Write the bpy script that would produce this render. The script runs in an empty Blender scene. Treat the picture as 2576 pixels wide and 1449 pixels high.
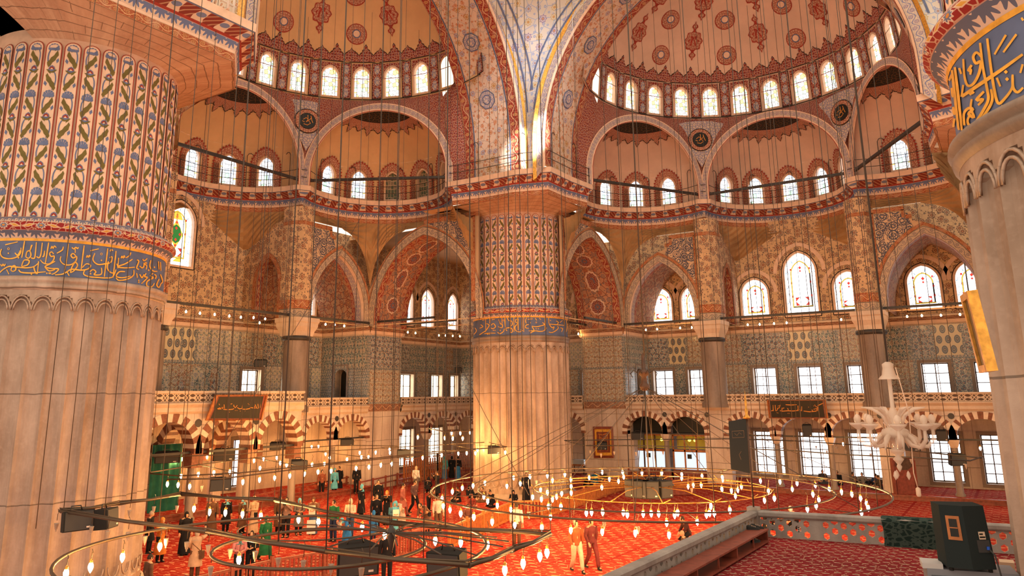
import bpy, math, random
from math import sin, cos, pi, radians, sqrt, atan2, hypot
from mathutils import Vector, Matrix
from mathutils.geometry import tessellate_polygon
random.seed(7)
sc = bpy.context.scene
COL = sc.collection
# ------------------------------------------------------------------ camera (solved from the photograph)
FPX = 1925.676; PITCH = .215833; ROLL = -.0087557; PPX = -37.588; PPY = -149.465
CAM = Vector((11.987, -28.352, 6.047))
FWH = Vector((-.5519, .8339, 0)).normalized(); RTH = Vector((FWH.y, -FWH.x, 0))
cam_d = bpy.data.cameras.new('camera'); cam = bpy.data.objects.new('camera', cam_d); COL.objects.link(cam)
_fw = FWH*cos(PITCH)+Vector((0, 0, sin(PITCH))); _up = -FWH*sin(PITCH)+Vector((0, 0, cos(PITCH)))
_r = RTH*cos(ROLL)+_up*sin(ROLL); _u = _up*cos(ROLL)-RTH*sin(ROLL)
cam.matrix_world = Matrix(((_r.x, _u.x, -_fw.x, CAM.x), (_r.y, _u.y, -_fw.y, CAM.y), (_r.z, _u.z, -_fw.z, CAM.z), (0, 0, 0, 1)))
cam_d.sensor_width = 36; cam_d.lens = FPX/2576*36
cam_d.shift_x = -PPX/2576; cam_d.shift_y = PPY/2576; cam_d.clip_start = .05; cam_d.clip_end = 500
sc.camera = cam
def ray(x, y):
    u = (x-1288-PPX)/FPX; v = (724.5+PPY-y)/FPX
    return _fw+_r*u+_u*v
def atz(x, y, z): d = ray(x, y); return CAM+d*((z-CAM.z)/d.z)
def atX(x, y, X): d = ray(x, y); return CAM+d*((X-CAM.x)/d.x)
def atY(x, y, Y): d = ray(x, y); return CAM+d*((Y-CAM.y)/d.y)
def atD(x, y, dist): d = ray(x, y); return CAM+d*(dist/hypot(d.x, d.y))
def atcyl(x, y, c, R, far=False):
    d = ray(x, y); n = hypot(d.x, d.y); d = d/n; ox, oy = CAM.x-c[0], CAM.y-c[1]
    b = ox*d.x+oy*d.y; k = b*b-(ox*ox+oy*oy-R*R)
    if k < 0: k = 0
    return CAM+d*(-b+(sqrt(k) if far else -sqrt(k)))
# ------------------------------------------------------------------ objects
def tag(o, label=None, cat=None, group=None, kind=None):
    if label: o['label'] = label
    if cat: o['category'] = cat
    if group: o['group'] = group
    if kind: o['kind'] = kind
    return o
def empty(name, loc=(0, 0, 0), rz=0, label=None, cat=None, group=None, kind=None):
    o = bpy.data.objects.new(name, None); COL.objects.link(o); o.location = loc; o.rotation_euler.z = rz
    o.empty_display_size = .2
    return tag(o, label, cat, group, kind)
def link(name, me, parent=None, loc=None, rz=None):
    o = bpy.data.objects.new(name, me); COL.objects.link(o)
    if parent is not None: o.parent = parent
    if loc is not None: o.location = loc
    if rz is not None: o.rotation_euler.z = rz
    return o
def copy_tree(o, parent=None, lamp=True):
    c = o.copy(); COL.objects.link(c); c.parent = parent
    for ch in list(o.children): copy_tree(ch, c)
    return c
class MB:
    def __init__(s): s.v = []; s.f = []; s.uv = []; s.m = []; s.sm = []
    def face(s, pts, uvs=None, mat=0, smooth=False):
        b = len(s.v); s.v.extend(tuple(p) for p in pts); s.f.append(tuple(range(b, b+len(pts))))
        s.uv.append(uvs or [(0, 0)]*len(pts)); s.m.append(mat); s.sm.append(smooth); return s
    def grid(s, fn, us, vs, uvf=None, mat=0, smooth=True, flip=False, matf=None):
        b = len(s.v); n = len(us); m = len(vs)
        for v in vs:
            for u in us: s.v.append(tuple(fn(u, v)))
        for j in range(m-1):
            for i in range(n-1):
                q = [(i, j), (i+1, j), (i+1, j+1), (i, j+1)]
                if flip: q = q[::-1]
                s.f.append(tuple(b+jj*n+ii for ii, jj in q))
                s.uv.append([(uvf(us[ii], vs[jj]) if uvf else (us[ii], vs[jj])) for ii, jj in q])
                s.m.append(matf(i, j) if matf else mat); s.sm.append(smooth)
        return s
    def box(s, c, d, mat=0, rz=0, uvs=1.0, M=None):
        cx, cy, cz = c; hx, hy, hz = d[0]/2, d[1]/2, d[2]/2; cr, sr = cos(rz), sin(rz)
        def T(x, y, z):
            if M is not None: return M @ Vector((x+0, y+0, z+0))+Vector(c)
            return (cx+x*cr-y*sr, cy+x*sr+y*cr, cz+z)
        for ax, sg in ((0, 1), (0, -1), (1, 1), (1, -1), (2, 1), (2, -1)):
            h = [hx, hy, hz]; a, b = [(1, 2), (2, 0), (0, 1)][ax]
            qs = [(-1, -1), (1, -1), (1, 1), (-1, 1)]
            if sg < 0: qs = qs[::-1]
            ps, uv = [], []
            for p, q in qs:
                v = [0, 0, 0]; v[ax] = sg*h[ax]; v[a] = p*h[a]; v[b] = q*h[b]; ps.append(T(*v))
                uv.append((v[0]+v[1], v[2]) if ax < 2 else (v[0], v[1]))
            s.face(ps, uv, mat)
        return s
    def tube(s, pts, r, n=6, mat=0, closed=False, caps=True, smooth=True):
        pts = [Vector(p) for p in pts]; N = len(pts); rr = r if isinstance(r, (list, tuple)) else [r]*N
        b = len(s.v); up = None; L = 0; prev = None
        ds = []
        for i in range(N):
            a = pts[(i-1) % N] if (closed or i > 0) else pts[i]; c = pts[(i+1) % N] if (closed or i < N-1) else pts[i]
            d = c-a; ds.append(d.normalized() if d.length > 1e-9 else Vector((0, 0, 1)))
        for i in range(N):
            d = ds[i]
            if up is None:
                up = Vector((0, 0, 1)) if abs(d.z) < .9 else Vector((1, 0, 0))
            x = d.cross(up)
            if x.length < 1e-6: x = d.cross(Vector((1, 0, 0)))
            x.normalize(); up = x.cross(d).normalized()
            for k in range(n):
                a = 2*pi*k/n; s.v.append(tuple(pts[i]+x*(rr[i]*cos(a))+up*(rr[i]*sin(a))))
        for i in range(N if closed else N-1):
            j = (i+1) % N
            for k in range(n):
                l = (k+1) % n; s.f.append((b+i*n+k, b+i*n+l, b+j*n+l, b+j*n+k)); s.uv.append([(k/n, i), (l/n, i), (l/n, i+1), (k/n, i+1)])
                s.m.append(mat); s.sm.append(smooth)
        if caps and not closed:
            s.f.append(tuple(b+k for k in range(n))[::-1]); s.uv.append([(0, 0)]*n); s.m.append(mat); s.sm.append(False)
            s.f.append(tuple(b+(N-1)*n+k for k in range(n))); s.uv.append([(0, 0)]*n); s.m.append(mat); s.sm.append(False)
        return s
    def lathe(s, prof, n=16, c=(0, 0, 0), mat=0, smooth=True, uvr=None, matf=None):
        us = [2*pi*i/n for i in range(n+1)]; R = uvr or max(p[0] for p in prof)
        ls = [0]
        for a, b in zip(prof, prof[1:]): ls.append(ls[-1]+hypot(b[0]-a[0], b[1]-a[1]))
        return s.grid(lambda u, k: (c[0]+prof[k][0]*cos(u), c[1]+prof[k][0]*sin(u), c[2]+prof[k][1]), us, list(range(len(prof))),
                      lambda u, k: (u*R, prof[k][1]), mat, smooth, matf=matf)
    def poly(s, outer, holes, fn, mat=0, uvf=None):
        """planar region in 2d (outer loop and hole loops) mapped to 3d by fn(p, q)"""
        loops = [[Vector((p[0], p[1], 0)) for p in L] for L in [outer]+list(holes)]
        flat = [p for L in loops for p in L]; b = len(s.v)
        for p in flat: s.v.append(tuple(fn(p.x, p.y)))
        for t in tessellate_polygon(loops):
            A, B, Cc = (flat[i] for i in t)
            if (B.x-A.x)*(Cc.y-A.y)-(B.y-A.y)*(Cc.x-A.x) < 0: t = (t[0], t[2], t[1])
            s.f.append(tuple(b+i for i in t)); s.uv.append([(uvf(flat[i].x, flat[i].y) if uvf else (flat[i].x, flat[i].y)) for i in t]); s.m.append(mat); s.sm.append(False)
        return s
    def strip(s, loop, fn0, fn1, mat=0, closed=True, uvw=1.0, smooth=False):
        """reveal: joins a 2d loop drawn by fn0 to the same loop drawn by fn1"""
        n = len(loop); L = 0
        for i in range(n if closed else n-1):
            p, q = loop[i], loop[(i+1) % n]; d = hypot(q[0]-p[0], q[1]-p[1])
            s.face([fn0(*p), fn0(*q), fn1(*q), fn1(*p)], [(L, 0), (L+d, 0), (L+d, uvw), (L, uvw)], mat, smooth); L += d
        return s
    def ribbon(s, pts, w, fn, mat=0):
        """flat stroke along 2d points, width w (number or list), mapped by fn"""
        N = len(pts); ww = w if isinstance(w, (list, tuple)) else [w]*N; l, r = [], []
        for i in range(N):
            a = pts[max(i-1, 0)]; c = pts[min(i+1, N-1)]; dx, dy = c[0]-a[0], c[1]-a[1]; d = hypot(dx, dy) or 1
            nx, ny = -dy/d*ww[i]/2, dx/d*ww[i]/2; l.append((pts[i][0]+nx, pts[i][1]+ny)); r.append((pts[i][0]-nx, pts[i][1]-ny))
        for i in range(N-1):
            s.face([fn(*r[i]), fn(*r[i+1]), fn(*l[i+1]), fn(*l[i])], None, mat)
        return s
    def mesh(s, name, mats):
        me = bpy.data.meshes.new(name); me.from_pydata(s.v, [], s.f)
        ul = me.uv_layers.new(name='uv')
        ul.data.foreach_set('uv', [c for q in s.uv for p in q for c in p])
        for m in (mats if isinstance(mats, (list, tuple)) else [mats]): me.materials.append(m)
        me.polygons.foreach_set('material_index', s.m); me.polygons.foreach_set('use_smooth', s.sm)
        me.update(); return me
    def build(s, name, mats, parent=None, loc=None, rz=None, weld=False):
        me = s.mesh(name, mats)
        return link(name, me, parent, loc, rz)
def lin(a, b, n): return [a+(b-a)*i/n for i in range(n+1)]
def arch2d(cx, z0, hw, zs, zc, n=10, bottom=True, hw2=None):
    """pointed arch outline, counter-clockwise from bottom right: half width hw, spring zs, crown zc"""
    h = zc-zs
    # arcs centred at (cx -/+ e, zs): radius hw+e reaches h above the axis
    if h > hw: e = (h*h-hw*hw)/(2*hw); R = hw+e; A = atan2(h, e)
    right = []
    if h > hw+1e-6:
        for i in range(n+1): a = A*i/n; right.append((cx-e+R*cos(a), zs+R*sin(a)))
    else:
        for i in range(n+1): a = pi/2*i/n; right.append((cx+hw*cos(a), zs+h*sin(a)))
    left = [(2*cx-p[0], p[1]) for p in right[::-1][1:]]
    pts = right+left
    if bottom and z0 < zs-1e-6: pts = [(cx+hw, z0)]+pts+[(cx-hw, z0)]
    return pts
def rect2d(x0, z0, x1, z1): return [(x0, z0), (x1, z0), (x1, z1), (x0, z1)]
def offs(loop, d):
    n = len(loop); out = []
    for i in range(n):
        a, b, c = loop[i-1], loop[i], loop[(i+1) % n]
        e1 = (b[0]-a[0], b[1]-a[1]); e2 = (c[0]-b[0], c[1]-b[1]); l1 = hypot(*e1) or 1; l2 = hypot(*e2) or 1
        n1 = (e1[1]/l1, -e1[0]/l1); n2 = (e2[1]/l2, -e2[0]/l2); mx, my = n1[0]+n2[0], n1[1]+n2[1]; k = 1+n1[0]*n2[0]+n1[1]*n2[1]
        k = max(k, .35); out.append((b[0]+mx*d/k, b[1]+my*d/k))
    return out
# ------------------------------------------------------------------ materials: a tiny expression layer over shader nodes
class X:
    def __init__(s, m, k): s.m = m; s.k = k
    def _b(s, o, op, rev=False):
        a, b = (o, s) if rev else (s, o); return s.m.math(op, a, b)
    def __add__(s, o): return s._b(o, 'ADD')
    def __radd__(s, o): return s._b(o, 'ADD')
    def __sub__(s, o): return s._b(o, 'SUBTRACT')
    def __rsub__(s, o): return s._b(o, 'SUBTRACT', True)
    def __mul__(s, o): return s._b(o, 'MULTIPLY')
    def __rmul__(s, o): return s._b(o, 'MULTIPLY')
    def __truediv__(s, o): return s._b(o, 'DIVIDE')
    def __lt__(s, o): return s._b(o, 'LESS_THAN')
    def __gt__(s, o): return s._b(o, 'GREATER_THAN')
class Mat:
    def __init__(s, name, rough=.7, spec=.3, metal=0):
        s.mat = bpy.data.materials.new(name); s.mat.use_nodes = True; s.t = s.mat.node_tree; s.n = s.t.nodes; s.n.clear()
        s.out = s.n.new('ShaderNodeOutputMaterial'); s.p = s.n.new('ShaderNodeBsdfPrincipled')
        s.t.links.new(s.p.outputs[0], s.out.inputs[0])
        s.p.inputs['Roughness'].default_value = rough; s.p.inputs['Specular IOR Level'].default_value = spec; s.p.inputs['Metallic'].default_value = metal
        s._uv = None; s._ob = None
    def put(s, sock, val):
        if isinstance(val, X): s.t.links.new(val.k, sock)
        elif isinstance(val, (tuple, list)): sock.default_value = tuple(val)+((1,) if len(val) == 3 and len(sock.default_value) == 4 else ())
        else: sock.default_value = val
    def math(s, op, a, b=None, c=None):
        nd = s.n.new('ShaderNodeMath'); nd.operation = op; s.put(nd.inputs[0], a)
        if b is not None: s.put(nd.inputs[1], b)
        if c is not None: s.put(nd.inputs[2], c)
        return X(s, nd.outputs[0])
    def f(s, op, a, b=None): return s.math({'abs': 'ABSOLUTE', 'arctan2': 'ARCTAN2'}.get(op, op.upper()), a, b)
    def uv(s):
        if s._uv is None:
            u = s.n.new('ShaderNodeUVMap'); u.uv_map = 'uv'; sp = s.n.new('ShaderNodeSeparateXYZ'); s.t.links.new(u.outputs[0], sp.inputs[0])
            s._uv = (X(s, sp.outputs[0]), X(s, sp.outputs[1]), X(s, u.outputs[0]))
        return s._uv
    def obj(s):
        if s._ob is None: s._ob = X(s, s.n.new('ShaderNodeTexCoord').outputs['Object'])
        return s._ob
    def rnd(s): return X(s, s.n.new('ShaderNodeObjectInfo').outputs['Random'])
    def vec(s, a, b, c=0):
        nd = s.n.new('ShaderNodeCombineXYZ')
        for i, v in enumerate((a, b, c)): s.put(nd.inputs[i], v)
        return X(s, nd.outputs[0])
    def mix(s, fac, a, b):
        nd = s.n.new('ShaderNodeMix'); nd.data_type = 'RGBA'
        s.put(nd.inputs[0], fac); s.put(nd.inputs[6], a); s.put(nd.inputs[7], b); return X(s, nd.outputs[2])
    def noise(s, v, scale, detail=2, rough=.5):
        nd = s.n.new('ShaderNodeTexNoise'); s.put(nd.inputs['Vector'], v); nd.inputs['Scale'].default_value = scale; nd.inputs['Detail'].default_value = detail
        nd.inputs['Roughness'].default_value = rough; return X(s, nd.outputs[0])
    def vor(s, v, scale, feat='F1', rand=1.0, dim='2D'):
        nd = s.n.new('ShaderNodeTexVoronoi'); nd.voronoi_dimensions = dim; nd.feature = feat; s.put(nd.inputs['Vector'], v)
        nd.inputs['Scale'].default_value = scale; nd.inputs['Randomness'].default_value = rand
        return nd
    def ramp(s, x, lo, hi):
        nd = s.n.new('ShaderNodeMapRange'); s.put(nd.inputs[0], x); nd.inputs[1].default_value = lo; nd.inputs[2].default_value = hi; return X(s, nd.outputs[0])
    def base(s, c): s.put(s.p.inputs['Base Color'], c); return s
    def bump(s, h, dist=.02, strength=.5):
        nd = s.n.new('ShaderNodeBump'); nd.inputs['Distance'].default_value = dist; nd.inputs['Strength'].default_value = strength
        s.put(nd.inputs['Height'], h); s.t.links.new(nd.outputs[0], s.p.inputs['Normal']); return s
    def emit(s, c, k):
        s.put(s.p.inputs['Emission Color'], c); s.put(s.p.inputs['Emission Strength'], k); return s
    # --- pattern pieces
    def flower(s, u, v, scale, rand=.45, petals=8, r=.30, seedoff=0.0):
        """scattered rosettes: returns masks (disc, ring, eye, random, stems)"""
        P = s.vec(u*scale+seedoff, v*scale, 0)
        nd = s.vor(P, 1.0, 'F1', rand); pos = s.n.new('ShaderNodeVectorMath'); pos.operation = 'SUBTRACT'
        s.t.links.new(P.k, pos.inputs[0]); s.t.links.new(nd.outputs['Position'], pos.inputs[1])
        sp = s.n.new('ShaderNodeSeparateXYZ'); s.t.links.new(pos.outputs[0], sp.inputs[0])
        ang = s.math('ARCTAN2', X(s, sp.outputs[1]), X(s, sp.outputs[0])); d = X(s, nd.outputs['Distance'])
        col = s.n.new('ShaderNodeSeparateColor'); s.t.links.new(nd.outputs['Color'], col.inputs[0]); rn = X(s, col.outputs[0])
        rad = (s.f('cosine', ang*petals)*.14+.86)*(rn*.5+.6)*r
        disc = d < rad; q = d/rad; ring = s.f('compare', q, .62); ring.k.node.inputs[2].default_value = .10; eye = q < .28
        return disc, ring, eye, rn, d
    def stems(s, u, v, scale, w=.05, rand=.9, off=3.3):
        nd = s.vor(s.vec(u*scale+off, v*scale, 0), 1.0, 'DISTANCE_TO_EDGE', rand); return X(s, nd.outputs['Distance']) < w
    def frac(s, x): return s.f('fract', x)
    def ring_dist(s, u, v): return s.f('sqrt', u*u+v*v)
def flat(name, c, rough=.7, spec=.3, metal=0, var=.0, vscale=3.0, rnd=0.0):
    m = Mat(name, rough, spec, metal); col = c
    if var: col = m.mix(m.ramp(m.noise(m.obj(), vscale, 3), .3, .7), tuple(x*(1-var) for x in c), tuple(min(1, x*(1+var)) for x in c))
    m.base(col); return m.mat
def S(r, g, b): return tuple(((x/255+.055)/1.055)**2.4 if x > 10 else x/255/12.92 for x in (r, g, b))
M = {}
CREAM = (.68, .48, .33); CREAM2 = (.72, .50, .36); RED = (.30, .035, .02); RED2 = (.42, .06, .025); BLUE = (.10, .13, .26); GREY = (.14, .13, .16); OLIVE = (.16, .13, .05); GOLD = (.62, .32, .05)
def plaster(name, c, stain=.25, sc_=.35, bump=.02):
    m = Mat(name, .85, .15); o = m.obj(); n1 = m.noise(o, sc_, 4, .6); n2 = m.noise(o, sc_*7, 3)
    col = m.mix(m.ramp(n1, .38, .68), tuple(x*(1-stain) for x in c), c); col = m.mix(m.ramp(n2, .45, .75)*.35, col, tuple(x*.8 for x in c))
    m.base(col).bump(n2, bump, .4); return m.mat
M['plaster'] = plaster('plaster_tan', (.66, .43, .25))
M['plaster_pink'] = plaster('plaster_rose', (.70, .49, .37), .16)
M['plaster_amber'] = plaster('plaster_amber', (.68, .43, .22), .16)
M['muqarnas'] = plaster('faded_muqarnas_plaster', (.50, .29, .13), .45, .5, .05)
def marble(name, c, dark, vein=.5, joints=None, rough=.45):
    m = Mat(name, rough, .35); u, v, uvv = m.uv(); o = m.obj()
    n1 = m.noise(m.vec(u*.6, v*.18, 0), 1.6, 5, .62); n2 = m.noise(o, 9, 3)
    n3 = m.noise(m.vec(u*2.2, v*.22, 4), 2.2, 3, .6)
    col = m.mix(m.ramp(n1, .36, .66), dark, c); col = m.mix(m.ramp(n3, .5, .72)*vein, col, tuple(x*.55 for x in c)); col = m.mix(m.ramp(n2, .5, .8)*.25, col, tuple(min(1, x*1.15) for x in c))
    h = n2
    if joints:
        ju, jv = joints
        w = m.noise(m.vec(u, v, 0), 1.3, 2)*.12
        a = m.f('abs', m.frac((v+w)/jv)-.5) > (.5-.018/jv)
        if ju:
            sh = m.f('floor', v/jv)*.37; b = m.f('abs', m.frac(u/ju+sh)-.5) > (.5-.012/ju); a = m.f('maximum', a, b)
        col = m.mix(a*.75, col, tuple(x*.35 for x in dark)); h = n2-a*2.0
    m.base(col).bump(h, .015, .5); return m.mat
M['marble'] = marble('pier_marble', (.50, .37, .29), (.27, .18, .125), .5, (None, 3.15))
M['marble_wall'] = marble('revetment_marble', (.62, .50, .41), (.44, .32, .25), .35, (1.5, 1.6))
M['marble_pale'] = marble('pale_marble', (.66, .52, .40), (.50, .37, .27), .25)
M['marble_grey'] = marble('grey_marble', (.36, .33, .30), (.20, .18, .165), .4)
M['marble_dark'] = marble('column_marble', (.30, .22, .17), (.17, .12, .09), .5)
M['porphyry'] = flat('red_stone', (.20, .075, .04), .6, var=.25, vscale=8)
M['whitestone'] = flat('cream_stone', (.66, .52, .40), .7, var=.12, vscale=5)
M['roundel'] = flat('dark_green_stone', (.05, .04, .035), .35)
M['iron'] = flat('black_iron', (.035, .03, .027), .5, .4, var=.2)
M['iron_lit'] = flat('lamplit_iron', (.10, .07, .045), .45, .4, .5)  # lit copy of the black iron: lamplight put into a paler, warmer colour
M['wire'] = flat('steel_wire', (.075, .055, .042), .6, .3)
M['black'] = flat('speaker_black', (.018, .018, .017), .75, .25)
M['black_soft'] = flat('speaker_carpet', (.022, .03, .031), .95, .1)
M['grille'] = flat('grille_grey', (.05, .05, .05), .7)
M['wood_red'] = flat('red_brown_wood', (.20, .045, .025), .45, .4, var=.3, vscale=6)
M['wood_orange'] = flat('orange_varnished_wood', (.36, .12, .03), .4, .4, var=.3, vscale=6)
M['wood_dark'] = flat('dark_wood', (.075, .035, .018), .5, .4, var=.3, vscale=6)
M['gold'] = flat('gilding', (.62, .30, .05), .35, .5, .65, var=.3, vscale=12)
M['goldpaint'] = flat('gold_leaf_lettering', (.72, .36, .045), .5, .4, .15, var=.2, vscale=6)
M['orangepaint'] = flat('orange_gold_lettering', (.62, .24, .04), .5, .3)
M['blackboard'] = flat('black_panel', (.012, .012, .010), .4)
M['bluepaint'] = flat('slate_blue_paint', (.10, .125, .22), .7, var=.18, vscale=2)
M['redpaint'] = flat('oxide_red_paint', RED, .75, var=.2)
M['black_line'] = flat('black_outline', (.03, .018, .012), .8)
M['creampaint'] = flat('cream_paint', CREAM2, .8, var=.1)
M['greypaint'] = flat('blue_grey_paint', (.13, .14, .20), .8, var=.15)
M['olivepaint'] = flat('olive_paint', (.15, .115, .03), .8, var=.15)
M['pinkline'] = flat('pink_rib_paint', (.58, .36, .25), .8, var=.15, vscale=2)
M['stain'] = flat('bare_brown_patch', (.25, .15, .085), .9, var=.25, vscale=2)
M['glass'] = None
def vine(name, bg, vinec, fl, eye, scale=1.0, amp=.22, per=1.1):
    """band pattern: u along (metres), v across 0..1"""
    m = Mat(name, .75, .2); u, v, _ = m.uv(); w = v-.5; k = 2*pi/per
    y = m.f('sine', u*k)*amp; d1 = m.f('abs', w-y) < .045
    fu = m.frac(u/(per/2))-.5; sg = m.f('sine', u*k)
    # flowers sit in the hollows of the scroll
    fy = w+m.f('sign', m.f('sine', u*k))*.16; fx = (m.frac(u/(per/2))-.5)*(per/2)*2.2
    r = m.ring_dist(fx, fy); ang = m.f('arctan2', fy, fx); rad = m.f('cosine', ang*8)*.035+.19
    a = r < rad; b = r < rad*.68; c = r < .06
    lf = m.stems(u, v, 5.0, .06)
    edge = m.f('abs', w) > .44
    col = m.mix(lf*.55, bg, vinec); col = m.mix(d1, col, vinec); col = m.mix(a, col, fl); col = m.mix(b, col, bg); col = m.mix(b*(r > .11), col, eye); col = m.mix(c, col, fl)
    col = m.mix(edge, col, vinec); col = m.mix(m.f('abs', w) > .475, col, (.04, .02, .015))
    n = m.noise(m.obj(), 2.5, 3); col = m.mix(m.ramp(n, .5, .75)*.4, col, tuple(x*.8 for x in CREAM)); m.base(col); return m.mat
M['vine_red'] = vine('red_scroll_border', (.26, .03, .02), (.60, .36, .20), (.62, .40, .16), (.40, .14, .04))
M['vine_orange'] = vine('orange_scroll_border', (.30, .07, .03), (.60, .34, .16), (.50, .26, .10), (.20, .10, .05), per=.7)
M['vine_brown'] = vine('brown_scroll_border', (.22, .085, .05), (.55, .34, .20), (.20, .13, .10), (.45, .2, .1), per=.8)
M['vine_grey'] = vine('grey_rosette_border', (.52, .38, .26), (.17, .15, .15), (.17, .16, .18), (.30, .20, .14), per=.75, amp=.2)
M['vine_blue'] = vine('blue_scroll_border', (.55, .42, .32), (.16, .17, .30), (.16, .18, .33), (.45, .15, .06), per=.6)
def floral(name, bg, cols, scale=1.5, r=.33, stem=(.2, .17, .17), sw=.045, petals=8, rand=.5, second=None, eye=(.5, .25, .1), curl=None):
    m = Mat(name, .8, .2); u, v, _ = m.uv()
    n = m.noise(m.obj(), .8, 3)
    col = m.mix(m.ramp(n, .4, .7), tuple(x*.86 for x in bg), bg)
    st = m.stems(u, v, scale*1.25, sw); col = m.mix(st, col, stem)
    if second:
        d, rg, ey, rn, _d = m.flower(u, v, scale*1.9, .9, 5, .24, 5.7); col = m.mix(d, col, second); col = m.mix(ey, col, bg)
    if curl:
        for sc_, of in ((scale*.75, 9.1), (scale*1.15, 2.2)):
            nd = m.vor(m.vec(u*sc_+of, v*sc_, 0), 1.0, 'F1', .75); D = X(m, nd.outputs[0]); k1 = m.f('abs', D-.40) < .045; k2 = m.f('abs', D-.18) < .04; col = m.mix(m.f('maximum', k1, k2), col, curl)
    d, rg, ey, rn, _d = m.flower(u, v, scale, rand, petals, r)
    c = cols[0]
    if len(cols) > 1: c = m.mix(rn > .5, cols[0], cols[1])
    if len(cols) > 2: c = m.mix(rn > .78, c, cols[2])
    col = m.mix(d, col, c); col = m.mix(d*rg, col, bg); col = m.mix(d*ey, col, eye)
    m.base(col); return m.mat
M['flor_grey'] = floral('grey_rose_painting', (.66, .44, .25), [(.12, .095, .09), (.19, .10, .07)], 1.9, .46, (.30, .20, .13), .018, second=(.14, .11, .09), rand=.8, eye=(.45, .2, .1))
M['flor_arab'] = floral('blue_grey_arabesque', (.66, .46, .29), [(.085, .09, .12)], 2.0, .22, (.6, .42, .27), .01, second=(.075, .08, .115), curl=(.08, .085, .12), eye=(.085, .09, .12))
M['flor_arch'] = floral('polychrome_blossoms', (.66, .50, .38), [(.42, .12, .03), (.17, .20, .34), (.36, .20, .06)], 1.55, .30, (.30, .25, .22), .022, second=(.45, .17, .07), rand=.75)
M['flor_pend'] = floral('pale_blue_blossoms', (.60, .54, .47), [(.22, .26, .42), (.45, .34, .16), (.26, .20, .34)], 1.3, .30, (.30, .36, .50), .03, second=(.28, .33, .48))
M['flor_red'] = floral('red_ground_blossoms', (.52, .26, .15), [(.30, .05, .03), (.13, .12, .14)], 1.6, .34, (.20, .06, .04), .04, second=(.16, .12, .12))
M['flor_rust'] = floral('rust_leaf_painting', (.45, .25, .13), [(.12, .085, .075), (.20, .06, .03)], 1.5, .40, (.25, .06, .03), .05, second=(.15, .09, .07))
M['red_lattice'] = floral('red_arabesque', (.24, .035, .022), [(.50, .29, .18)], 4.5, .22, (.52, .30, .19), .085, second=(.14, .15, .25), eye=(.25, .03, .02))
M['red_lattice2'] = floral('red_arabesque_fine', (.55, .33, .22), [(.27, .05, .03)], 5.0, .26, (.27, .05, .03), .09, second=(.28, .05, .03), eye=(.55, .33, .2))
M['blue_lattice'] = floral('blue_white_arabesque', (.58, .46, .36), [(.15, .17, .32)], 4.0, .26, (.14, .16, .30), .07, second=(.15, .17, .33))
M['dark_lattice'] = floral('dark_green_script_ground', (.028, .028, .02), [(.05, .03, .015)], 2.2, .15, (.20, .085, .03), .035)
def tiles(name, bg, c1, c2, c3, su=2.0, sv=2.0, stag=True, petals=6, white=.16, border=True):
    """glazed wall tiles: staggered rosettes with leaves between, grout lines"""
    m = Mat(name, .22, .5); u, v, _ = m.uv(); a = u*su; b = v*sv
    if stag: a = a+m.f('modulo', m.f('floor', b), 2.0)*.5
    x = m.frac(a)-.5; y = m.frac(b)-.5; r = m.ring_dist(x, y); t = m.f('arctan2', y, x)
    rad = m.f('cosine', t*petals)*.07+.27; d = r < rad; e = r < .13; k = r < .06
    lx = m.frac(a+.5)-.5; ly = m.frac(b+.5)-.5; r2 = m.f('abs', lx)*1.5+m.f('abs', ly); lf = r2 < .27; l2 = r2 < .12
    n = m.vor(m.vec(u*su*2.6, v*sv*2.6, 0), 1.0, 'F1', .8); sp = X(m, n.outputs['Distance']) < .26
    st = m.stems(u, v, su*1.6, .07)
    col = m.mix(sp*.8, bg, c3); col = m.mix(st*.85, col, (.55, .49, .38)); col = m.mix(lf, col, c2); col = m.mix(l2, col, (.55, .48, .38)); col = m.mix(d, col, (.58, .50, .39)); col = m.mix(r < rad*.72, col, c1); col = m.mix(e, col, (.55, .46, .35)); col = m.mix(k, col, c2)
    g = m.f('maximum', m.f('abs', m.frac(u/.42)-.5), m.f('abs', m.frac(v/.42)-.5)) > .485
    col = m.mix(g*.5, col, (.12, .11, .11)); m.base(col)
    nn = m.noise(m.vec(u*1.5, v*1.5, 0), 1.5, 2); m.put(m.p.inputs['Roughness'], m.ramp(nn, .3, .7)*.25+.12)
    m.bump(nn, .03, .12); return m.mat
M['tile_a'] = tiles('tile_blue_rosette', (.115, .135, .16), (.06, .085, .16), (.22, .06, .035), (.30, .29, .25), 2.1, 2.4)
M['tile_b'] = tiles('tile_tan_rosette', (.36, .27, .18), (.075, .10, .13), (.25, .07, .035), (.13, .15, .14), 2.3, 2.6)
M['tile_c'] = tiles('tile_green_spray', (.10, .13, .14), (.20, .09, .06), (.12, .20, .19), (.38, .34, .26), 3.0, 2.0, petals=4)
M['tile_d'] = tiles('tile_white_palmette', (.48, .40, .29), (.09, .13, .24), (.10, .17, .18), (.20, .20, .22), 2.6, 1.8, petals=5)
M['tile_e'] = tiles('tile_rust_lattice', (.30, .19, .12), (.08, .09, .13), (.32, .10, .05), (.12, .12, .12), 2.6, 2.0, False, 4)
M['tile_border'] = tiles('tile_border_slate', (.085, .105, .13), (.15, .10, .10), (.10, .16, .17), (.20, .21, .21), 5.0, 5.0)
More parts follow.
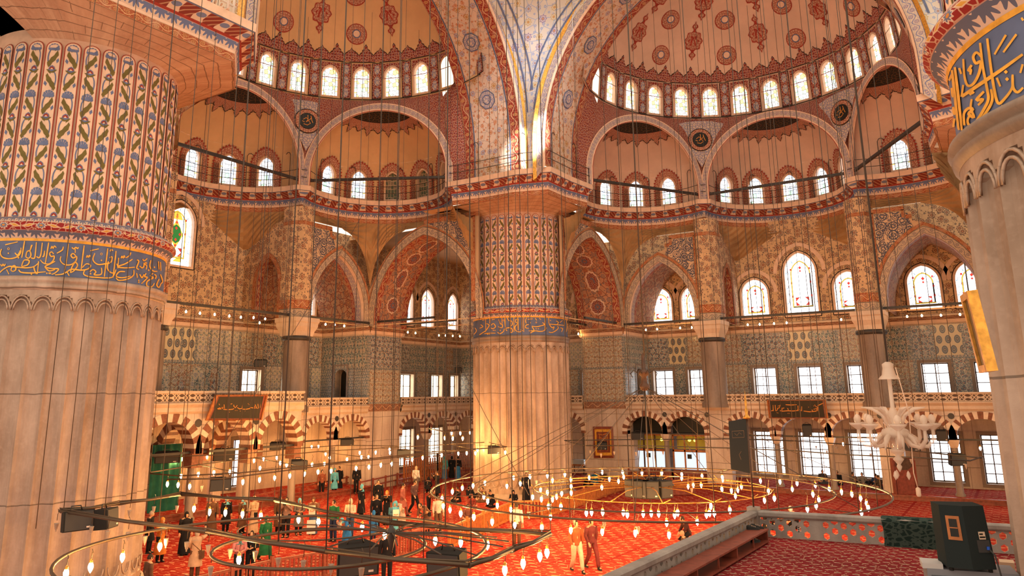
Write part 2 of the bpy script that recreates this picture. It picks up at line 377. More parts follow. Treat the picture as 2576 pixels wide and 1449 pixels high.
def lattice_tile():
    m = Mat('tile_cream_ogee_lattice', .25, .5); u, v, _ = m.uv(); a = u*2.0; b = v*1.55
    a = a+m.f('modulo', m.f('floor', b), 2.0)*.5; x = m.frac(a)-.5; y = m.frac(b)-.5
    q = m.f('sqrt', x*x*1.1+y*y*.8); d = q < .36; col = m.mix(d, (.58, .48, .31), (.09, .10, .12)); col = m.mix(q < .27, col, (.20, .20, .19)); col = m.mix(q < .16, col, (.10, .09, .10)); col = m.mix(q < .07, col, (.4, .3, .2)); m.base(col); return m.mat
M['tile_ogee'] = lattice_tile()
def check_tile():
    m = Mat('tile_lozenge_check', .25, .5); u, v, _ = m.uv(); x = m.f('abs', m.frac(u*3.2)-.5); y = m.f('abs', m.frac(v*1.6)-.5)
    m.base(m.mix((x+y) < .42, (.10, .10, .12), (.55, .42, .26))); return m.mat
M['tile_check'] = check_tile()
def openwork():  # holes are not cut; the shade inside them is painted dark brown
    m = Mat('marble_with_shade_painted_holes', .6, .3); u, v, _ = m.uv(); x = m.f('abs', m.frac(u/.62)-.5)*2; y = m.f('abs', v-.5)*2
    w = m.f('abs', m.f('sine', (u/.62)*pi)); d1 = m.f('abs', y-w); d2 = m.f('abs', y-(1.0-w)); d3 = m.ring_dist(x-.5, y*.6)
    hole = m.f('minimum', (d1 > .16), m.f('minimum', (d2 > .17), (y < .86))); hole = m.f('minimum', hole, (d3 > .16))
    n = m.noise(m.obj(), 6, 3); st = m.mix(m.ramp(n, .3, .7), (.52, .38, .27), (.66, .51, .38)); m.base(m.mix(hole, st, (.10, .06, .04))); m.bump(1.0-hole, .06, 1.0); return m.mat
M['openwork'] = openwork()
def carpet(name, bg, dk, motif, motif2, su, sv, lines=0):
    m = Mat(name, .95, .05); u, v, _ = m.uv(); a = u*su; b = v*sv; a = a+m.f('modulo', m.f('floor', b), 2.0)*.5
    x = m.frac(a)-.5; y = m.frac(b)-.5; nz = m.noise(m.vec(u*9, v*9, 0), 1.0, 2)-.5; q = m.f('sqrt', x*x*1.3+y*y*2.2)+nz*.16
    c = m.mix(m.ramp(m.noise(m.vec(u*.3, v*.3, 0), 1.0, 3), .35, .65), dk, bg); c = m.mix(q < .24, c, motif); c = m.mix(q < .11, c, motif2)
    w = m.vor(m.vec(u*su*1.7, v*sv*1.7, 0), 1.0, 'DISTANCE_TO_EDGE', .9); c = m.mix((X(m, w.outputs[0]) < .045)*.6, c, motif)
    if lines: c = m.mix((m.f('abs', m.frac(u/lines)-.5) > .455)*.8, c, dk)
    m.base(c); m.bump(m.noise(m.vec(u*60, v*60, 0), 1, 1), .01, .4); return m.mat
M['carpet'] = carpet('red_prayer_carpet', (.40, .030, .018), (.26, .012, .010), (.58, .25, .13), (.30, .16, .10), 1.45, 2.3, 1.6)
M['carpet_dark'] = carpet('crimson_medallion_carpet', (.22, .006, .014), (.13, .004, .010), (.44, .30, .20), (.10, .10, .14), 3.0, 5.4)
def stained(name, kind, k):
    """stained glass lit by the daylight behind it; u 0..1 across, v metres up, centre at u=.5"""
    m = Mat(name, .3, .2); u, v, _ = m.uv()
    if kind == 1:
        nd = m.vor(m.vec(u*4.4, v*3.6, 0), 1.0, 'F1', .75); e = X(m, m.vor(m.vec(u*4.4, v*3.6, 0), 1.0, 'DISTANCE_TO_EDGE', .75).outputs[0]); cs = m.n.new('ShaderNodeSeparateColor'); m.t.links.new(nd.outputs['Color'], cs.inputs[0]); r = X(m, cs.outputs[0])
        c = m.mix(r > .70, (1, .96, .88), (1.0, .70, .22)); c = m.mix(r > .95, c, (.6, .8, .6)); lead = e < .05
    elif kind == 2:
        nd = m.vor(m.vec(u*5.0, v*3.4, 0), 1.0, 'F1', .35); e = X(m, m.vor(m.vec(u*5.0, v*3.4, 0), 1.0, 'DISTANCE_TO_EDGE', .35).outputs[0]); cs = m.n.new('ShaderNodeSeparateColor'); m.t.links.new(nd.outputs['Color'], cs.inputs[0]); r = X(m, cs.outputs[0])
        c = m.mix(r > .78, (.95, .98, 1), (.62, .76, 1.0)); c = m.mix(r > .96, c, (.4, .75, .45)); lead = e < .05
    bx = m.f('abs', u-.5) > .36
    c2 = m.mix(m.frac(v*1.3) > .89, (.95, .97, 1) if kind == 2 else (1, .96, .9), (.3, .6, .35) if kind == 1 else (.8, .6, .66)); c2 = m.mix(m.frac(v*1.3+.4) > .90, c2, (1, .66, .15))
    lead2 = m.f('maximum', m.f('abs', m.f('abs', u-.5)-.36) < .018, m.f('abs', m.frac(v*2.6)-.02) < .04)
    c = m.mix(bx, c, c2); lead = m.f('maximum', lead*(1.0-bx), lead2*m.f('maximum', bx, m.f('abs', m.f('abs', u-.5)-.36) < .018))
    c = m.mix(lead, c, (.05, .035, .02)); m.base((.02, .02, .02)); m.emit(c, k); return m.mat
M['sg1'] = stained('amber_mosaic_glass', 1, 1.9)
M['sg2'] = stained('blue_white_mosaic_glass', 2, 1.7)
def emis(name, c, k, sample=None):
    m = Mat(name, .4, .2); m.base((.02, .02, .02)); m.emit(c, k); return m.mat
M['sky_pane'] = emis('daylight_pane', (.98, .99, 1.0), 2.6)
M['sun_pane'] = emis('sunlit_pane', (1.0, .88, .66), 5.0)
M['sg_clear'] = emis('clear_glass_daylight', (.95, .98, 1.0), 2.2)
M['sg_blue'] = emis('pale_blue_glass_daylight', (.50, .72, .95), 1.5)
M['sg_red'] = emis('red_glass_daylight', (.8, .05, .03), .9)
M['sg_yellow'] = emis('amber_glass_daylight', (.95, .55, .06), 1.1)
M['sg_green'] = emis('green_glass_daylight', (.04, .28, .05), .6)
M['lead'] = flat('lead_came', (.03, .03, .03), .6)
M['bulb'] = emis('lit_filament_bulb', (1.0, .50, .15), 330.0)
M['bulb_wall'] = emis('lit_cornice_bulb', (1.0, .52, .17), 120.0)
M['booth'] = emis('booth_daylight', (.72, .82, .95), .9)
M['booth_yellow'] = emis('yellow_ceiling_lamp', (1.0, .75, .12), 2.2)
def glassm(name, c, rough=.05):
    m = Mat(name, rough, .5); m.base(c); m.p.inputs['Transmission Weight'].default_value = .0; m.p.inputs['Alpha'].default_value = .55; return m.mat
M['glass'] = glassm('clear_lamp_glass', (.42, .34, .27))
M['crystal'] = flat('white_enamel', (.72, .62, .54), .4, .5)
M['cut_glass'] = glassm('cut_glass', (.78, .62, .50), .08)
M['olive_wall'] = flat('yellow_lit_wall', (.42, .30, .03), .7)
# ------------------------------------------------------------------ the hall: building axes, dome centre at the origin
HP = 14.793; ZC = 19.6
def struct(name, label, cat): return empty(name, label=label, cat=cat, kind='structure')
def part(mb, name, mats, parent): return mb.build(name, mats, parent)
class Side:
    def __init__(s, rot, d, dr): s.rot, s.d, s.dr = rot, d, dr
    def P(s, a, t, z): return (t, a+s.d, z) if s.rot == 0 else (-(a+s.d), t, z)
SB = Side(0, 0, 0); SA = Side(1, 1.4, .9)
A0, RS = 15.3, 9.85; RX = RS/2; CD = RS*cos(radians(30))
def exc(k): ph = radians(60*k); return A0+CD*cos(ph), CD*sin(ph), ph
def band_strip(mb, pts, w, fn, mat=0, v0=0, v1=1, closed=False, u0=0):
    """band between a 2d path and its offset to the left by w; u in metres along, v across"""
    n = len(pts); L = u0; nr = []
    for i in range(n):
        a = pts[i-1] if (i > 0 or closed) else pts[i]; c = pts[(i+1) % n] if (i < n-1 or closed) else pts[i]
        dx, dy = c[0]-a[0], c[1]-a[1]; d = hypot(dx, dy) or 1; nr.append((-dy/d, dx/d))
    for i in range(n if closed else n-1):
        j = (i+1) % n; p, q = pts[i], pts[j]; d = hypot(q[0]-p[0], q[1]-p[1])
        o, r = (p[0]+nr[i][0]*w, p[1]+nr[i][1]*w), (q[0]+nr[j][0]*w, q[1]+nr[j][1]*w)
        mb.face([fn(*p), fn(*q), fn(*r), fn(*o)], [(L, v0), (L+d, v0), (L+d, v1), (L, v1)], mat); L += d
    return L
# --- window makers -------------------------------------------------------------------------------
WN = [0]
def win(label, mats_builder):
    WN[0] += 1; e = empty('window_%d' % WN[0], label=label, cat='window', kind='structure'); mats_builder(e); return e
def sg_window(e, fn, cx, z0, hw, zs, zc, depth, pane_kind):
    """arched stained-glass window; fn(x, z, out) maps to the place"""
    L = arch2d(cx, z0, hw, zs, zc, 7); fr = MB(); fr.strip(L, lambda x, z: fn(x, z, 0), lambda x, z: fn(x, z, depth), 0)
    fo = offs(L, .10); n = len(L)
    for i in range(n):
        j = (i+1) % n; fr.face([fn(*fo[i], -.025), fn(*fo[j], -.025), fn(*L[j], -.025), fn(*L[i], -.025)], None, 0)
    part(fr, 'frame', M['creampaint'], e)
    pn = MB(); pn.poly(L, [], lambda x, z: fn(x, z, depth), 0, lambda x, z: ((x-cx)/(2*hw)+.5, z-z0)); part(pn, 'pane', M[pane_kind], e)
def big_window(e, fn, cx, z0, hw, zs, zc, depth, jewel=False):
    """large plaster-traceried window: honeycomb border, coloured inner fillet, plain centre"""
    L = arch2d(cx, z0, hw, zs, zc, 8); fr = MB(); fr.strip(L, lambda x, z: fn(x, z, 0), lambda x, z: fn(x, z, depth), 0)
    fo = offs(L, .14); n = len(L)
    for i in range(n):
        j = (i+1) % n; fr.face([fn(*fo[i], -.03), fn(*fo[j], -.03), fn(*L[j], -.03), fn(*L[i], -.03)], None, 0)
        f2 = offs(L, .20)
        fr.face([fn(*f2[i], -.032), fn(*f2[j], -.032), fn(*fo[j], -.032), fn(*fo[i], -.032)], None, 1)
    part(fr, 'frame', [M['creampaint'], M['black_line']], e)
    pn = MB(); pn.poly(L, [], lambda x, z: fn(x, z, depth)); part(pn, 'pane', M['sg_clear'], e)
    g = MB(); d = depth-.02
    def q(pts, m): g.face([fn(x, z, d) for x, z in pts], None, m)
    def ln(p, r, w=.022, m=0, dd=.012):
        g.ribbon([p, r], w, lambda x, z: fn(x, z, d-dd), m)
    def loop(pts, w, m, dd=.012):
        for i in range(len(pts)): ln(pts[i], pts[(i+1) % len(pts)], w, m, dd)
    hc = zc-z0
    # honeycomb of the border
    st = .36*hw/.95; k = 0; z = z0+st*.7
    while z < zs+st*.2:
        for sx in (-1, 1):
            x = cx+sx*hw*.84; h = st*.5; w = hw*.14
            ln((x-w, z), (x, z+h*.45)); ln((x, z+h*.45), (x+w, z)); ln((x, z+h*.45), (x, z+h*1.0)); ln((x, z+h), (x-w, z+h*1.45)); ln((x, z+h), (x+w, z+h*1.45))
            if k % 2: q([(x-w, z-.1), (x, z+h*.4), (x-w, z+h*.6)] if sx < 0 else [(x+w, z-.1), (x+w, z+h*.6), (x, z+h*.4)], 4)
        z += st*1.35; k += 1
    for i in range(1, 7):                                       # petals round the head
        a = pi*i/7; p1 = (cx+hw*.7*cos(a), zs+(zc-zs)*.62*sin(a)); p2 = (cx+hw*.97*cos(a), zs+(zc-zs)*.93*sin(a)); ln(p1, p2)
        if i % 2: q([(cx+hw*.72*cos(a-.1), zs+(zc-zs)*.66*sin(a-.1)), (cx+hw*.88*cos(a), zs+(zc-zs)*.82*sin(a)), (cx+hw*.72*cos(a+.1), zs+(zc-zs)*.66*sin(a+.1))], 4)
    I = arch2d(cx, z0+.12*hc, hw*.64, zs-.02*hc, zs+(zc-zs)*.62, 6); I2 = offs(I, -.07)
    n = len(I)
    for i in range(n):
        j = (i+1) % n; g.face([fn(*I[i], d), fn(*I[j], d), fn(*I2[j], d), fn(*I2[i], d)], None, 3 if (I[i][1] > zs*.98 or jewel or cx < 0) else 5)
    loop(I, .02, 0); loop(I2, .02, 0)
    for sx in (-1, 1):
        for f in (.30, .52, .74): x, zz = cx+sx*hw*.61, z0+f*hc; q([(x-.06, zz-.07), (x+.06, zz-.07), (x+.06, zz+.07), (x-.06, zz+.07)], 2)
    def dia(x, zz, r, m): q([(x-r, zz), (x, zz-r*1.1), (x+r, zz), (x, zz+r*1.1)], m)
    zt = zs+(zc-zs)*.25; dia(cx, zt, .11, 2); dia(cx, zt-.24, .08, 2); ln((cx, zt+.1), (cx, zt+.4)); ln((cx-hw*.5, zt-.35), (cx, zt-.1)); ln((cx+hw*.5, zt-.35), (cx, zt-.1))
    zb = z0+.15*hc                                              # little red-cornered panel at the foot
    w = hw*.42; h = .13*hc
    for sx in (-1, 1):
        for s2 in (0, 1): q([(cx+sx*w, zb+h*s2), (cx+sx*w*.4, zb+h*s2), (cx+sx*w, zb+h*.5)][::(1 if (sx > 0) ^ (s2 > 0) else -1)], 2)
    loop(rect2d(cx-w, zb, cx+w, zb+h), .02, 0); q(rect2d(cx-hw*.66, zb-.10, cx+hw*.66, zb-.03), 3)
    if jewel:
        zz = z0+.50*hc
        q([(cx-.50, zz), (cx, zz-.95), (cx+.50, zz), (cx, zz+.95)], 3); g.face([fn(cx+.36*cos(a)*1.05, zz+.60*sin(a), d-.006) for a in lin(0, 2*pi, 8)[:-1]], None, 6)
        for p in ((0, .72), (0, .36), (0, -.36), (0, -.72), (.26, 0), (-.26, 0)): g.face([fn(cx+p[0]+x, zz+p[1]+y, d-.010) for x, y in ((-.09, 0), (0, -.11), (.09, 0), (0, .11))], None, 2)
        q([(cx-.42, zc-1.05), (cx+.42, zc-1.05), (cx+.3, zc-.75), (cx, zc-.5), (cx-.3, zc-.75)], 3); dia(cx, zc-.85, .12, 2); dia(cx, zz+1.25, .1, 2); dia(cx, zz-1.2, .1, 2)
        q([(cx-.1, z0+.25), (cx+.45, z0+.25), (cx+.45, z0+.75)], 3)
    part(g, 'tracery', [M['lead'], M['lead'], M['sg_red'], M['sg_yellow'], M['sg_blue'], M['lead'], M['sg_green']], e)
def rect_window(e, fn, cx, z0, hw, z1, depth, nx, nz, pane='sky_pane', wood='wood_dark', sill=True):
    L = rect2d(cx-hw, z0, cx+hw, z1); fr = MB(); fr.strip(L, lambda x, z: fn(x, z, 0), lambda x, z: fn(x, z, depth), 0)
    part(fr, 'reveal', M['marble_pale'], e)
    f2 = MB(); fo = offs(L, .20)
    for i in range(4):
        j = (i+1) % 4; f2.face([fn(*fo[i], -.05), fn(*fo[j], -.05), fn(*L[j], -.05), fn(*L[i], -.05)]); f2.face([fn(*fo[i], 0), fn(*fo[j], 0), fn(*fo[j], -.05), fn(*fo[i], -.05)])
        f2.face([fn(*L[i], -.05), fn(*L[j], -.05), fn(*L[j], .02), fn(*L[i], .02)])
    part(f2, 'architrave', M['marble_dark'], e)
    pn = MB(); pn.poly(L, [], lambda x, z: fn(x, z, depth)); part(pn, 'pane', M[pane], e)
    b = MB(); w = .05
    def bar(x0, zz0, x1, zz1):
        R_ = rect2d(x0, zz0, x1, zz1); b.face([fn(x, z, depth-.07) for x, z in R_])
        for i in range(4): b.face([fn(*R_[i], depth-.07), fn(*R_[(i+1) % 4], depth-.07), fn(*R_[(i+1) % 4], depth-.01), fn(*R_[i], depth-.01)])
    for i in range(nx+1): x = cx-hw+2*hw*i/nx; bar(x-w*(1.4 if i in (0, nx) else .6), z0, x+w*(1.4 if i in (0, nx) else .6), z1)
    for i in range(nz+1): z = z0+(z1-z0)*i/nz; bar(cx-hw, z-w*(1.4 if i in (0, nz) else .5), cx+hw, z+w*(1.4 if i in (0, nz) else .5))
    part(b, 'glazing_bars', M[wood], e)
# --- floor ---------------------------------------------------------------------------------------
mb = MB(); mb.grid(lambda u, v: (u, v, 0), lin(-31.5, 30, 6), lin(-30, 30.5, 6)); fl = mb.build('floor', M['carpet']); tag(fl, 'red patterned prayer carpet covering the hall floor', 'floor', kind='structure')
# --- upper shell of one side ---------------------------------------------------------------------
def cornice_path(o, pier=True):
    """plan line (a, t) of the cornice, o metres in front of the wall"""
    P = [(11.0-o, -10.3+o), (13.2, -10.3+o)]
    for k in (-1, 0, 1):
        ca, ct, ph = exc(k); r = RX-o; dl = .0
        for i in range(15): ps = ph-pi/2+pi*i/14; P.append((ca+r*cos(ps), ct+r*sin(ps)))
    return P+[(13.2, 10.3-o), (11.0-o, 10.3-o)]
def bracket_mat():
    m = Mat('bracketed_cornice_painting', .8, .2); u, v, _ = m.uv(); x = m.frac(u/.92); y = v
    w = m.f('abs', x-.5)*2; cb = w > (.50+y*.18); lf = m.ring_dist((1.0-w)*.6, y-.55) < .22; q = m.f('abs', m.frac(x*3+y*2.0)-.5) < .13
    col = m.mix(q, (.20, .035, .022), (.40, .20, .11)); col = m.mix(cb, col, (.62, .44, .31)); col = m.mix(cb*lf, col, (.16, .18, .27)); m.base(col); return m.mat
def leaf_mat(name='hanging_leaf_frieze', per=.46, bg=(.60, .42, .31), lf=(.13, .15, .25)):
    m = Mat(name, .8, .2); u, v, _ = m.uv(); x = (m.frac(u/per)-.5)*2; y = 1.0-v; r = m.ring_dist(x*.55, y*.8); a = m.f('arctan2', x*.55, y*.8)
    d = r < (.62+m.f('cosine', a*11)*.17); d = m.f('maximum', d, y < .10); col = m.mix(d, bg, lf); col = m.mix((y < .06), col, (.45, .25, .2)); m.base(col); return m.mat
M['bracket'] = bracket_mat(); M['leaf'] = leaf_mat(); M['leaf_small'] = leaf_mat('small_leaf_row', .22, (.58, .40, .30), (.16, .16, .22)); M['leaf_big'] = leaf_mat('large_leaf_row', .40, (.62, .45, .36), (.12, .125, .18))
def cornice(paths, name, label):
    """paths: list of functions o -> plan points in world"""
    prof = [(0.0, 18.05, 'vine_orange', 0), (.02, 18.36, 'creampaint', 0), (.03, 18.46, 'leaf', 0), (.10, 18.82, 'redpaint', 0), (.16, 18.90, 'bracket', 0), (.46, 19.24, 'greypaint', 0), (.50, 19.28, 'creampaint', 0), (.52, 19.60, 'creampaint', 0), (-.6, 19.6, None, 0)]
    e = struct(name, label, 'cornice')
    for pi_, (o0, z0, mt, _) in enumerate(prof[:-1]):
        o1, z1 = prof[pi_+1][:2]; mb = MB()
        for fn in paths:
            p0, p1 = fn(o0), fn(o1); L = 0
            for i in range(len(p0)-1):
                d = hypot(p0[i+1][0]-p0[i][0], p0[i+1][1]-p0[i][1])
                mb.face([(*p0[i], z0), (*p0[i+1], z0), (*p1[i+1], z1), (*p1[i], z1)], [(L, 0), (L+d, 0), (L+d, 1), (L, 1)]); L += d
        part(mb, ['scroll_band', 'fillet', 'leaf_frieze', 'red_fillet', 'bracket_course', 'grey_fillet', 'edge_slab', 'walkway'][pi_], M[mt or 'creampaint'], e)
    return e
def sidepath(sd, which=None):
    return lambda o: [sd.P(a, t, 0)[:2] for a, t in cornice_path(o)]
def facet(s0, sg0, s1, sg1):
    return lambda o: [s0.P(11.0-o, sg0*(10.3-o), 0)[:2], s1.P(11.0-o, sg1*(10.3-o), 0)[:2]]
def lpath(o): return [SA.P(11.0-o, -(10.3-o), 0)[:2], (-(10.3-o), -(12.0-o)), (-(10.3-o), -18.5)]
cornice([sidepath(SB), facet(SA, 1, SB, -1), sidepath(SA), lpath, lambda o: [(10.3-o, 11-o), (12.4-o, 10.3-o), (18, 10.3-o)]], 'trim_1', 'painted bracketed cornice and walkway winding under the half domes')
def exedra_fn(sd, k):
    ca, ct, ph = exc(k)
    def f(ps, el, out=0):
        if el < 0: r, z = RX, 20.5+el
        else: r, z = RX*cos(el), 20.5+4.62*sin(el)
        r += out; return sd.P(ca+r*cos(ph+ps), ct+r*sin(ph+ps), z+(out*sin(el)*.9 if el > 0 else 0))
    return f
def half_w(z):
    z = min(z, 32.0)
    if z <= 21: return 10.0
    return sqrt(max(0, 125.4-(z-21)**2))-1.2
def upper_side(sd, nm):
    root = struct('ceiling_%s' % nm, 'half dome with three smaller niches on the %s of the hall' % ('left' if nm == 'left' else 'right'), 'ceiling')
    warm = 'plaster_amber' if nm == 'left' else 'plaster_pink'
    # exedra half domes
    for k in (-1, 0, 1):
        f = exedra_fn(sd, k); ca, ct, ph = exc(k); mb = MB(); holes = []
        # lower drum with window holes, unrolled in five bays
        angs = [radians(28.3*i) for i in range(-2, 3)]; edges = [-pi/2]+[radians(28.3*(i+.5)) for i in range(-2, 2)]+[pi/2]
        elz = lambda z: (z-20.5) if z < 20.5 else math.asin(min(1, (z-20.5)/4.62))
        g = lambda s, z, out=0: f(s/RX, elz(z), out)
        for b in range(5):
            cxx = angs[b]*RX; hol = arch2d(cxx, 19.85, .50, 21.1, 21.75, 5); s0, s1 = edges[b]*RX, edges[b+1]*RX
            mb.poly([(s, 19.6) for s in lin(cxx-.62, cxx+.62, 4)]+[(s, 21.9) for s in lin(cxx+.62, cxx-.62, 4)], [hol], lambda s, z: g(s, z))
            for sa, sb in ((s0, cxx-.62), (cxx+.62, s1)): mb.grid(lambda s, z: g(s, z), lin(sa, sb, 3), [19.6, 20.5, 21.2, 21.9])
            mb.grid(lambda s, z: g(s, z), lin(s0, s1, 6), [21.9, 22.4])
        mb.grid(lambda u, v: f(u, v), lin(-pi/2, pi/2, 28), lin(math.asin(1.9/4.62), pi/2, 12), lambda u, v: (u*RX, v*RX))
        part(mb, 'niche_dome', M[warm], root)
        for b in range(5):
            if nm == 'right' and k == 1 and b > 3: continue
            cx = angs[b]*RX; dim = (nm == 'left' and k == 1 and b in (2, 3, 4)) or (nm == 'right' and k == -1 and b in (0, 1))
            cnt = {-1: 'left', 0: 'middle', 1: 'right'}[k]
            pos = ['first', 'second', 'third', 'fourth', 'fifth'][b]
            win('%s small arched window from the left in the %s niche of the %s half dome' % (pos, cnt, nm),
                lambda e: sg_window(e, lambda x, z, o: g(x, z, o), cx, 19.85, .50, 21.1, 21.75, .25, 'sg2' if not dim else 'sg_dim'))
            # painted red sunburst border with toothed edge
            d = MB(); I = arch2d(cx, 19.75, .62, 21.15, 21.90, 8); O = arch2d(cx, 19.75, .98, 21.15, 22.35, 8)
            off = lambda x, z: g(x, z, -.09)
            for i in range(1, len(I)-1):
                if i == len(I)-1: break
                d.face([off(*I[i]), off(*I[i+1] if i+1 < len(I) else I[i]), off(*O[i+1] if i+1 < len(O) else O[i]), off(*O[i])], [(I[i][0], I[i][1]), (I[i+1][0], I[i+1][1]), (O[i+1][0], O[i+1][1]), (O[i][0], O[i][1])], 0)
            d.face([off(*I[0]), off(*O[0]), off(*O[1]), off(*I[1])], [I[0], O[0], O[1], I[1]], 0)
            d.face([off(*O[-1]), off(*I[-1]), off(*I[-2]), off(*O[-2])], [O[-1], I[-1], I[-2], O[-2]], 0)
            # teeth
            path = []
            for i in range(len(O)-1):
                n = max(1, int(hypot(O[i+1][0]-O[i][0], O[i+1][1]-O[i][1])/.16)); path += [(O[i][0]+(O[i+1][0]-O[i][0])*j/n, O[i][1]+(O[i+1][1]-O[i][1])*j/n) for j in range(n)]
            path.append(O[-1])
            for p, q in zip(path, path[1:]):
                dx, dz = q[0]-p[0], q[1]-p[1]; l = hypot(dx, dz) or 1; mx, mz = (p[0]+q[0])/2+dz/l*.15, (p[1]+q[1])/2-dx/l*.15
                d.face([off(*p), off(mx, mz), off(*q)], [p, (mx, mz), q], 1)
            part(d, 'window_border_pattern', [M['red_lattice2'], M['redpaint']], root)
        # crown ornament: dark inscription calotte with red lace and pendants (on the shell, below the crown)
        o = MB()
        def cap(u, r, z=0): # u angle about the axis, r radians from the zenith
            el = pi/2-r*.62; return f(u, el, -.05-z)
        us = lin(-pi/2, pi/2, 28)
        o.grid(lambda u, r: cap(u, r), us, lin(.02, .30, 3), lambda u, r: (u*r*5, r*5), 3)
        o.grid(lambda u, r: cap(u, r), us, lin(.30, .72, 5), lambda u, r: (u*2.2, r*5), 0)
        o.grid(lambda u, r: cap(u, r), us, lin(.72, .76, 1), None, 1)
        o.grid(lambda u, r: cap(u, r), us, lin(.76, .93, 3), lambda u, r: (u*3.6, r*5), 2)
        for i in range(13):
            u0 = -pi/2+pi*(i+.5)/13; w = pi/13*.46; big = i % 2 == 0; tip = 1.16 if big else 1.07
            sh = [(-w, .92), (-w*.95, .97), (-w*.45, 1.0), (-w*.5, 1.04 if big else 1.02), (0, tip), (w*.5, 1.04 if big else 1.02), (w*.45, 1.0), (w*.95, .97), (w, .92)]
            o.face([cap(u0+x, r, .01) for x, r in sh], [(x*4, r*5) for x, r in sh], 2)
            for p, q in zip(sh, sh[1:]):
                o.face([cap(u0+p[0], p[1], .02), cap(u0+q[0], q[1], .02), cap(u0+q[0]*1.06, q[1]+.022, .02), cap(u0+p[0]*1.06, p[1]+.022, .02)], None, 1)
        part(o, 'crown_pattern', [M['dark_lattice'], M['black_line'], M['red_lattice2'], M['red_lattice2']], root)
        # spandrel zone between the niche arch and the window ring
        sp = MB(); al = lin(0, pi, 36); ra, rz = 16.2+sd.dr-sd.d, 25.75
        def A(x, rr=RX, h=4.62):  # arch edge; x 0..pi
            tt = rr*cos(x); return ca-tt*(-sin(ph))*-1, ct, tt
        def low(x, add=0):
            r_ = RX+add; q = r_*cos(x); zz = 20.5+(4.62+add)*sin(x)
            if x in (0, pi): zz = 19.6
            return ca-q*sin(ph)*1.0, ct+q*cos(ph), zz
        def up(x):
            a, t, z = low(x); th = atan2(t, a-A0); th = th*1.0
            lim = 1.72; th = max(-lim, min(lim, th)); return ra+9.2*cos(th), 9.2*sin(th), rz
        def surf(x, v):
            p, q = low(x, .0), up(x); w = max(.001, sqrt(sum((p[i]-q[i])**2 for i in range(3))))
            if v <= 1: k_ = v*.78/max(w, .80)
            else: k_ = .78/max(w, .80)+(1-.78/max(w, .80))*(v-1)
            return sd.P(*[p[i]+(q[i]-p[i])*k_ for i in range(3)])
        for d0, d1, m_ in ((.03, -.05, 2), (-.05, -.36, 0), (-.36, -.46, 2), (-.46, -.50, 3)):
            def ann(x, v):
                q = low(x, d0+(d1-d0)*v)
                if x in (0, pi): q = low(x); q = (q[0]-(d0+(d1-d0)*v)*sin(ph)*(1 if x == 0 else -1), q[1]+(d0+(d1-d0)*v)*cos(ph)*(1 if x == 0 else -1), 19.6)
                return sd.P(q[0]-cos(ph)*.10, q[1]-sin(ph)*.10, q[2])
            sp.grid(ann, al, [0, 1], lambda x, v: (x*RX, v), m_)
        sp.grid(lambda x, v: sd.P(*[c_-(cos(ph), sin(ph), 0)[i_]*.10*(1-v) for i_, c_ in enumerate(low(x, -.5) if 0 < x < pi else low(x))]), al, [0, 1], None, 2)
        sp.grid(lambda x, v: surf(x, v), al, [0, .25, .5, 1.0], lambda x, v: (x*RX, v*1.6), 1)
        sp.grid(lambda x, v: surf(x, v), al, [1, 1.3, 1.6, 1.9, 2], lambda x, v: (x*RX, v*1.6), 1)
        if k:  # close the shell against the back of the great arch
            xe = pi if k < 0 else 0
            def side(z, v):
                p, q = low(xe), up(xe); f_ = min(1, max(0, (z-19.6)/(25.75-19.6))); e_ = [p[i]+(q[i]-p[i])*f_ for i in range(3)]
                if z > 25.75: th = 1.74*k; e_ = [ra+9.1*cos(th), 9.1*sin(th), z]
                ar = (14.38, k*(half_w(z)+.06), z); return sd.P(*[ar[i]+(e_[i]-ar[i])*v for i in range(3)])
            sp.grid(side, lin(19.6, 28.6, 14), [0, 1], lambda z, v: (z, v*2), 1)
        part(sp, 'spandrel_pattern', [M['vine_blue'], M['red_lattice'], M['creampaint'], M['redpaint']], root)
    # painted medallions and blue triangles over the junctions of the niches
    def onzone(th, z, off=.12):
        r = 9.85-.12*(z-20.5)*0-off
        a = A0+(9.2+(16.2+sd.dr-sd.d-A0)*0)*0+cos(th)*(RS-off); return sd.P(a, sin(th)*(RS-off), z)
    for sg in (-1, 1):
        th0 = radians(30*sg); d = MB(); zc = 23.95
        def pt(x, z, o=.25): # tangent plane at the junction, x to the right seen from inside
            a = A0+(RS-.15-o)*cos(th0)-x*-sin(th0)*-1; t = (RS-.15-o)*sin(th0)+x*cos(th0); a = A0+(RS-.15-o)*cos(th0)-x*sin(th0); return sd.P(a, t, z)
        d.face([pt(x, z, .22) for x, z in ((0, 21.9), (1.75, 25.15), (.9, 25.35), (0, 25.4), (-.9, 25.35), (-1.75, 25.15))], [(0, 21.9), (1.75, 25.15), (.9, 25.35), (0, 25.4), (-.9, 25.35), (-1.75, 25.15)], 0)
        for r, m_, o in ((.86, 1, .26), (.80, 2, .28), (.56, 1, .30), (.52, 3, .32)):
            d.face([pt(r*cos(a), zc+r*sin(a), o) for a in lin(0, 2*pi, 24)[:-1]], [(r*cos(a), r*sin(a)) for a in lin(0, 2*pi, 24)[:-1]], m_)
        rr = random.Random(5+sg)
        for st in ([(-.3, .05), (-.1, .2), (.1, .05), (.25, .25)], [(-.25, -.25), (0, -.3), (.2, -.15), (.05, .02), (-.1, -.1)], [(.0, .4), (.02, .1), (-.05, -.05)], [(-.35, -.05), (-.2, -.12)], [(.2, .38), (.28, .05), (.35, -.1)]):
            d.ribbon([(x, zc+z) for x, z in st], .045, lambda x, z: pt(x, z, .34), 4)
        part(d, 'script_medallion_pattern', [M['blue_lattice'], M['black_line'], M['red_lattice2'], M['blackboard'], M['orangepaint']], root)
    # window ring
    ra = 16.2+sd.dr-sd.d; RR = lambda z: 9.2-.1*(z-25.75)
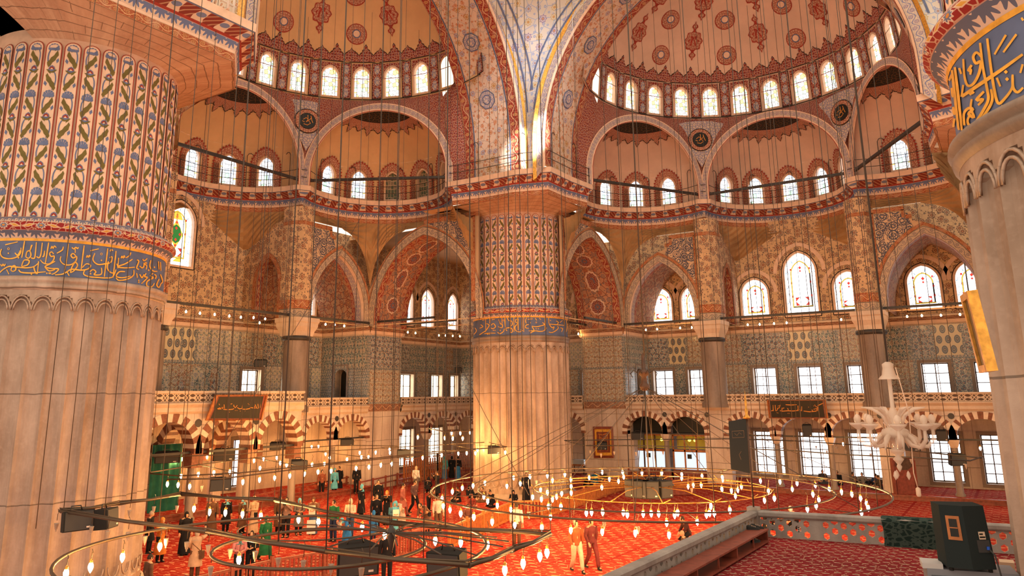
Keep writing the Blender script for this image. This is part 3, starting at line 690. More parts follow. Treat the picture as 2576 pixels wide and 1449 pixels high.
    def ring(s, z, o=0): th = s/9.2; r = RR(z)+o; return sd.P(ra+r*cos(th), r*sin(th), z)
    bw = radians(13.3)*9.2; mb = MB(); dec = MB()
    for i in range(-8, 9):
        cx = i*bw; half = bw/2
        if abs(cx/9.2) > 1.90: continue
        hol = arch2d(cx, 25.98, .50, 27.4, 28.0, 6)
        mb.poly([(s, 25.7) for s in lin(cx-half, cx+half, 2)]+[(s, 28.45) for s in lin(cx+half, cx-half, 2)], [hol], lambda s, z: ring(s, z))
        # plain frame round the opening, red lattice above, red pilaster panels between
        fr = rect2d(cx-.70, 25.86, cx+.70, 28.30)
        def dq(R_, m_, o): dec.face([ring(x, z, -o) for x, z in R_], R_, m_)
        dec.poly(rect2d(cx-.66, 27.2, cx+.66, 28.28), [[p for p in arch2d(cx, 27.25, .62, 27.4, 28.12, 6)]], lambda x, z: ring(x, z, -.02), 0)
        for sx in (-1,):
            x0 = cx+half; dq(rect2d(x0-.36, 25.82, x0+.36, 28.32), 2, .02); dq(rect2d(x0-.31, 25.87, x0+.31, 28.27), 0, .035)
            for zz in (26.25, 27.05, 27.85):
                dec.face([ring(x0+.2*cos(a), zz+.34*sin(a), -.045) for a in lin(0, 2*pi, 8)[:-1]], [(cos(a)*.2, sin(a)*.3) for a in lin(0, 2*pi, 8)[:-1]], 1)
        dq(rect2d(cx-half, 25.74, cx+half, 25.80), 2, .03); dq(rect2d(cx-half, 28.34, cx+half, 28.40), 2, .03)
        vis = -6 <= i <= 6 if nm == 'right' else -2 <= i <= 6
        if vis:
            dirw = 'at the middle of' if i == 0 else ('%s to the %s of the middle of' % (['', 'one', 'two', 'three', 'four', 'five', 'six'][abs(i)], 'left' if i < 0 else 'right'))
            win('round-headed amber mosaic window %s the ring in the %s half dome' % (dirw, nm), lambda e: sg_window(e, ring, cx, 25.98, .50, 27.4, 28.0, .3, 'sg1'))
    part(mb, 'window_ring', M[warm], root); part(dec, 'ring_pattern', [M['red_lattice'], M['blue_lattice'], M['black_line']], root)
    # dome above the ring
    zs0 = 25.5; Rd = 9.35
    def dome(th, z, o=0):
        k_ = Rd-o; r = sqrt(max(0, k_*k_-(z-zs0)**2)); return sd.P(ra+r*cos(th), r*sin(th), z)
    mb = MB(); zz = [28.35, 28.8, 29.3, 29.9, 30.5, 31.1, 31.7, 32.3, 32.9, 33.5, 34.1, 34.5]
    def dm(u, z):
        r = sqrt(Rd*Rd-(z-zs0)**2); lim = math.acos(max(-1, min(1, (14.2-ra)/r))); return dome(u*lim, z)
    mb.grid(dm, lin(-1, 1, 44), zz); part(mb, 'dome_shell', M[warm], root)
    dec = MB()
    def loc(th, z0, x, y, o=.03):  # local metres on the dome shell around (th, z0)
        el = math.asin((z0-zs0)/Rd)+y/Rd; rr_ = Rd*cos(el); return dome(th+x/max(.5, Rd*cos(math.asin((z0-zs0)/Rd))), zs0+Rd*sin(el), o)
    def blob(th, z0, pts, m_, o): dec.face([loc(th, z0, x, y, o) for x, y in pts], pts, m_)
    bwm = 1.02; nme = int(1.70*9.0/bwm)
    for i in range(-nme, nme+1):
        th = (i+.5)*bwm/9.0
        if abs(th) > 1.74: continue
        big = i % 2 == 0; h = 1.12 if big else .88
        sh = [(-.51, 0), (.51, 0), (.51, .42), (.40, .46), (.36, .56), (.26, .60), (.24, .74 if big else .66), (.12, .80 if big else .70), (.10, h-.16), (0, h), (-.10, h-.16), (-.12, .80 if big else .70), (-.24, .74 if big else .66), (-.26, .60), (-.36, .56), (-.40, .46), (-.51, .42)]
        blob(th, 28.4, [(x*1.12, y*1.04+.03) for x, y in sh], 2, .02); blob(th, 28.4, sh, 0, .05)
    def roundel(th, z0):
        for r, m_, o in ((.70, 1, .03), (.64, 3, .045), (.34, 1, .06), (.29, 4, .07), (.22, 5, .08)):
            blob(th, z0, [(r*cos(a), r*sin(a)) for a in lin(0, 2*pi, 20)[:-1]], m_, o)
    def pendant(th, z0):
        o = [(.70+.07*cos(8*a))*1 for a in lin(0, 2*pi, 32)[:-1]]; aa = lin(0, 2*pi, 32)[:-1]
        out = [(r*cos(a)*.86, r*sin(a)) for r, a in zip(o, aa)]
        blob(th, z0, [(x*1.04, y*1.04) for x, y in out], 1, .03); blob(th, z0, [(x*.93, y*.93) for x, y in out], 3, .045)
        blob(th, z0, [(.33*cos(a)*(1+.25*cos(6*a)), .33*sin(a)*(1+.25*cos(6*a))) for a in lin(0, 2*pi, 36)[:-1]], 1, .055)
        for sg in (-1, 1):
            fin = [(-.08, .62), (.08, .62), (.10, .85), (.24, .98), (.20, 1.12), (.08, 1.2), (0, 1.42), (-.08, 1.2), (-.20, 1.12), (-.24, .98), (-.10, .85)]
            blob(th, z0, [(x, y*sg) for x, y in fin], 1, .05); blob(th, z0, [(x*.6, (y*.8+.2)*sg) for x, y in fin[2:]], 3, .06)
    for k in (-2, -1, 0, 1, 2):
        pendant(radians(34.5*k-1), 31.05)
        if k < 2: roundel(radians(34.5*k+16.5), 30.08); roundel(radians(34.5*k+16.5), 32.1); pendant(radians(34.5*k+2), 33.05)
    if nm == 'left':
        st = [(0.0, 1.3), (1.5, 1.0), (1.8, .2), (1.6, -.5), (1.7, -1.0), (.3, -.9), (.1, -.6), (.25, -.2), (-.1, .2)]
        blob(radians(93), 30.7, st, 6, .012)
    part(dec, 'dome_pattern', [M['red_lattice'], M['redpaint'], M['black_line'], M['red_lattice2'], M['bluepaint'], M['creampaint'], M['stain']], root)
    return root
M['sg_dim'] = None
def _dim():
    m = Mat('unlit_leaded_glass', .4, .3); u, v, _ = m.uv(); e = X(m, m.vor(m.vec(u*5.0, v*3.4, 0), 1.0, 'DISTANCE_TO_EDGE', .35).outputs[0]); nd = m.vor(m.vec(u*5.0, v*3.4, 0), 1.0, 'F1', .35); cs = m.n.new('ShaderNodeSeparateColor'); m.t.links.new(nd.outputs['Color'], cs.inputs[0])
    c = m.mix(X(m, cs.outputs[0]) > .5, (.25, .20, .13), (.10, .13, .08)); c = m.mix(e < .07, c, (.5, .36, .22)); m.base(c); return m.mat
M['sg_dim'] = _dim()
upper_side(SB, 'right'); upper_side(SA, 'left')
# --- great arches, pendentives -------------------------------------------------------------------
GA = arch2d(0, 19.6, 10.0, 21.0, 32.1, 22)       # (t, z) outline from bottom right over the crown to bottom left
GAs = GA[:-1] if False else GA
def great_arch(sd, nm):
    root = struct('ceiling_arch_%s' % nm, 'great pointed arch painted with blossoms, opening to the %s half dome' % nm, 'arch')
    aH, aR = 10.2, 14.4; pts = GA; L = [0]
    for p, q in zip(pts, pts[1:]): L.append(L[-1]+hypot(q[0]-p[0], q[1]-p[1]))
    for (a0, a1, mt, name) in ((aH, aH+.72, 'vine_red', 'hall_border'), (aH+.72, aH+.80, 'bluepaint', 'blue_line'), (aH+.80, aR-.80, 'flor_arch', 'blossom_field'), (aR-.80, aR-.72, 'bluepaint', 'blue_line'), (aR-.72, aR, 'vine_red', 'rear_border')):
        mb = MB(); mb.grid(lambda i, a: sd.P(a, *pts[int(i)]), list(range(len(pts))), [a0, a1], lambda i, a: (L[int(i)], (a-a0)/(a1-a0) if mt.startswith('vine') else a)); part(mb, name, M[mt], root)
    # octagonal medallions on the soffit
    d = MB()
    def at(u, a, o=.03):
        u = max(0, min(L[-1]-1e-4, u)); i = max(k for k in range(len(L)) if L[k] <= u); i = min(i, len(pts)-2); f = (u-L[i])/(L[i+1]-L[i]); p, q = pts[i], pts[i+1]
        dx, dz = q[0]-p[0], q[1]-p[1]; l = hypot(dx, dz); return sd.P(a, p[0]+dx*f-dz/l*o, p[1]+dz*f+dx/l*o)
    am = (aH+aR)/2
    for half in (0, 1):
        for u in (4.9, 8.6, 12.3, 15.5):
            uu = u if half == 0 else L[-1]-u
            for r, m_, o in ((.62, 0, .03), (.55, 1, .04), (.34, 0, .05), (.27, 1, .06)):
                d.face([at(uu+r*sin(a), am+r*cos(a), o) for a in lin(pi/8, 2*pi+pi/8, 8)[:-1]], [(r*cos(a), r*sin(a)) for a in lin(0, 2*pi, 8)[:-1]], m_)
    part(d, 'octagon_pattern', [M['bluepaint'], M['blue_lattice']], root)
    # moulding and painted face towards the hall
    mb = MB(); op = [(p[0]*1.0, p[1]) for p in pts]; o1, o2, o3 = offs(pts, .10), offs(pts, .62), offs(pts, .80)
    for i in range(len(pts)-1):
        for A_, B_, a0, a1, m_ in ((pts, o1, aH, aH-.10, 0), (o1, o1, aH-.10, aH+.02, 0), (o1, o2, aH+.02, aH+.02, 1), (o2, o3, aH+.02, aH-.12, 2), (o3, o3, aH-.12, aH+.3, 2)):
            mb.face([sd.P(a0, *A_[i]), sd.P(a0, *A_[i+1]), sd.P(a1, *B_[i+1]), sd.P(a1, *B_[i])], [(L[i], 0), (L[i+1], 0), (L[i+1], 1), (L[i], 1)], m_)
    part(mb, 'face_moulding', [M['creampaint'], M['vine_blue'], M['gold']], root)
great_arch(SB, 'right'); great_arch(SA, 'left')
def pendentive(pA, pB, name, label):
    """spherical triangle between two arch faces; pA(w, z) and pB(w, z) give the two edges"""
    root = struct(name, label, 'pendentive'); mb = MB(); zs = lin(19.6, 31.6, 24)
    def f(u, z, o=0):
        w = half_w(z)+.8 if z < 31 else half_w(z)+.8; a, b = pA(w), pB(w); ra, rb = hypot(*a), hypot(*b); ta, tb = atan2(a[1], a[0]), atan2(b[1], b[0])
        if tb-ta > pi: tb -= 2*pi
        if ta-tb > pi: ta -= 2*pi
        t = ta+(tb-ta)*u; r = ra+(rb-ra)*u+sin(pi*u)*.10*abs(tb-ta)*3-o; return (r*cos(t), r*sin(t), z)
    def uvf(u, z): w = half_w(z)+.8; a, b = pA(w), pB(w); W = hypot(a[0]-b[0], a[1]-b[1]); return ((u-.5)*W, z)
    mb.grid(f, lin(0, 1, 14), zs, uvf); part(mb, 'field', M['flor_pend'], root)
    d = MB()
    def g(x, z, o): w = half_w(z)+.8; a, b = pA(w), pB(w); W = hypot(a[0]-b[0], a[1]-b[1]); return f(.5+x/W, z, o)
    for k in (.10, .26): # blue lines parallel to the edges
        for sg in (-1, 1):
            P = []
            for z in lin(22.6+k*8, 31, 16): w = half_w(z)+.8; a, b = pA(w), pB(w); W = hypot(a[0]-b[0], a[1]-b[1]); P.append((sg*(W/2-k*2-.2*(z-19.6)*k), z))
            d.ribbon(P, .10, lambda x, z: g(x, z, .04), 0)
    for r, m_, o in ((1.75, 0, .05), (1.62, 1, .07), (1.55, 0, .09)):
        d.face([g(r*cos(a), 31.2+r*sin(a)*.8, o) for a in lin(pi, 2*pi, 16)], None, m_)
    for st in ([(-1.2, 30.9), (-.6, 30.4), (.2, 30.55), (.9, 30.4), (1.1, 30.9)], [(-.5, 30.95), (-.3, 30.3)], [(.3, 30.95), (.4, 30.25), (.7, 30.2)], [(-.9, 30.5), (-.8, 30.8)]): d.ribbon(st, .09, lambda x, z: g(x, z, .12), 2)
    part(d, 'line_pattern', [M['bluepaint'], M['creampaint'], M['goldpaint']], root)
pendentive(lambda w: (-(10.2+1.4), w), lambda w: (-w, 10.2), 'ceiling_pendentive_1', 'pale blue painted pendentive above the far fluted pier')
pendentive(lambda w: (w, 10.2), lambda w: (11.6, w), 'ceiling_pendentive_2', 'painted pendentive above the hidden pier at the right end of the half dome')

mb = MB()
for x0, y0, x1, y1 in ((-19, 11, -11.3, 19.5), (-11.4, 11, -10.25, 15.4), (-19.5, 10.2, -12.4, 11.3), (-19, -19.5, -11.3, -11), (-19.5, -11.3, -12.4, -10.2), (11.3, 11, 19, 19.5), (10.25, 11, 11.4, 15.4), (-31.5, -30, -10.3, -12)):
    mb.face([(x0, y0, 18.12), (x1, y0, 18.12), (x1, y1, 18.12), (x0, y1, 18.12)], rect2d(x0, y0, x1, y1))
o = mb.build('ceiling_pier_head', M['plaster']); tag(o, 'plain underside of the walkway around the pier heads', 'ceiling', kind='structure')
# ------------------------------------------------------------------ lower walls of one side
ARC, OUT = 23.77, 28.4
def lower_side(sd, nm):
    P = sd.P; left = nm == 'left'; root = struct('wall_%s' % nm, 'outer wall on the %s with tiles below and painted plaster above' % nm, 'wall')
    tmin, tmax = (-27, 28.4) if left else (-29.8, 26)
    sgn = 1 if left else -1                      # side of the far corner bay
    fo = lambda x, z, o=0: P(OUT+o, x, z)        # outer wall face, o = outwards
    # windows: (t, half width, bottom, spring, crown, kind)
    up = [(.15, 1.05, 11.5, 14.5, 15.9, 1), (-3.1, .93, 11.5, 13.2, 14.25, 1), (3.25, .93, 11.5, 13.2, 14.25, 1), (7.75, .92, 11.4, 13.1, 14.2, 1), (10.5, .92, 11.4, 13.1, 14.2, 1), (-7.75, .92, 11.5, 13.1, 14.2, 1), (-10.4, .95, 11.5, 13.1, 14.2, 1)]
    mid = [(.15, .78), (-2.85, .78), (3.35, .76), (7.8, .77), (10.7, .75), (-7.7, .77), (-10.45, .78)]
    low = [(.05, .95), (-2.95, .98), (3.25, .98), (7.8, .86), (10.55, .8)]
    if left:
        up = [(-.75, 1.05, 14.06, 16.7, 18.0, 2), (7.75, .5, 11.9, 14.0, 15.0, 1), (10.2, .5, 11.9, 14.0, 15.0, 1), (20.9, .85, 12.0, 14.1, 15.3, 1), (23.75, .85, 12.0, 14.0, 15.2, 1), (27.4, .75, 12.0, 14.0, 15.2, 1), (17.8, .8, 12, 14, 15.2, 1)]
        mid = [(5.4, .78), (9.5, .7), (21.15, .85), (25.1, .78), (27.6, .6), (17.4, .8)]
        low = [(21.2, .9), (25.0, .95), (17.2, .9), (4.9, .6), (-.3, .5), (-3.2, .5)]
    else:
        up += [(-16.7, .8, 11.8, 13.6, 14.8, 1), (-21, .8, 11.8, 13.6, 14.8, 1)]; mid += [(-16.6, .75), (-21, .8)]; low += [(-16.4, .9), (-20.5, .9)]
    hol = lambda L: L
    mb = MB(); mb.poly(rect2d(tmin, 0, tmax, 5.3), [rect2d(t-h, .62, t+h, 3.5) for t, h in low], lambda x, z: fo(x, z)); part(mb, 'marble_dado', M['marble_wall'], root)
    mb = MB(); mb.poly(rect2d(tmin, 5.3, tmax, 10.5), [rect2d(t-h, 6.0, t+h, 7.9) for t, h in mid], lambda x, z: fo(x, z)); part(mb, 'tile_ground', M['tile_border'], root)
    mb = MB(); mb.poly(rect2d(tmin, 10.5, tmax, 18.4), [arch2d(t, z0, h, zs, zc, 8) for t, h, z0, zs, zc, k in up], lambda x, z: fo(x, z)); part(mb, 'painted_plaster', M['flor_grey' if not left else 'flor_grey'], root)
    # tile panels, two rows
    rr = random.Random(11 if left else 4); tl = MB(); mats = ['tile_a', 'tile_b', 'tile_c', 'tile_d', 'tile_e', 'tile_ogee', 'tile_check']
    spec = {} if left else {-9.1: 5, .2: 5, 9.2: 5}
    t = tmin+.3
    while t < tmax-1.2:
        w_ = rr.choice([1.15, 1.3, 1.5]) if not left else rr.choice([.85, 1.05, 1.25]); mi = rr.choice([0, 1, 2, 2, 3, 4, 0])
        for k, v in spec.items():
            if t < k < t+w_+.25: mi = v
        if left and 21.6 < t < 26: mi = rr.choice([6, 2, 6, 0])
        if left and t < 5: mi = rr.choice([3, 4, 5, 2, 3, 1])
        tl.face([fo(x, z, -.02) for x, z in rect2d(t, 8.35, t+w_, 10.3)], rect2d(t, 8.35, t+w_, 10.3), mi); t += w_+.16
    xs = sorted(mid); prev = tmin
    for (t, h) in xs+[(tmax+1, 0)]:
        a, b = prev+.12, t-h-.36
        if b-a > .35:
            n = max(1, int((b-a)/1.35)); ww = (b-a)/n
            for i in range(n): R_ = rect2d(a+i*ww+.06, 5.5, a+(i+1)*ww-.06, 8.15); tl.face([fo(x, z, -.02) for x, z in R_], R_, rr.choice([3, 1, 0, 2, 4]) if not left else rr.choice([3, 4, 1, 2]))
        prev = t+h+.24
    part(tl, 'tile_pattern', [M[k] for k in mats], root)
    if left: # niche-shaped panels of the lower row near the lodge
        for i, t in enumerate((-6.0, -4.7, -3.3, -2.2, -1.1, .2, 1.3, 2.5)):
            o = MB(); w_ = .46 if i % 2 == 0 else .30; L = arch2d(t, 5.6, w_, 7.3, 8.05, 6); o.poly(L, [], lambda x, z: fo(x, z, -.035)); L2 = arch2d(t, 5.6, w_*.62, 6.6, 7.3, 6); o.poly(L2, [], lambda x, z: fo(x, z, -.05), 1); part(o, 'niche_tile_panel', [M['tile_e'] if i % 2 else M['tile_d'], M['tile_a'] if i % 2 else M['tile_c']], root)
    # cornice between tiles and painting
    def strip_cornice(fn, x0, x1, nm_='dado_cornice', par=root):
        c = MB(); pr = [(0, 10.32, 2), (-.10, 10.42, 0), (-.16, 10.62, 1), (-.26, 10.84, 2), (-.28, 10.95, 2), (.0, 11.0, 2)]
        for (o0, z0, m_), (o1, z1, _) in zip(pr, pr[1:]): c.face([fn(x0, z0, o0), fn(x1, z0, o0), fn(x1, z1, o1), fn(x0, z1, o1)], [(x0, 0), (x1, 0), (x1, 1), (x0, 1)], m_)
        part(c, nm_, [M['creampaint'], M['vine_brown'], M['marble_pale']], par)
    strip_cornice(fo, tmin, tmax)
    for i, (t, h, z0, zs, zc, k) in enumerate(up):
        where = 'middle bay' if abs(t) < 4.5 else ('bay right of the fluted pier' if (sgn*t > 12) else ('side bay towards the far pier' if sgn*t > 0 else 'side bay away from the far pier'))
        n_ = [q for q in sorted(up) if (abs(q[0]) < 4.5) == (abs(t) < 4.5) and (sgn*q[0] > 12) == (sgn*t > 12) and (q[0] > 0) == (t > 0)].index((t, h, z0, zs, zc, k))
        win('%s stained-glass pointed window number %d from the left in the %s of the %s wall' % ('tall' if zc > 15.5 else 'arched', n_+1, where, nm), lambda e: big_window(e, fo, t, z0, h, zs, zc, .30, k == 2))
        bd = MB(); I = arch2d(t, z0, h+.2, zs, zc+.2, 8); band_strip(bd, offs(I, .28)[1:-1][::-1], .26, lambda x, z: fo(x, z, -.02)); part(bd, 'window_surround', M['creampaint'], root)
    for i, (t, h) in enumerate(sorted(mid)):
        sun = left and t > 5 and t != 9.5
        win('square gallery window number %d from the left in the tiled %s wall' % (i+1, nm), lambda e: rect_window(e, fo, t, 6.0, h, 7.9, .45, 2, 2 if left else 3, 'sun_pane' if sun else 'sky_pane'))
    for i, (t, h) in enumerate(sorted(low)):
        sun = left and t > 16
        win('tall barred ground-floor window number %d from the left in the %s wall' % (i+1, nm), lambda e: rect_window(e, fo, t, .62, h, 3.5, .40, 3, 5, 'sun_pane' if sun else 'sky_pane', 'wood_dark'))
    # ------------------------------------------------ buttresses with tiles
    arcade = struct('wall_%s_arcade' % nm, 'arcaded gallery front with buttresses and painted arches before the %s wall' % nm, 'arcade')
    fp = lambda x, z, o=0: P(ARC+o, x, z)
    for sg in (-1, 1):
        t0, t1 = 11.5, 14.95
        if not left and sg > 0: pass
        mb = MB(); fs = lambda a, z, o=0: P(a, sg*(t0-o*-1), z); fs2 = lambda a, z, o=0: P(a, sg*(t1+o*-1), z)
        def tq(x): return sg*x
        q = MB(); q.poly(rect2d(min(tq(t0), tq(t1)), 0, max(tq(t0), tq(t1)), 5.1), [], lambda x, z: fp(x, z)); q.poly(rect2d(ARC, 0, OUT, 5.1), [], lambda a, z: P(a, sg*t0, z)); q.poly(rect2d(ARC, 0, OUT, 5.1), [], lambda a, z: P(a, sg*t1, z)); part(q, 'buttress_marble', M['marble_wall'], arcade)
        q = MB(); L = rect2d(min(tq(t0), tq(t1)), 5.1, max(tq(t0), tq(t1)), 5.62); q.poly(L, [], lambda x, z: fp(x, z, -.02), 0, lambda x, z: (x, (z-5.1)/.52)); part(q, 'carved_base', M['vine_brown'], arcade)
        q = MB(); nich = arch2d(ARC+2.6, 6.0, .55, 7.6, 8.0, 6)
        for fn, L, ho in ((fp, rect2d(min(tq(t0), tq(t1)), 5.62, max(tq(t0), tq(t1)), 10.4), []), (lambda x, z, o=0: P(x, sg*(t0+o), z), rect2d(ARC, 5.3, OUT, 10.4), [nich]), (lambda x, z, o=0: P(x, sg*(t1-o), z), rect2d(ARC, 5.3, OUT, 10.4), [])):
            q.poly(L, ho, lambda x, z: fn(x, z), 0)
        part(q, 'tile_ground', M['tile_border'], arcade)
        q = MB()
        for z0, z1, m_ in ((5.75, 7.95, 0), (8.12, 10.2, 1)):
            R_ = rect2d(min(tq(t0), tq(t1))+.16, z0, max(tq(t0), tq(t1))-.16, z1); q.face([fp(x, z, -.02) for x, z in R_], R_, m_)
            for tt, o in ((t0, -.02), (t1, .02)):
                if tt == t0 and z0 < 7: continue
                R_ = rect2d(ARC+.2, z0, OUT-.2, z1); q.face([P(a, sg*(tt+o), z) for a, z in R_], R_, m_ if tt == t1 else 2)
        part(q, 'tile_pattern', [M['tile_b'], M['tile_a'] if left else M['tile_b'], M['tile_c']], arcade)
        q = MB(); q.strip(nich, lambda a, z: P(a, sg*t0, z), lambda a, z: P(a, sg*(t0+.6), z), 0); q.poly(nich, [], lambda a, z: P(a, sg*(t0+.6), z), 1); band_strip(q, offs(rect2d(ARC+1.85, 6.0, ARC+3.35, 8.35), 0), .2, lambda a, z: P(a, sg*(t0-.04), z), 0, closed=True); part(q, 'wall_niche', [M['marble_dark'], M['blackboard']], arcade)
        strip_cornice(fp, min(tq(t0), tq(t1))-.0, max(tq(t0), tq(t1)), 'buttress_cornice', arcade)
        strip_cornice(lambda a, z, o: P(a, sg*(t0+o), z), ARC-.2, OUT, 'buttress_cornice', arcade); strip_cornice(lambda a, z, o: P(a, sg*(t1-o), z), ARC-.2, OUT, 'buttress_cornice', arcade)
    # ------------------------------------------------ big aisle arches between pier and buttress
    for sg in (-1, 1):
        ext = arch2d(18.95, 11.0, 4.95, 11.6, 17.45, 14); inn = arch2d(18.95, 10.9, 4.35, 11.3, 16.85, 14)
        for tf, o in ((11.42, -1), (14.95, 1)):
            fn = lambda a, z, q=0: P(a, sg*(tf+o*q), z)
            ou = [(14.3, 10.9), (ARC+.05, 10.9), (ARC+.05, 13.4)]+[p for p in ext if p[0] > 19.2 and p[1] > 13.4 and p[0] < ARC]+[(18.95, 17.5), (18.8, 17.9), (14.3, 17.9)]
            iw = [p for p in inn if p[0] > 14.35]; iw2 = sorted([p for p in inn if p[1] > 10.95], key=lambda p: 0)
            # plate: band between opening and the outer outline
            hole = arch2d(18.95, 10.95, 4.35, 11.3, 16.85, 14); hole = [(max(14.45, p[0]), p[1]) for p in hole]
            q = MB(); q.poly(ou, [[(p[0], max(p[1], 10.97)) for p in hole]], lambda a, z: fn(a, z)); part(q, 'arch_wall', M['plaster'], arcade)
            q = MB(); pa = [p for p in arch2d(18.95, 10.9, 4.35, 11.3, 16.85, 18) if p[0] > 14.3]
            band_strip(q, pa[::-1], .55, lambda a, z: fn(a, z, .03), 0); band_strip(q, offs(pa, .57)[1:-1][::-1], .10, lambda a, z: fn(a, z, .035), 2)
            # spandrel with scrolls, framed in red
            top = 17.72; e2 = [p for p in offs(arch2d(18.95, 10.9, 4.35, 11.3, 16.85, 18), .72) if 15.0 < p[0] < 18.6 and p[1] > 12.2]
            lo_ = sorted(e2); spn = [(14.95, top), (14.95, lo_[0][1])]+lo_+[(18.5, top-.12), (18.5, top)] if lo_ else None
            if spn: q.poly(spn, [], lambda a, z: fn(a, z, .03), 1)
            q.face([fn(a, z, .04) for a, z in rect2d(14.3, 17.55, 18.9, 17.88)], [(0, 0), (4.6, 0), (4.6, 1), (0, 1)], 2)
            q.face([fn(a, z, .04) for a, z in rect2d(14.62, 12, 14.95, 17.6)], [(0, 0), (0, 1), (5.6, 1), (5.6, 0)], 2)
            part(q, 'arch_pattern', [M['vine_grey'], M['flor_arab'], M['vine_orange']], arcade)
        pa = arch2d(18.95, 10.9, 4.35, 11.3, 16.85, 18); L = [0]
        for p, q_ in zip(pa, pa[1:]): L.append(L[-1]+hypot(q_[0]-p[0], q_[1]-p[1]))
        q = MB()
        for v0, v1, m_ in ((0, .62, 1), (.62, 2.9, 0), (2.9, 3.53, 1)):
            q.grid(lambda i, v: P(pa[int(i)][0], sg*(11.42+v), pa[int(i)][1]), list(range(len(pa))), [v0, v1], lambda i, v: (L[int(i)], (v-v0)/(v1-v0) if m_ == 1 else v), m_)
        part(q, 'soffit', [M['flor_red'], M['vine_red']], arcade)
        q = MB()
        def at(u, v, o=.04):
            u = max(0, min(L[-1]-1e-4, u)); i = max(k for k in range(len(L)) if L[k] <= u); i = min(i, len(pa)-2); f = (u-L[i])/(L[i+1]-L[i]); p, r_ = pa[i], pa[i+1]; dx, dz = r_[0]-p[0], r_[1]-p[1]; l = hypot(dx, dz)
            return P(p[0]+dx*f-dz/l*o, sg*(11.42+v), p[1]+dz*f+dx/l*o)
        for half in (0, 1):
            for n_, u in enumerate((1.6, 3.6, 5.4, 6.9)):
                uu = u if not half else L[-1]-u; ru, rv = (.60, .62) if n_ % 2 == 0 else (.85, .55)
                for s_, m_, o in ((1, 0, .03), (.82, 1, .045), (.34, 2, .06), (.2, 1, .07)):
                    q.face([at(uu+ru*s_*cos(a)*(1+.06*cos(12*a)), 1.76+rv*s_*sin(a)*(1+.06*cos(12*a)), o) for a in lin(0, 2*pi, 36)[:-1]], [(cos(a)*ru, sin(a)*rv) for a in lin(0, 2*pi, 36)[:-1]], m_)
        part(q, 'soffit_pattern', [M['creampaint'], M['red_lattice'], M['greypaint']], arcade)
    # ------------------------------------------------ pillars on the gallery edge
    for sg in (-1, 1):
        tc = sg*4.98; c = P(ARC+.05, tc, 0)
        q = MB(); q.lathe([(.92, 5.2), (.92, 5.5), (.80, 5.6), (.78, 9.55)], 20, (c[0], c[1], 0)); part(q, 'pillar_shaft', M['marble_dark'], arcade)
        q = MB(); q.lathe([(.80, 9.55), (.90, 9.6), (.90, 9.78), (.80, 9.83)], 20, (c[0], c[1], 0)); part(q, 'pillar_collar', M['iron'], arcade)
        q = MB()
        pr = [(.80, 9.83), (.86, 10.1), (1.02, 10.4), (1.04, 10.62), (1.10, 10.7), (1.10, 10.95)]; us = [pi/4+pi/2*i for i in range(5)]
        q.grid(lambda u, k: (c[0]+pr[k][0]*1.25*cos(u), c[1]+pr[k][0]*1.25*sin(u), pr[k][1]), us, list(range(6)), lambda u, k: (u, pr[k][1]), smooth=False); part(q, 'pillar_capital', M['marble_pale'], arcade)
        w_ = .78                               # painted upper pillar, hexagonal nose towards the hall
        pl = [(ARC+.9, tc+w_), (ARC+.05, tc+w_), (ARC-.62, tc+.42), (ARC-.62, tc-.42), (ARC+.05, tc-w_), (ARC+.9, tc-w_)]
        q = MB(); u = 0
        for a, b in zip(pl, pl[1:]):
            d = hypot(b[0]-a[0], b[1]-a[1])
            for z0, z1, m_ in ((10.95, 11.5, 1), (11.5, 12.1, 2), (12.1, 16.9, 0), (16.9, 17.15, 2), (17.15, 18.1, 0)):
                q.face([P(a[0], a[1], z0), P(b[0], b[1], z0), P(b[0], b[1], z1), P(a[0], a[1], z1)], [(u, z0 if m_ == 0 else 0), (u+d, z0 if m_ == 0 else 0), (u+d, z1 if m_ == 0 else 1), (u, z1 if m_ == 0 else 1)], m_)
            u += d
        part(q, 'painted_pillar', [M['flor_grey'], M['vine_grey'], M['vine_orange']], arcade)
    # ------------------------------------------------ side-bay arches on the gallery edge, with their vaults
    for sg in (-1, 1):
        c0 = sg*8.5; ou = [(c0-2.95, 10.9), (c0+2.95, 10.9), (c0+2.95, 17.9), (c0-2.95, 17.9)]
        hole = arch2d(c0, 10.95, 2.45, 11.6, 15.5, 14); ext = arch2d(c0, 10.95, 3.0, 11.6, 16.05, 14)
        # the plate follows the arch on the buttress side and a stepped panel on the pillar side
        top = [p for p in ext if p[1] > 12.2 and sg*p[0] >= 8.5]; top = sorted(top, key=lambda p: sg*p[0])   # from crown to buttress
        pil = sg*5.55
        out = [(pil, 10.9), (pil, 17.35), (sg*7.6, 17.35), (sg*7.6, 16.9), (sg*7.95, 16.9), (sg*7.95, 16.35), (sg*8.45, 16.2)]+top+[(sg*11.5, 12.2), (sg*11.5, 10.9)]
        if sg < 0: pass
        q = MB(); q.poly(out if sg > 0 else out, [[(p[0], max(p[1], 10.96)) for p in hole]], lambda x, z: fp(x, z)); part(q, 'arch_wall', M['plaster'], arcade)
        q = MB(); band_strip(q, hole[::-1], .42, lambda x, z: fp(x, z, -.03), 0); band_strip(q, offs(hole, .44)[::-1], .20, lambda x, z: fp(x, z, -.035), 2)
        e2 = sorted([p for p in offs(arch2d(c0, 10.95, 2.45, 11.6, 15.5, 20), .66) if 5.7 < sg*p[0] < 8.3 and p[1] > 12.3], key=lambda p: sg*p[0])
        spn = [(sg*5.85, 17.0), (sg*5.85, e2[0][1]+.1)]+e2+[(sg*7.75, 16.55), (sg*7.75, 16.85), (sg*7.3, 16.85), (sg*7.3, 17.0)]
        q.poly(spn, [], lambda x, z: fp(x, z, -.03), 1)
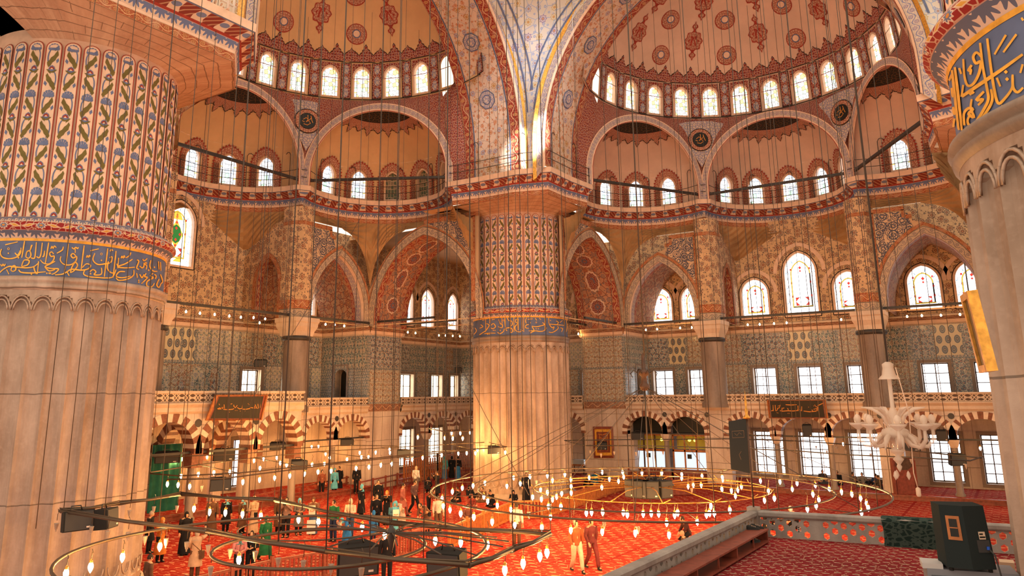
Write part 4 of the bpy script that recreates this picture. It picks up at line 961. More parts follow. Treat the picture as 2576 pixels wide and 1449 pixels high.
        for a, b in (((5.58, 17.05), (7.6, 17.3)), ((5.58, 12.6), (5.83, 17.1)), ((7.4, 16.6), (7.62, 17.1)), ((7.62, 16.5), (7.95, 16.75))):
            R_ = rect2d(min(sg*a[0], sg*b[0]), a[1], max(sg*a[0], sg*b[0]), b[1]); hz = abs(a[0]-b[0]) > abs(a[1]-b[1]); q.face([fp(x, z, -.04) for x, z in R_], [(p[0], (p[1]-a[1])/(b[1]-a[1])) if hz else (p[1], (sg*p[0]-a[0])/(b[0]-a[0])) for p in R_], 2)
        part(q, 'arch_pattern', [M['vine_grey'], M['flor_arab'], M['vine_orange']], arcade)
        q = MB(); L = [0]
        for p, r_ in zip(hole, hole[1:]): L.append(L[-1]+hypot(r_[0]-p[0], r_[1]-p[1]))
        for a0, a1, m_ in ((0, .30, 1), (.30, .85, 0), (.85, 1.2, 2), (1.2, OUT-ARC, 3)):
            q.grid(lambda i, a: P(ARC+a, *hole[int(i)]), list(range(len(hole))), [a0, a1], lambda i, a: (L[int(i)], (a-a0)/(a1-a0) if m_ < 3 else a), m_)
        part(q, 'vault', [M['vine_blue'], M['creampaint'], M['vine_red'], M['flor_rust']], arcade)
    # ------------------------------------------------ middle bay: side walls with a blind arch
    for sg in (-1, 1):
        ts = sg*4.25; na = arch2d(26.0, 10.95, 1.05, 13.2, 15.0, 8)
        q = MB(); q.poly([(ARC, 10.9), (OUT, 10.9), (OUT, 15.2), (27.6, 15.9), (26.7, 16.6), (25.6, 17.1), (ARC, 17.6)], [na], lambda a, z: P(a, ts, z)); part(q, 'bay_side_wall', M['flor_grey'], arcade)
        q = MB(); q.strip(na, lambda a, z: P(a, ts, z), lambda a, z: P(a, ts+sg*.5, z)); q.poly(na, [], lambda a, z: P(a, ts+sg*.5, z), 1); band_strip(q, na[::-1], .34, lambda a, z: P(a, ts-sg*.03, z), 2); part(q, 'blind_arch', [M['vine_red'], M['flor_rust'], M['vine_orange']], arcade)
    # stepped painting of the flat wall, standing a little proud
    # ------------------------------------------------ faceted plaster (muqarnas) between walls and cornice
    for k in (-1, 0, 1):
        ca, ct, ph = exc(k)
        if k == 0: box_ = lambda a, t: (a <= OUT+.001 and abs(t) <= 4.25)
        else: box_ = lambda a, t: (a <= ARC+.001 and k*t <= 11.42)
        def low(ps):
            d = (cos(ps), sin(ps)); r = .0
            hit = 7.0
            if d[0] > 1e-6: hit = min(hit, ((OUT if k == 0 else ARC)-ca)/d[0])
            for tt in ((4.25, -4.25) if k == 0 else (k*11.42,)):
                if d[1]*tt > 0 and abs(d[1]) > 1e-6:
                    h = (tt-ct)/d[1]
                    if h > 0: hit = min(hit, h)
            hit = min(hit, 6.2)
            # depth of the pocket: deepest in the corners
            if k == 0: x = abs(ct+hit*d[1])/4.25; z = 17.7-2.4*max(0, x-.15) if x < .999 else 15.6+ (28.4-min(28.4, ca+hit*d[0]))*.45
            else:
                a_, t_ = ca+hit*d[0], k*(ct+hit*d[1]); e = min(abs(a_-ARC)/3.2, 1) if t_ > 11.3 else min(abs(t_-11.42)/2.9, 1); z = 13.2+4.1*(1-(1-e)**2)**.5 if e < 1 else 17.4
            return ca+hit*d[0], ct+hit*d[1], z
        q = MB(); N = 56; R_ = 9
        def mq(i, j):
            ps = ph-pi/2+pi*i/N; lo_ = low(ps); hi = (ca+RX*cos(ps), ct+RX*sin(ps), 18.08); f = j/R_
            g = f**.8; p = [lo_[m_]+(hi[m_]-lo_[m_])*(g if m_ < 2 else f) for m_ in range(3)]
            amp = .10 if 0 < j < R_ else 0; s_ = ((i+(j % 2)) % 2)*amp
            p[0] -= cos(ps)*s_; p[1] -= sin(ps)*s_
            return sd.P(*p)
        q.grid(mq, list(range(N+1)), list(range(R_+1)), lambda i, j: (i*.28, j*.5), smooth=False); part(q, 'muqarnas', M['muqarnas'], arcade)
    # ------------------------------------------------ gallery
    gal = struct('trim_gallery_%s' % nm, 'marble gallery floor and pierced balustrade along the %s wall' % nm, 'gallery')
    # openings of the ground arcade: centres and half widths
    mids = [(-10.2, 1.3), (-7.2, 1.3), (7.2, 1.2), (10.1, 1.3)]+([(-2.9, 1.3), (.45, 1.35), (3.4, 1.3)] if not left else [])
    if left: mids += [(16.6, 1.4), (20.0, 1.4), (23.4, 1.4)]
    else: mids += [(-16.6, 1.4), (-20.0, 1.4), (-23.4, 1.4)]
    runs = [(-11.5, 11.5), (14.95, 24.8) if left else (-24.8, -14.95)]
    q = MB()
    for r0, r1 in runs: q.box(P(0, 0, 0) if False else tuple(P((ARC+OUT)/2, (r0+r1)/2, 5.15)), ((r1-r0), OUT-ARC, .3) if sd.rot == 0 else (OUT-ARC, (r1-r0), .3))
    part(q, 'gallery_floor', M['marble_wall'], gal)
    q = MB(); pl = MB(); vo = MB()
    for r0, r1 in runs:
        segs = [(r0, r1)] if not (left and r0 < 0) else [(3.9, 11.5)]
        for s0, s1 in segs:
            ms = sorted([m_ for m_ in mids if s0 < m_[0] < s1]); zb = 3.35
            o = [(s0, zb)]
            for c_, h_ in ms: o += [(c_-h_, zb)]+[p for p in arch2d(c_, zb, h_, 3.6, 4.58, 8)][::-1][1:-1]+[(c_+h_, zb)]
            o += [(s1, zb), (s1, 5.35), (s0, 5.35)]
            pl.poly(o, [], lambda x, z: fp(x, z))
            for c_, h_ in ms:
                vo = MB(); ar = arch2d(c_, 3.35, h_, 3.6, 4.58, 8); L = ar[1:-1]
                I = []
                for a, b in zip(ar, ar[1:]): # resample
                    n_ = max(1, round(hypot(b[0]-a[0], b[1]-a[1])/.06)); I += [(a[0]+(b[0]-a[0])*i/n_, a[1]+(b[1]-a[1])*i/n_) for i in range(n_)]
                I.append(ar[-1]); O = offs(I, .40); O[0] = (I[0][0]+.40, I[0][1]); O[-1] = (I[-1][0]-.40, I[-1][1]); nv = 21; st = (len(I)-1)/nv
                for v in range(nv):
                    i0, i1 = int(round(v*st)), int(round((v+1)*st)); m_ = v % 2
                    for i in range(i0, i1):
                        vo.face([fp(*I[i], -.03), fp(*I[i+1], -.03), fp(*O[i+1], -.03), fp(*O[i], -.03)], None, m_)
                        vo.face([fp(*I[i], -.03), fp(*I[i+1], -.03), fp(*I[i+1], .6), fp(*I[i], .6)], None, m_)
                part(vo, 'striped_arch_brick', [M['porphyry'], M['whitestone']], gal)
            rd = [(c_+h_+.25, 4.72) for c_, h_ in ms[:-1]]
            for x, z in rd: vo = MB(); vo.face([fp(x+.17*cos(a), z+.17*sin(a), -.035) for a in lin(0, 2*pi, 14)[:-1]], None, 0); part(vo, 'stone_roundel', M['roundel'], gal)
            # mouldings and balustrade, its openings only painted dark
            for z0, z1, o0, o1, mt in ((5.0, 5.12, -.02, -.12, 0), (5.12, 5.30, -.12, -.12, 0), (5.30, 5.45, -.12, -.24, 0), (5.45, 5.52, -.24, -.24, 0), (5.52, 5.55, -.24, -.05, 0), (5.55, 5.98, -.05, -.05, 1), (5.98, 6.06, -.12, -.12, 0), (6.06, 6.06, -.12, .12, 0), (5.98, 5.98, -.05, -.12, 0)):
                q.face([fp(s0, z0, o0), fp(s1, z0, o0), fp(s1, z1, o1), fp(s0, z1, o1)], [(s0, 0), (s1, 0), (s1, 1), (s0, 1)], mt)
            q.face([fp(s0, 5.3, .10), fp(s1, 5.3, .10), fp(s1, 6.06, .10), fp(s0, 6.06, .10)], [(s0, 0), (s1, 0), (s1, 1), (s0, 1)], 0)
    part(pl, 'arcade_spandrels', M['marble_wall'], gal); part(q, 'balustrade', [M['marble_pale'], M['openwork']], gal)
    # columns and wall piers of the arcade
    q = MB(); cp = MB(); wp = MB()
    ends = sorted(mids)
    for i in range(len(ends)-1):
        (c0, h0), (c1, h1) = ends[i], ends[i+1]; g0, g1 = c0+h0, c1-h1
        if left and g0 < 3.9: continue
        if g1-g0 < 1.0:
            x = (g0+g1)/2; c = P(ARC+.22, x, 0); q = MB(); cp = MB(); q.lathe([(.26, .3), (.26, .42), (.19, .5), (.17, 2.95)], 14, (c[0], c[1], 0)); pr = [(.17, 2.95), (.22, 3.05), (.30, 3.3), (.32, 3.4)]
            cp.grid(lambda u, k_: (c[0]+pr[k_][0]*1.35*cos(u), c[1]+pr[k_][0]*1.35*sin(u), pr[k_][1]), [pi/4+pi/2*j for j in range(5)], [0, 1, 2, 3], smooth=False); cl_ = part(q, 'arcade_column', M['marble_dark'], gal); part(cp, 'column_capital', M['marble_pale'], cl_)
        elif g1-g0 < 3.0:
            wp = MB(); cc = P(ARC+.35, (g0+g1)/2, 1.68); wp.box(cc, (g1-g0, .72, 3.36) if sd.rot == 0 else (.72, g1-g0, 3.36)); part(wp, 'arcade_pier', M['marble_wall'], gal)
    for x, w_ in ((-11.3, .5), (11.3, .3)): 
        wp = MB(); cc = P(ARC+.35, x, 1.68); wp.box(cc, (w_, .7, 3.36) if sd.rot == 0 else (.7, w_, 3.36)); part(wp, 'arcade_pier', M['marble_wall'], gal)
    # low carpeted platform behind the arcade
    q = MB()
    for r0, r1 in runs[:1]:
        if left: r0 = -20
        q.face([P(23.2, r0, .3), P(23.2, r1, .3), P(OUT, r1, .3), P(OUT, r0, .3)], [(0, 0), (r1-r0, 0), (r1-r0, 5), (0, 5)], 0); q.face([P(23.2, r0, 0), P(23.2, r1, 0), P(23.2, r1, .22), P(23.2, r0, .22)], None, 1); q.face([P(23.14, r0, .22), P(23.14, r1, .22), P(23.14, r1, .31), P(23.14, r0, .31)], None, 1); q.face([P(23.14, r0, .31), P(23.14, r1, .31), P(23.3, r1, .31), P(23.3, r0, .31)], None, 1)
    part(q, 'carpeted_platform', [M['carpet'], M['wood_red']], gal)
lower_side(SB, 'right'); lower_side(SA, 'left')
# ceilings over the corner bays
q = MB(); q.face([(-31.4, 14, 18.0), (-14.8, 14, 18.0), (-14.8, 28.6, 18.0), (-31.4, 28.6, 18.0)]); q.face([(-31.4, -30, 18.0), (-14.9, -30, 18.0), (-14.9, -14.9, 18.0), (-31.4, -14.9, 18.0)])
o = q.build('ceiling_aisles', M['plaster']); tag(o, 'plain ceiling over the corner bays of the hall', 'ceiling', kind='structure')
# ------------------------------------------------------------------ the fluted piers
NF = 34; FA = 2*pi/NF
M['ashlar'] = marble('painted_ashlar', (.58, .39, .26), (.42, .24, .15), .3, (1.3, .42), .8)
def pier(cx, cy, label, poly_top, strokes=None, zone=None):
    e = empty('fluted_pier', (0, 0, 0), label=label, cat='pier'); toc = atan2(CAM.y-cy, CAM.x-cx)
    pt = lambda th, z, r: (cx+r*cos(th), cy+r*sin(th), z)
    # marble shaft: concave flutes with round heads top and bottom
    fs = lin(0, 1, 8)[:-1]; ths = [(k+f)*FA for k in range(NF) for f in fs]+[2*pi]
    zs = [.35, .45, .6]+[.6+.12*i for i in range(1, 6)]+[1.4, 4.5, 8.3]+[8.72+.05*i for i in range(0, 11)]+[9.35]
    def rad(th, z):
        f = (th/FA) % 1.0; x = 2*f-1
        if abs(x) > .93: return 3.125
        x /= .93; zt = 8.72+.42*sqrt(max(0, 1-x*x)); zb = 1.05-.42*sqrt(max(0, 1-x*x))
        if z > zt or z < zb: return 3.125
        return 3.125-.17*(1-x*x)**.5
    mb = MB(); mb.grid(lambda t, z: pt(t, z, rad(t, z)), ths, zs, lambda t, z: (t*3.1, z), smooth=False); sh_ = mb
    mb = MB(); mb.lathe([(3.45, 0), (3.45, .18), (3.3, .22), (3.24, .34), (3.15, .36)], 48, (cx, cy, 0)); part(mb, 'base', M['marble'], e)
    mb = sh_
    for k in range(NF):
        tc = (k+.5)*FA; dd = (tc-toc+pi) % (2*pi)-pi
        if abs(dd) > 1.75: continue
        for rr_, z0, s_ in ((.205, 8.72, 1), (.275, 8.72, 1), (.205, 1.05, -1)):
            P_ = [(-rr_, z0-.25*s_*0)]+[(-rr_*cos(a), z0+s_*rr_*1.55*sin(a)) for a in lin(0, pi, 10)]
            mb.tube([pt(tc+x/3.12, z, 3.13) for x, z in P_], .028, 4)
    part(mb, 'marble_shaft', M['marble'], e)
    mb = MB(); mb.lathe([(3.13, 9.33), (3.20, 9.40), (3.22, 9.48), (3.16, 9.54), (3.26, 9.60), (3.24, 9.70), (3.12, 9.76)], 72, (cx, cy, 0)); part(mb, 'lower_moulding', M['marble_dark'] if strokes != 'L' else M['marble'], e)
    band = MB(); band.lathe([(3.10, 9.74), (3.10, 10.88)], 96, (cx, cy, 0)); bnd = (band, e)
    mb = MB(); mb.lathe([(3.11, 10.84), (3.13, 10.92)], 96, (cx, cy, 0)); part(mb, 'gold_fillet', M['goldpaint'], e)
    for pr, mt, nm_ in (([(3.12, 10.92), (3.19, 11.02), (3.33, 11.15)], 'leaf_big', 'leaf_row'), ([(3.33, 11.15), (3.41, 11.22), (3.41, 11.32), (3.35, 11.40)], 'pier_torus', 'flowered_torus'), ([(3.35, 11.40), (3.30, 11.47), (3.12, 11.60)], 'leaf_small', 'upper_leaf_row')):
        mb = MB(); z0, z1 = pr[0][1], pr[-1][1]
        mb.grid(lambda u, k: pt(u, pr[k][1], pr[k][0]), lin(0, 2*pi, 96), list(range(len(pr))), lambda u, k: (u*3.3, (pr[k][1]-z0)/(z1-z0))); part(mb, nm_, M[mt], e)
    # painted flutes above
    mb = MB(); mb.lathe([(3.0, 11.5), (3.0, 17.95)], 102, (cx, cy, 0)); part(mb, 'painted_shaft', M['pinkline'], e)
    pn = MB(); w = FA*3.0/2; zt = 17.55
    def m(k, x, z, o): return pt((k+.5)*FA+x/3.0, z, 3.0+o-.05*max(0, 1-(x/w)**2))
    rr = random.Random(3)
    for k in range(NF):
        dd = ((k+.5)*FA-toc+pi) % (2*pi)-pi
        if abs(dd) > 1.7: continue
        def arch(hw, o, mt):
            L = [(hw, 11.56)]+[(hw*cos(a), zt-.27+hw*sin(a)*1.0) for a in lin(0, pi, 8)]+[(-hw, 11.56)]
            n = len(L)//2
            for i in range(n):
                a, b, c, d = L[i], L[i+1], L[len(L)-2-i], L[len(L)-1-i]
                if i == 0:
                    for z0, z1 in zip(lin(11.56, b[1], 1)[:-1], lin(11.56, b[1], 1)[1:]):
                        xs = lin(-hw, hw, 4)
                        for x0, x1 in zip(xs, xs[1:]): pn.face([m(k, x0, z0, o), m(k, x1, z0, o), m(k, x1, z1, o), m(k, x0, z1, o)], [(x0, z0), (x1, z0), (x1, z1), (x0, z1)], mt)
                elif i < n: pn.face([m(k, *a, o), m(k, *b, o), m(k, *c, o), m(k, *d, o)], None, mt)
        arch(.245, .055, 1); arch(.215, .062, 2); 
        fl = 1 if k % 2 else -1; z = zt-.16
        dark = zone and zone(k)
        BL, OL = (3, 4) if not dark else (3, 3)
        while z > 11.6:
            def sh(pts, mt, o, z0=0): 
                q = [(x*fl*.95, z+zz) for x, zz in pts]
                if min(p[1] for p in q) > 11.58: pn.face([m(k, x, zz, o) for x, zz in q], None, mt)
            fan = [(0, -.20)]+[((.165+.018*(i % 2))*cos(a), -.14+(.165+.018*(i % 2))*sin(a)*1.05) for i, a in enumerate(lin(-.35, pi+.35, 14))]
            sh(fan, BL, .075)
            for a in lin(.2, pi-.2, 5): sh([(0, -.19), (.15*cos(a)-.006*sin(a), -.14+.15*sin(a)), (.15*cos(a)+.006*sin(a), -.14+.155*sin(a))], 2, .08)
            for a in (.0, pi): sh([(0, -.135), (.09*cos(a), -.128), (.09*cos(a), -.142)], 2, .08)
            def leaf(zc, s_, L_=.60):
                pts = []; n = 7
                for i in range(n+1): f = i/n; c = s_*.12*sin((f-.5)*pi*1.1); wd = .105*sin(pi*min(1, f*1.05))**.6*(1 if i % 2 else .72); pts.append((c+wd, zc+L_*(f-.5)))
                for i in range(n, -1, -1): f = i/n; c = s_*.12*sin((f-.5)*pi*1.1); wd = .105*sin(pi*min(1, f*1.05))**.6*(.72 if i % 2 else 1); pts.append((c-wd, zc+L_*(f-.5)))
                for i in range(n): sh([pts[i], pts[i+1], pts[2*n-i], pts[2*n+1-i]], OL, .072)
            leaf(-.50, 1); leaf(-1.30, -1)
            for s_, zc in ((1, -.45), (-1, -1.25)):  # blue stems and curls
                P_ = [(-s_*.16*cos(a*.9), zc+.36*sin(a)*.9) for a in lin(-1.3, 1.3, 6)]
                for p, q in zip(P_, P_[1:]): sh([(p[0]-.02, p[1]), (q[0]-.02, q[1]), (q[0]+.02, q[1]), (p[0]+.02, p[1])], BL, .07)
                sh([(s_*.13, zc-.2), (s_*.20, zc-.12), (s_*.17, zc-.02), (s_*.10, zc-.1)], BL, .07); sh([(s_*.02, zc+.22), (s_*.12, zc+.30), (s_*.05, zc+.33)], OL, .07)
            lz = -.90                                  # lotus
            sh([(-.17, lz+.02), (-.06, lz-.08), (.06, lz-.08), (.17, lz+.02), (.10, lz+.03), (.05, lz-.02), (-.05, lz-.02), (-.10, lz+.03)], OL, .075)
            sh([(-.11, lz+.02), (0, lz-.04), (.11, lz+.02), (.08, lz+.12), (0, lz+.18), (-.08, lz+.12)], BL, .078); sh([(-.09, lz+.04), (.09, lz+.04), (.05, lz+.11), (0, lz+.14), (-.05, lz+.11)], 1 if not dark else 5, .082); sh([(-.05, lz+.03), (.05, lz+.03), (0, lz+.09)], 2, .085)
            z -= 1.62
    part(pn, 'flower_panel_pattern', [M['pinkline'], M['redpaint'], M['creampaint'], M['bluepaint2'], M['olivepaint'], M['black_line']], e)
    # corbelled top up to the walkway
    P_ = []
    for a, b in zip(poly_top, poly_top[1:]): P_ += [(a[0]+(b[0]-a[0])*i/8, a[1]+(b[1]-a[1])*i/8) for i in range(8)]
    P_.append(poly_top[-1]); mb = MB()
    def cb(i, f):
        x, y = P_[i]; th = atan2(y-cy, x-cx); r1 = hypot(x-cx, y-cy); r = 3.0+(r1-3.0)*(f**1.15); return pt(th, 17.62+.46*f+.05*sin(f*pi), r)
    mb.grid(cb, list(range(len(P_))), lin(0, 1, 8), lambda i, f: (i*.55, f*2.1), smooth=False); part(mb, 'corbelled_head', M['ashlar'], e)
    return e, bnd
M['bluepaint2'] = flat('carnation_blue', (.125, .155, .27), .8, var=.18, vscale=4)
def torus_mat():
    m = Mat('flowered_red_torus', .7, .25); u, v, _ = m.uv(); P_ = 1.05; x = (m.frac(u/P_)-.5)*P_; y = (v-.5)*.36
    r = m.ring_dist(x, y); a = m.f('arctan2', y, x); d = r < (m.f('cosine', a*9)*.022+.135); d2 = r < (m.f('cosine', a*9)*.02+.10); d3 = r < .045
    x2 = m.f('abs', x)-.33; r2 = m.f('abs', x2)*.55+m.f('abs', y+x2*.35)*1.25; lf = r2 < .11; l2 = r2 < .065; st = m.stems(u, v*.36, 5.5, .07)
    col = m.mix(st*.8, (.26, .015, .015), (.55, .36, .24)); col = m.mix(lf, col, (.60, .40, .26)); col = m.mix(l2, col, (.55, .26, .04)); col = m.mix(d, col, (.62, .47, .36)); col = m.mix(d2, col, (.14, .15, .22)); col = m.mix(d3, col, (.55, .20, .03)); m.base(col); return m.mat
M['pier_torus'] = torus_mat()
pC = pier(-HP, HP, 'far fluted marble pier between the two half domes with small script band', [(-10.3, 15.6), (-10.3, 11.0), (-12.4, 10.3), (-16.9, 10.3)])
pL = pier(-HP, -HP, 'huge fluted marble pier beside the hanging iron frame with black speakers', [(-16.9, -10.3), (-12.4, -10.3), (-10.3, -12.0), (-10.3, -18.5), (-12, -20)], 'L', lambda k: 1 <= ((k+.5)*FA*180/pi) <= 1)
pR = pier(HP, -HP, 'nearest fluted pier with very large gold script, gilt frame hung on it', [(10.3, -11), (10.3, -18)])
pQ = pier(HP, HP, 'fluted marble pier hidden behind the near right-hand pier', [(10.3, 15.6), (10.3, 11), (12.4, 10.3), (18, 10.3)])
# gold script, traced stroke by stroke on each band
def script(bnd, c, sx, sy, k, strokes, wk, dots=(), rings=()):
    mb = bnd[0]; cyl = lambda x, y, r=3.10: atcyl(sx+x*k, sy+y*k, c, r)
    def fn(x, y):
        p = cyl(x, y); n = Vector((p.x-c[0], p.y-c[1], 0)).normalized(); return p+n*.02
    def smooth(P_):
        if len(P_) < 3: return P_
        out = []
        for i in range(len(P_)-1):
            p0, p1, p2, p3 = P_[max(i-1, 0)], P_[i], P_[i+1], P_[min(i+2, len(P_)-1)]
            for t in (0, .25, .5, .75): out.append(tuple(.5*(2*p1[j]+(p2[j]-p0[j])*t+(2*p0[j]-5*p1[j]+4*p2[j]-p3[j])*t*t+(3*p1[j]-p0[j]-3*p2[j]+p3[j])*t**3) for j in (0, 1)))
        return out+[P_[-1]]
    for st in strokes:
        w = wk
        if isinstance(st[0], (int, float)): w = wk*st[0]; st = st[1:]
        P_ = smooth(list(st)); n = len(P_); mb.ribbon(P_, [w*(.62+.38*sin(pi*min(1, .15+i/max(1, n-1)*.8))) for i in range(n)], fn, 1)
    for x, y in dots: r = wk*.72; mb.face([fn(x-r, y), fn(x, y-r), fn(x+r, y), fn(x, y+r)], None, 1)
    for x, y in rings: r = wk*.75; mb.ribbon([(x+r*cos(a), y+r*sin(a)) for a in lin(0, 2*pi, 8)], wk*.4, fn, 1)
    part(mb, 'inscription_band', [M['bluepaint'], M['goldpaint']], bnd[1])
SL = [[(18, 225), (6, 262), (30, 298), (90, 308), (150, 292), (178, 258), (182, 215)], [(48, 190), (155, 165)], [(212, 158), (200, 230), (188, 300)], [(130, 258), (150, 278), (166, 262), (174, 238)],
 [(222, 292), (232, 250), (256, 243), (266, 280), (246, 305), (222, 292)], [(258, 240), (275, 190), (262, 215)], [(266, 300), (285, 306), (300, 290), (312, 168)], [(312, 290), (335, 300), (350, 270), (362, 172)], [(362, 290), (375, 285), (382, 240)], [(416, 170), (402, 260), (386, 355)],
 [(458, 268), (440, 250), (424, 266), (438, 290), (462, 286), (455, 322), (420, 352), (372, 346), (345, 318)], [(434, 224), (444, 204), (454, 220), (464, 200), (480, 214)], [(0, 428), (34, 398), (80, 374), (120, 378), (170, 382), (230, 386), (290, 376), (334, 340)],
 [(96, 408), (108, 376), (130, 368), (138, 400), (116, 416), (96, 408)], [(8, 355), (20, 370), (30, 355), (40, 370), (50, 352)], [(186, 372), (208, 322), (250, 324), (238, 360), (186, 376)], [(162, 402), (184, 424), (260, 430), (330, 425), (390, 420)], [(290, 376), (296, 405), (312, 440)], [(330, 330), (320, 440)],
 [(470, 330), (430, 352), (384, 378), (440, 392), (500, 396), (470, 430), (440, 442)], [(384, 380), (420, 412), (470, 400)], [(60, 400), (80, 440)], [(540, 205), (530, 235), (484, 262)], [(582, 180), (568, 300), (546, 442)], [(645, 284), (622, 264), (604, 280), (622, 302), (652, 290), (644, 330), (600, 360), (545, 356), (514, 322), (520, 288)],
 [(612, 212), (628, 225), (645, 212), (660, 222), (668, 210)], [(640, 225), (640, 260)], [(716, 195), (704, 290), (690, 402)], [(600, 428), (612, 380), (640, 340), (660, 366), (630, 410), (600, 428)], [(470, 446), (530, 440), (570, 420), (612, 398), (690, 406), (745, 396), (772, 366), (735, 352), (700, 384)], [(570, 420), (590, 455)],
 [(735, 300), (742, 282), (752, 296), (762, 280), (772, 296)], [(768, 240), (840, 224)], [(806, 262), (790, 318), (830, 356), (890, 352), (942, 338), (952, 292), (930, 300)], [(916, 220), (902, 330), (886, 462)], [(986, 242), (975, 340), (960, 470)], [(934, 245), (945, 230), (960, 240)], [(722, 402), (712, 440), (760, 462), (830, 468), (900, 472), (958, 462), (985, 400)],
 [(764, 420), (790, 400), (815, 420), (800, 445), (860, 440), (862, 385)], [(920, 330), (912, 390), (940, 425), (975, 430)], [(1125, 312), (1066, 350), (1000, 376), (1060, 386), (1145, 380)], [(1000, 376), (992, 350)], [(1112, 255), (1100, 280), (1070, 300)], [(1028, 305), (1036, 286), (1046, 302), (1054, 282), (1062, 300)],
 [(1062, 418), (1012, 420), (988, 458), (1040, 470), (1108, 455)], [(1136, 404), (1132, 450), (1080, 482), (1010, 492), (985, 470)], [(1008, 300), (1000, 390)], [(.6, (1160, 322), (1165, 310), (1185, 330), (1170, 350), (1160, 385))][0][0:0] or [(1162, 318), (1178, 330), (1160, 385), (1180, 400)], [(1185, 370), (1205, 385), (1220, 375), (1222, 342)], [(1246, 350), (1238, 340), (1228, 355), (1244, 366), (1240, 400)], [(1280, 320), (1272, 375), (1300, 412), (1336, 415)], [(1210, 310), (1225, 325), (1250, 305)], [(1160, 430), (1165, 470)], [(1186, 440), (1205, 470), (1222, 440)], [(1240, 430), (1228, 460), (1250, 470), (1200, 520)],
 [(1300, 430), (1275, 455), (1300, 470), (1250, 500), (1248, 540), (1290, 545), (1310, 515)], [(1310, 440), (1325, 455), (1318, 480)], [(1350, 480), (1330, 530), (1350, 552), (1365, 520)], [(1362, 440), (1380, 500), (1365, 520)], [(1345, 330), (1350, 400)], [(1362, 335), (1366, 410)]]
script(pL[1], (-HP, -HP), 0, 560, 430/1456, SL, 11.5, [(75, 262), (862, 322), (152, 288), (400, 432), (420, 432), (1178, 492), (1178, 508), (270, 440), (770, 436), (160, 300), (430, 432), (1262, 405), (1310, 380)], [(76, 224), (862, 268)])
SC = [[(1090, 435), (1092, 740)], [(1158, 440), (1160, 720)], [(1232, 440), (1236, 560), (1240, 690)], [(1305, 440), (1310, 640), (1290, 690)], [(1345, 435), (1345, 720)], [(1750, 440), (1750, 600), (1752, 690)], [(1815, 445), (1820, 560)], [(930, 450), (935, 560)], [(988, 445), (990, 560), (1000, 640)], [(622, 480), (628, 700)], [(703, 465), (700, 560)],
 [(1250, 490), (1200, 480), (1190, 530), (1230, 560), (1180, 620), (1190, 690), (1260, 720), (1330, 690)], [(1030, 450), (1060, 500), (1120, 520), (1128, 580), (1080, 620)], [(1030, 700), (1000, 660), (1060, 640), (1120, 660), (1130, 720), (1080, 735)], [(848, 730), (900, 752), (960, 710), (975, 660)], [(870, 480), (900, 560), (940, 580), (930, 640), (860, 620)], [(600, 752), (700, 744), (810, 742)], [(720, 600), (770, 560), (810, 620), (760, 660), (720, 640)], [(640, 560), (690, 590), (660, 650), (610, 720)], [(530, 580), (570, 620), (510, 650)], [(500, 780), (560, 740), (620, 700)], [(400, 770), (450, 700), (420, 640)], [(1390, 560), (1380, 500), (1400, 450)], [(1440, 580), (1390, 590), (1380, 640), (1440, 650)], [(1470, 700), (1540, 690), (1500, 620)], [(1500, 610), (1580, 622), (1660, 606), (1735, 580), (1700, 540)], [(1470, 740), (1560, 700), (1640, 710), (1720, 700), (1780, 640)], [(1820, 722), (1880, 732), (1960, 690), (2000, 640), (1980, 610)], [(1830, 580), (1880, 640), (1920, 620), (1900, 680)], [(1820, 570), (1960, 582), (2120, 596)], [(1960, 510), (2000, 540), (1975, 575)], [(2040, 640), (2080, 660), (2060, 720)], [(2110, 480), (2115, 590)], [(2150, 500), (2165, 600), (2150, 720)], [(740, 490), (800, 480)], [(1420, 480), (1520, 470)], [(1560, 455), (1590, 500)], [(1640, 455), (1670, 490)], [(2030, 540), (2080, 500)], [(560, 500), (600, 490)]]
script(pC[1], (-HP, HP), 1140, 740, 340/2576, SC, 17, [(770, 690), (800, 690), (1580, 660), (1620, 660), (1450, 700), (1470, 545), (900, 690), (1850, 500), (660, 765), (690, 765)], [(1580, 540), (960, 500)])
SR = [[(325, 212), (345, 380), (372, 520), (382, 600), (350, 670), (290, 765), (250, 775), (240, 740), (262, 700)], [(338, 312), (302, 278), (278, 308), (296, 352), (330, 342), (318, 420), (280, 492), (240, 504), (218, 440), (210, 322)], [(198, 582), (210, 500)], [1.25, (200, 580), (330, 492), (460, 405), (617, 292)], [(374, 182), (392, 330), (420, 520), (448, 626), (490, 600), (545, 520), (548, 430)], [(502, 158), (424, 292)], [(574, 154), (484, 278)], [(400, 530), (408, 610), (360, 700), (300, 772)],
 [(218, 778), (214, 700), (244, 662), (276, 668), (246, 700), (284, 722), (262, 660), (268, 598)], [(352, 546), (300, 604), (346, 600), (312, 640)], [(152, 378), (176, 580), (200, 812)], [(132, 398), (150, 560), (176, 800)], [(548, 436), (552, 520), (582, 552), (620, 520)], [(440, 452), (464, 512)], [(182, 384), (196, 425)], [(268, 364), (244, 404), (262, 396), (258, 430)], [(112, 470), (130, 430)], [(130, 520), (140, 580), (150, 540)], [(140, 650), (150, 700), (165, 660)], [(150, 730), (140, 790)], [(170, 740), (180, 810)], [(620, 60), (608, 40)], [(617, 360), (600, 420)]]
script(pR[1], (HP, -HP), 2350, 30, 226/617, SR, 20, [(502, 412), (510, 462), (476, 652), (260, 560), (275, 552)])
part(pQ[1][0], 'inscription_band', [M['bluepaint']], pQ[1][1])
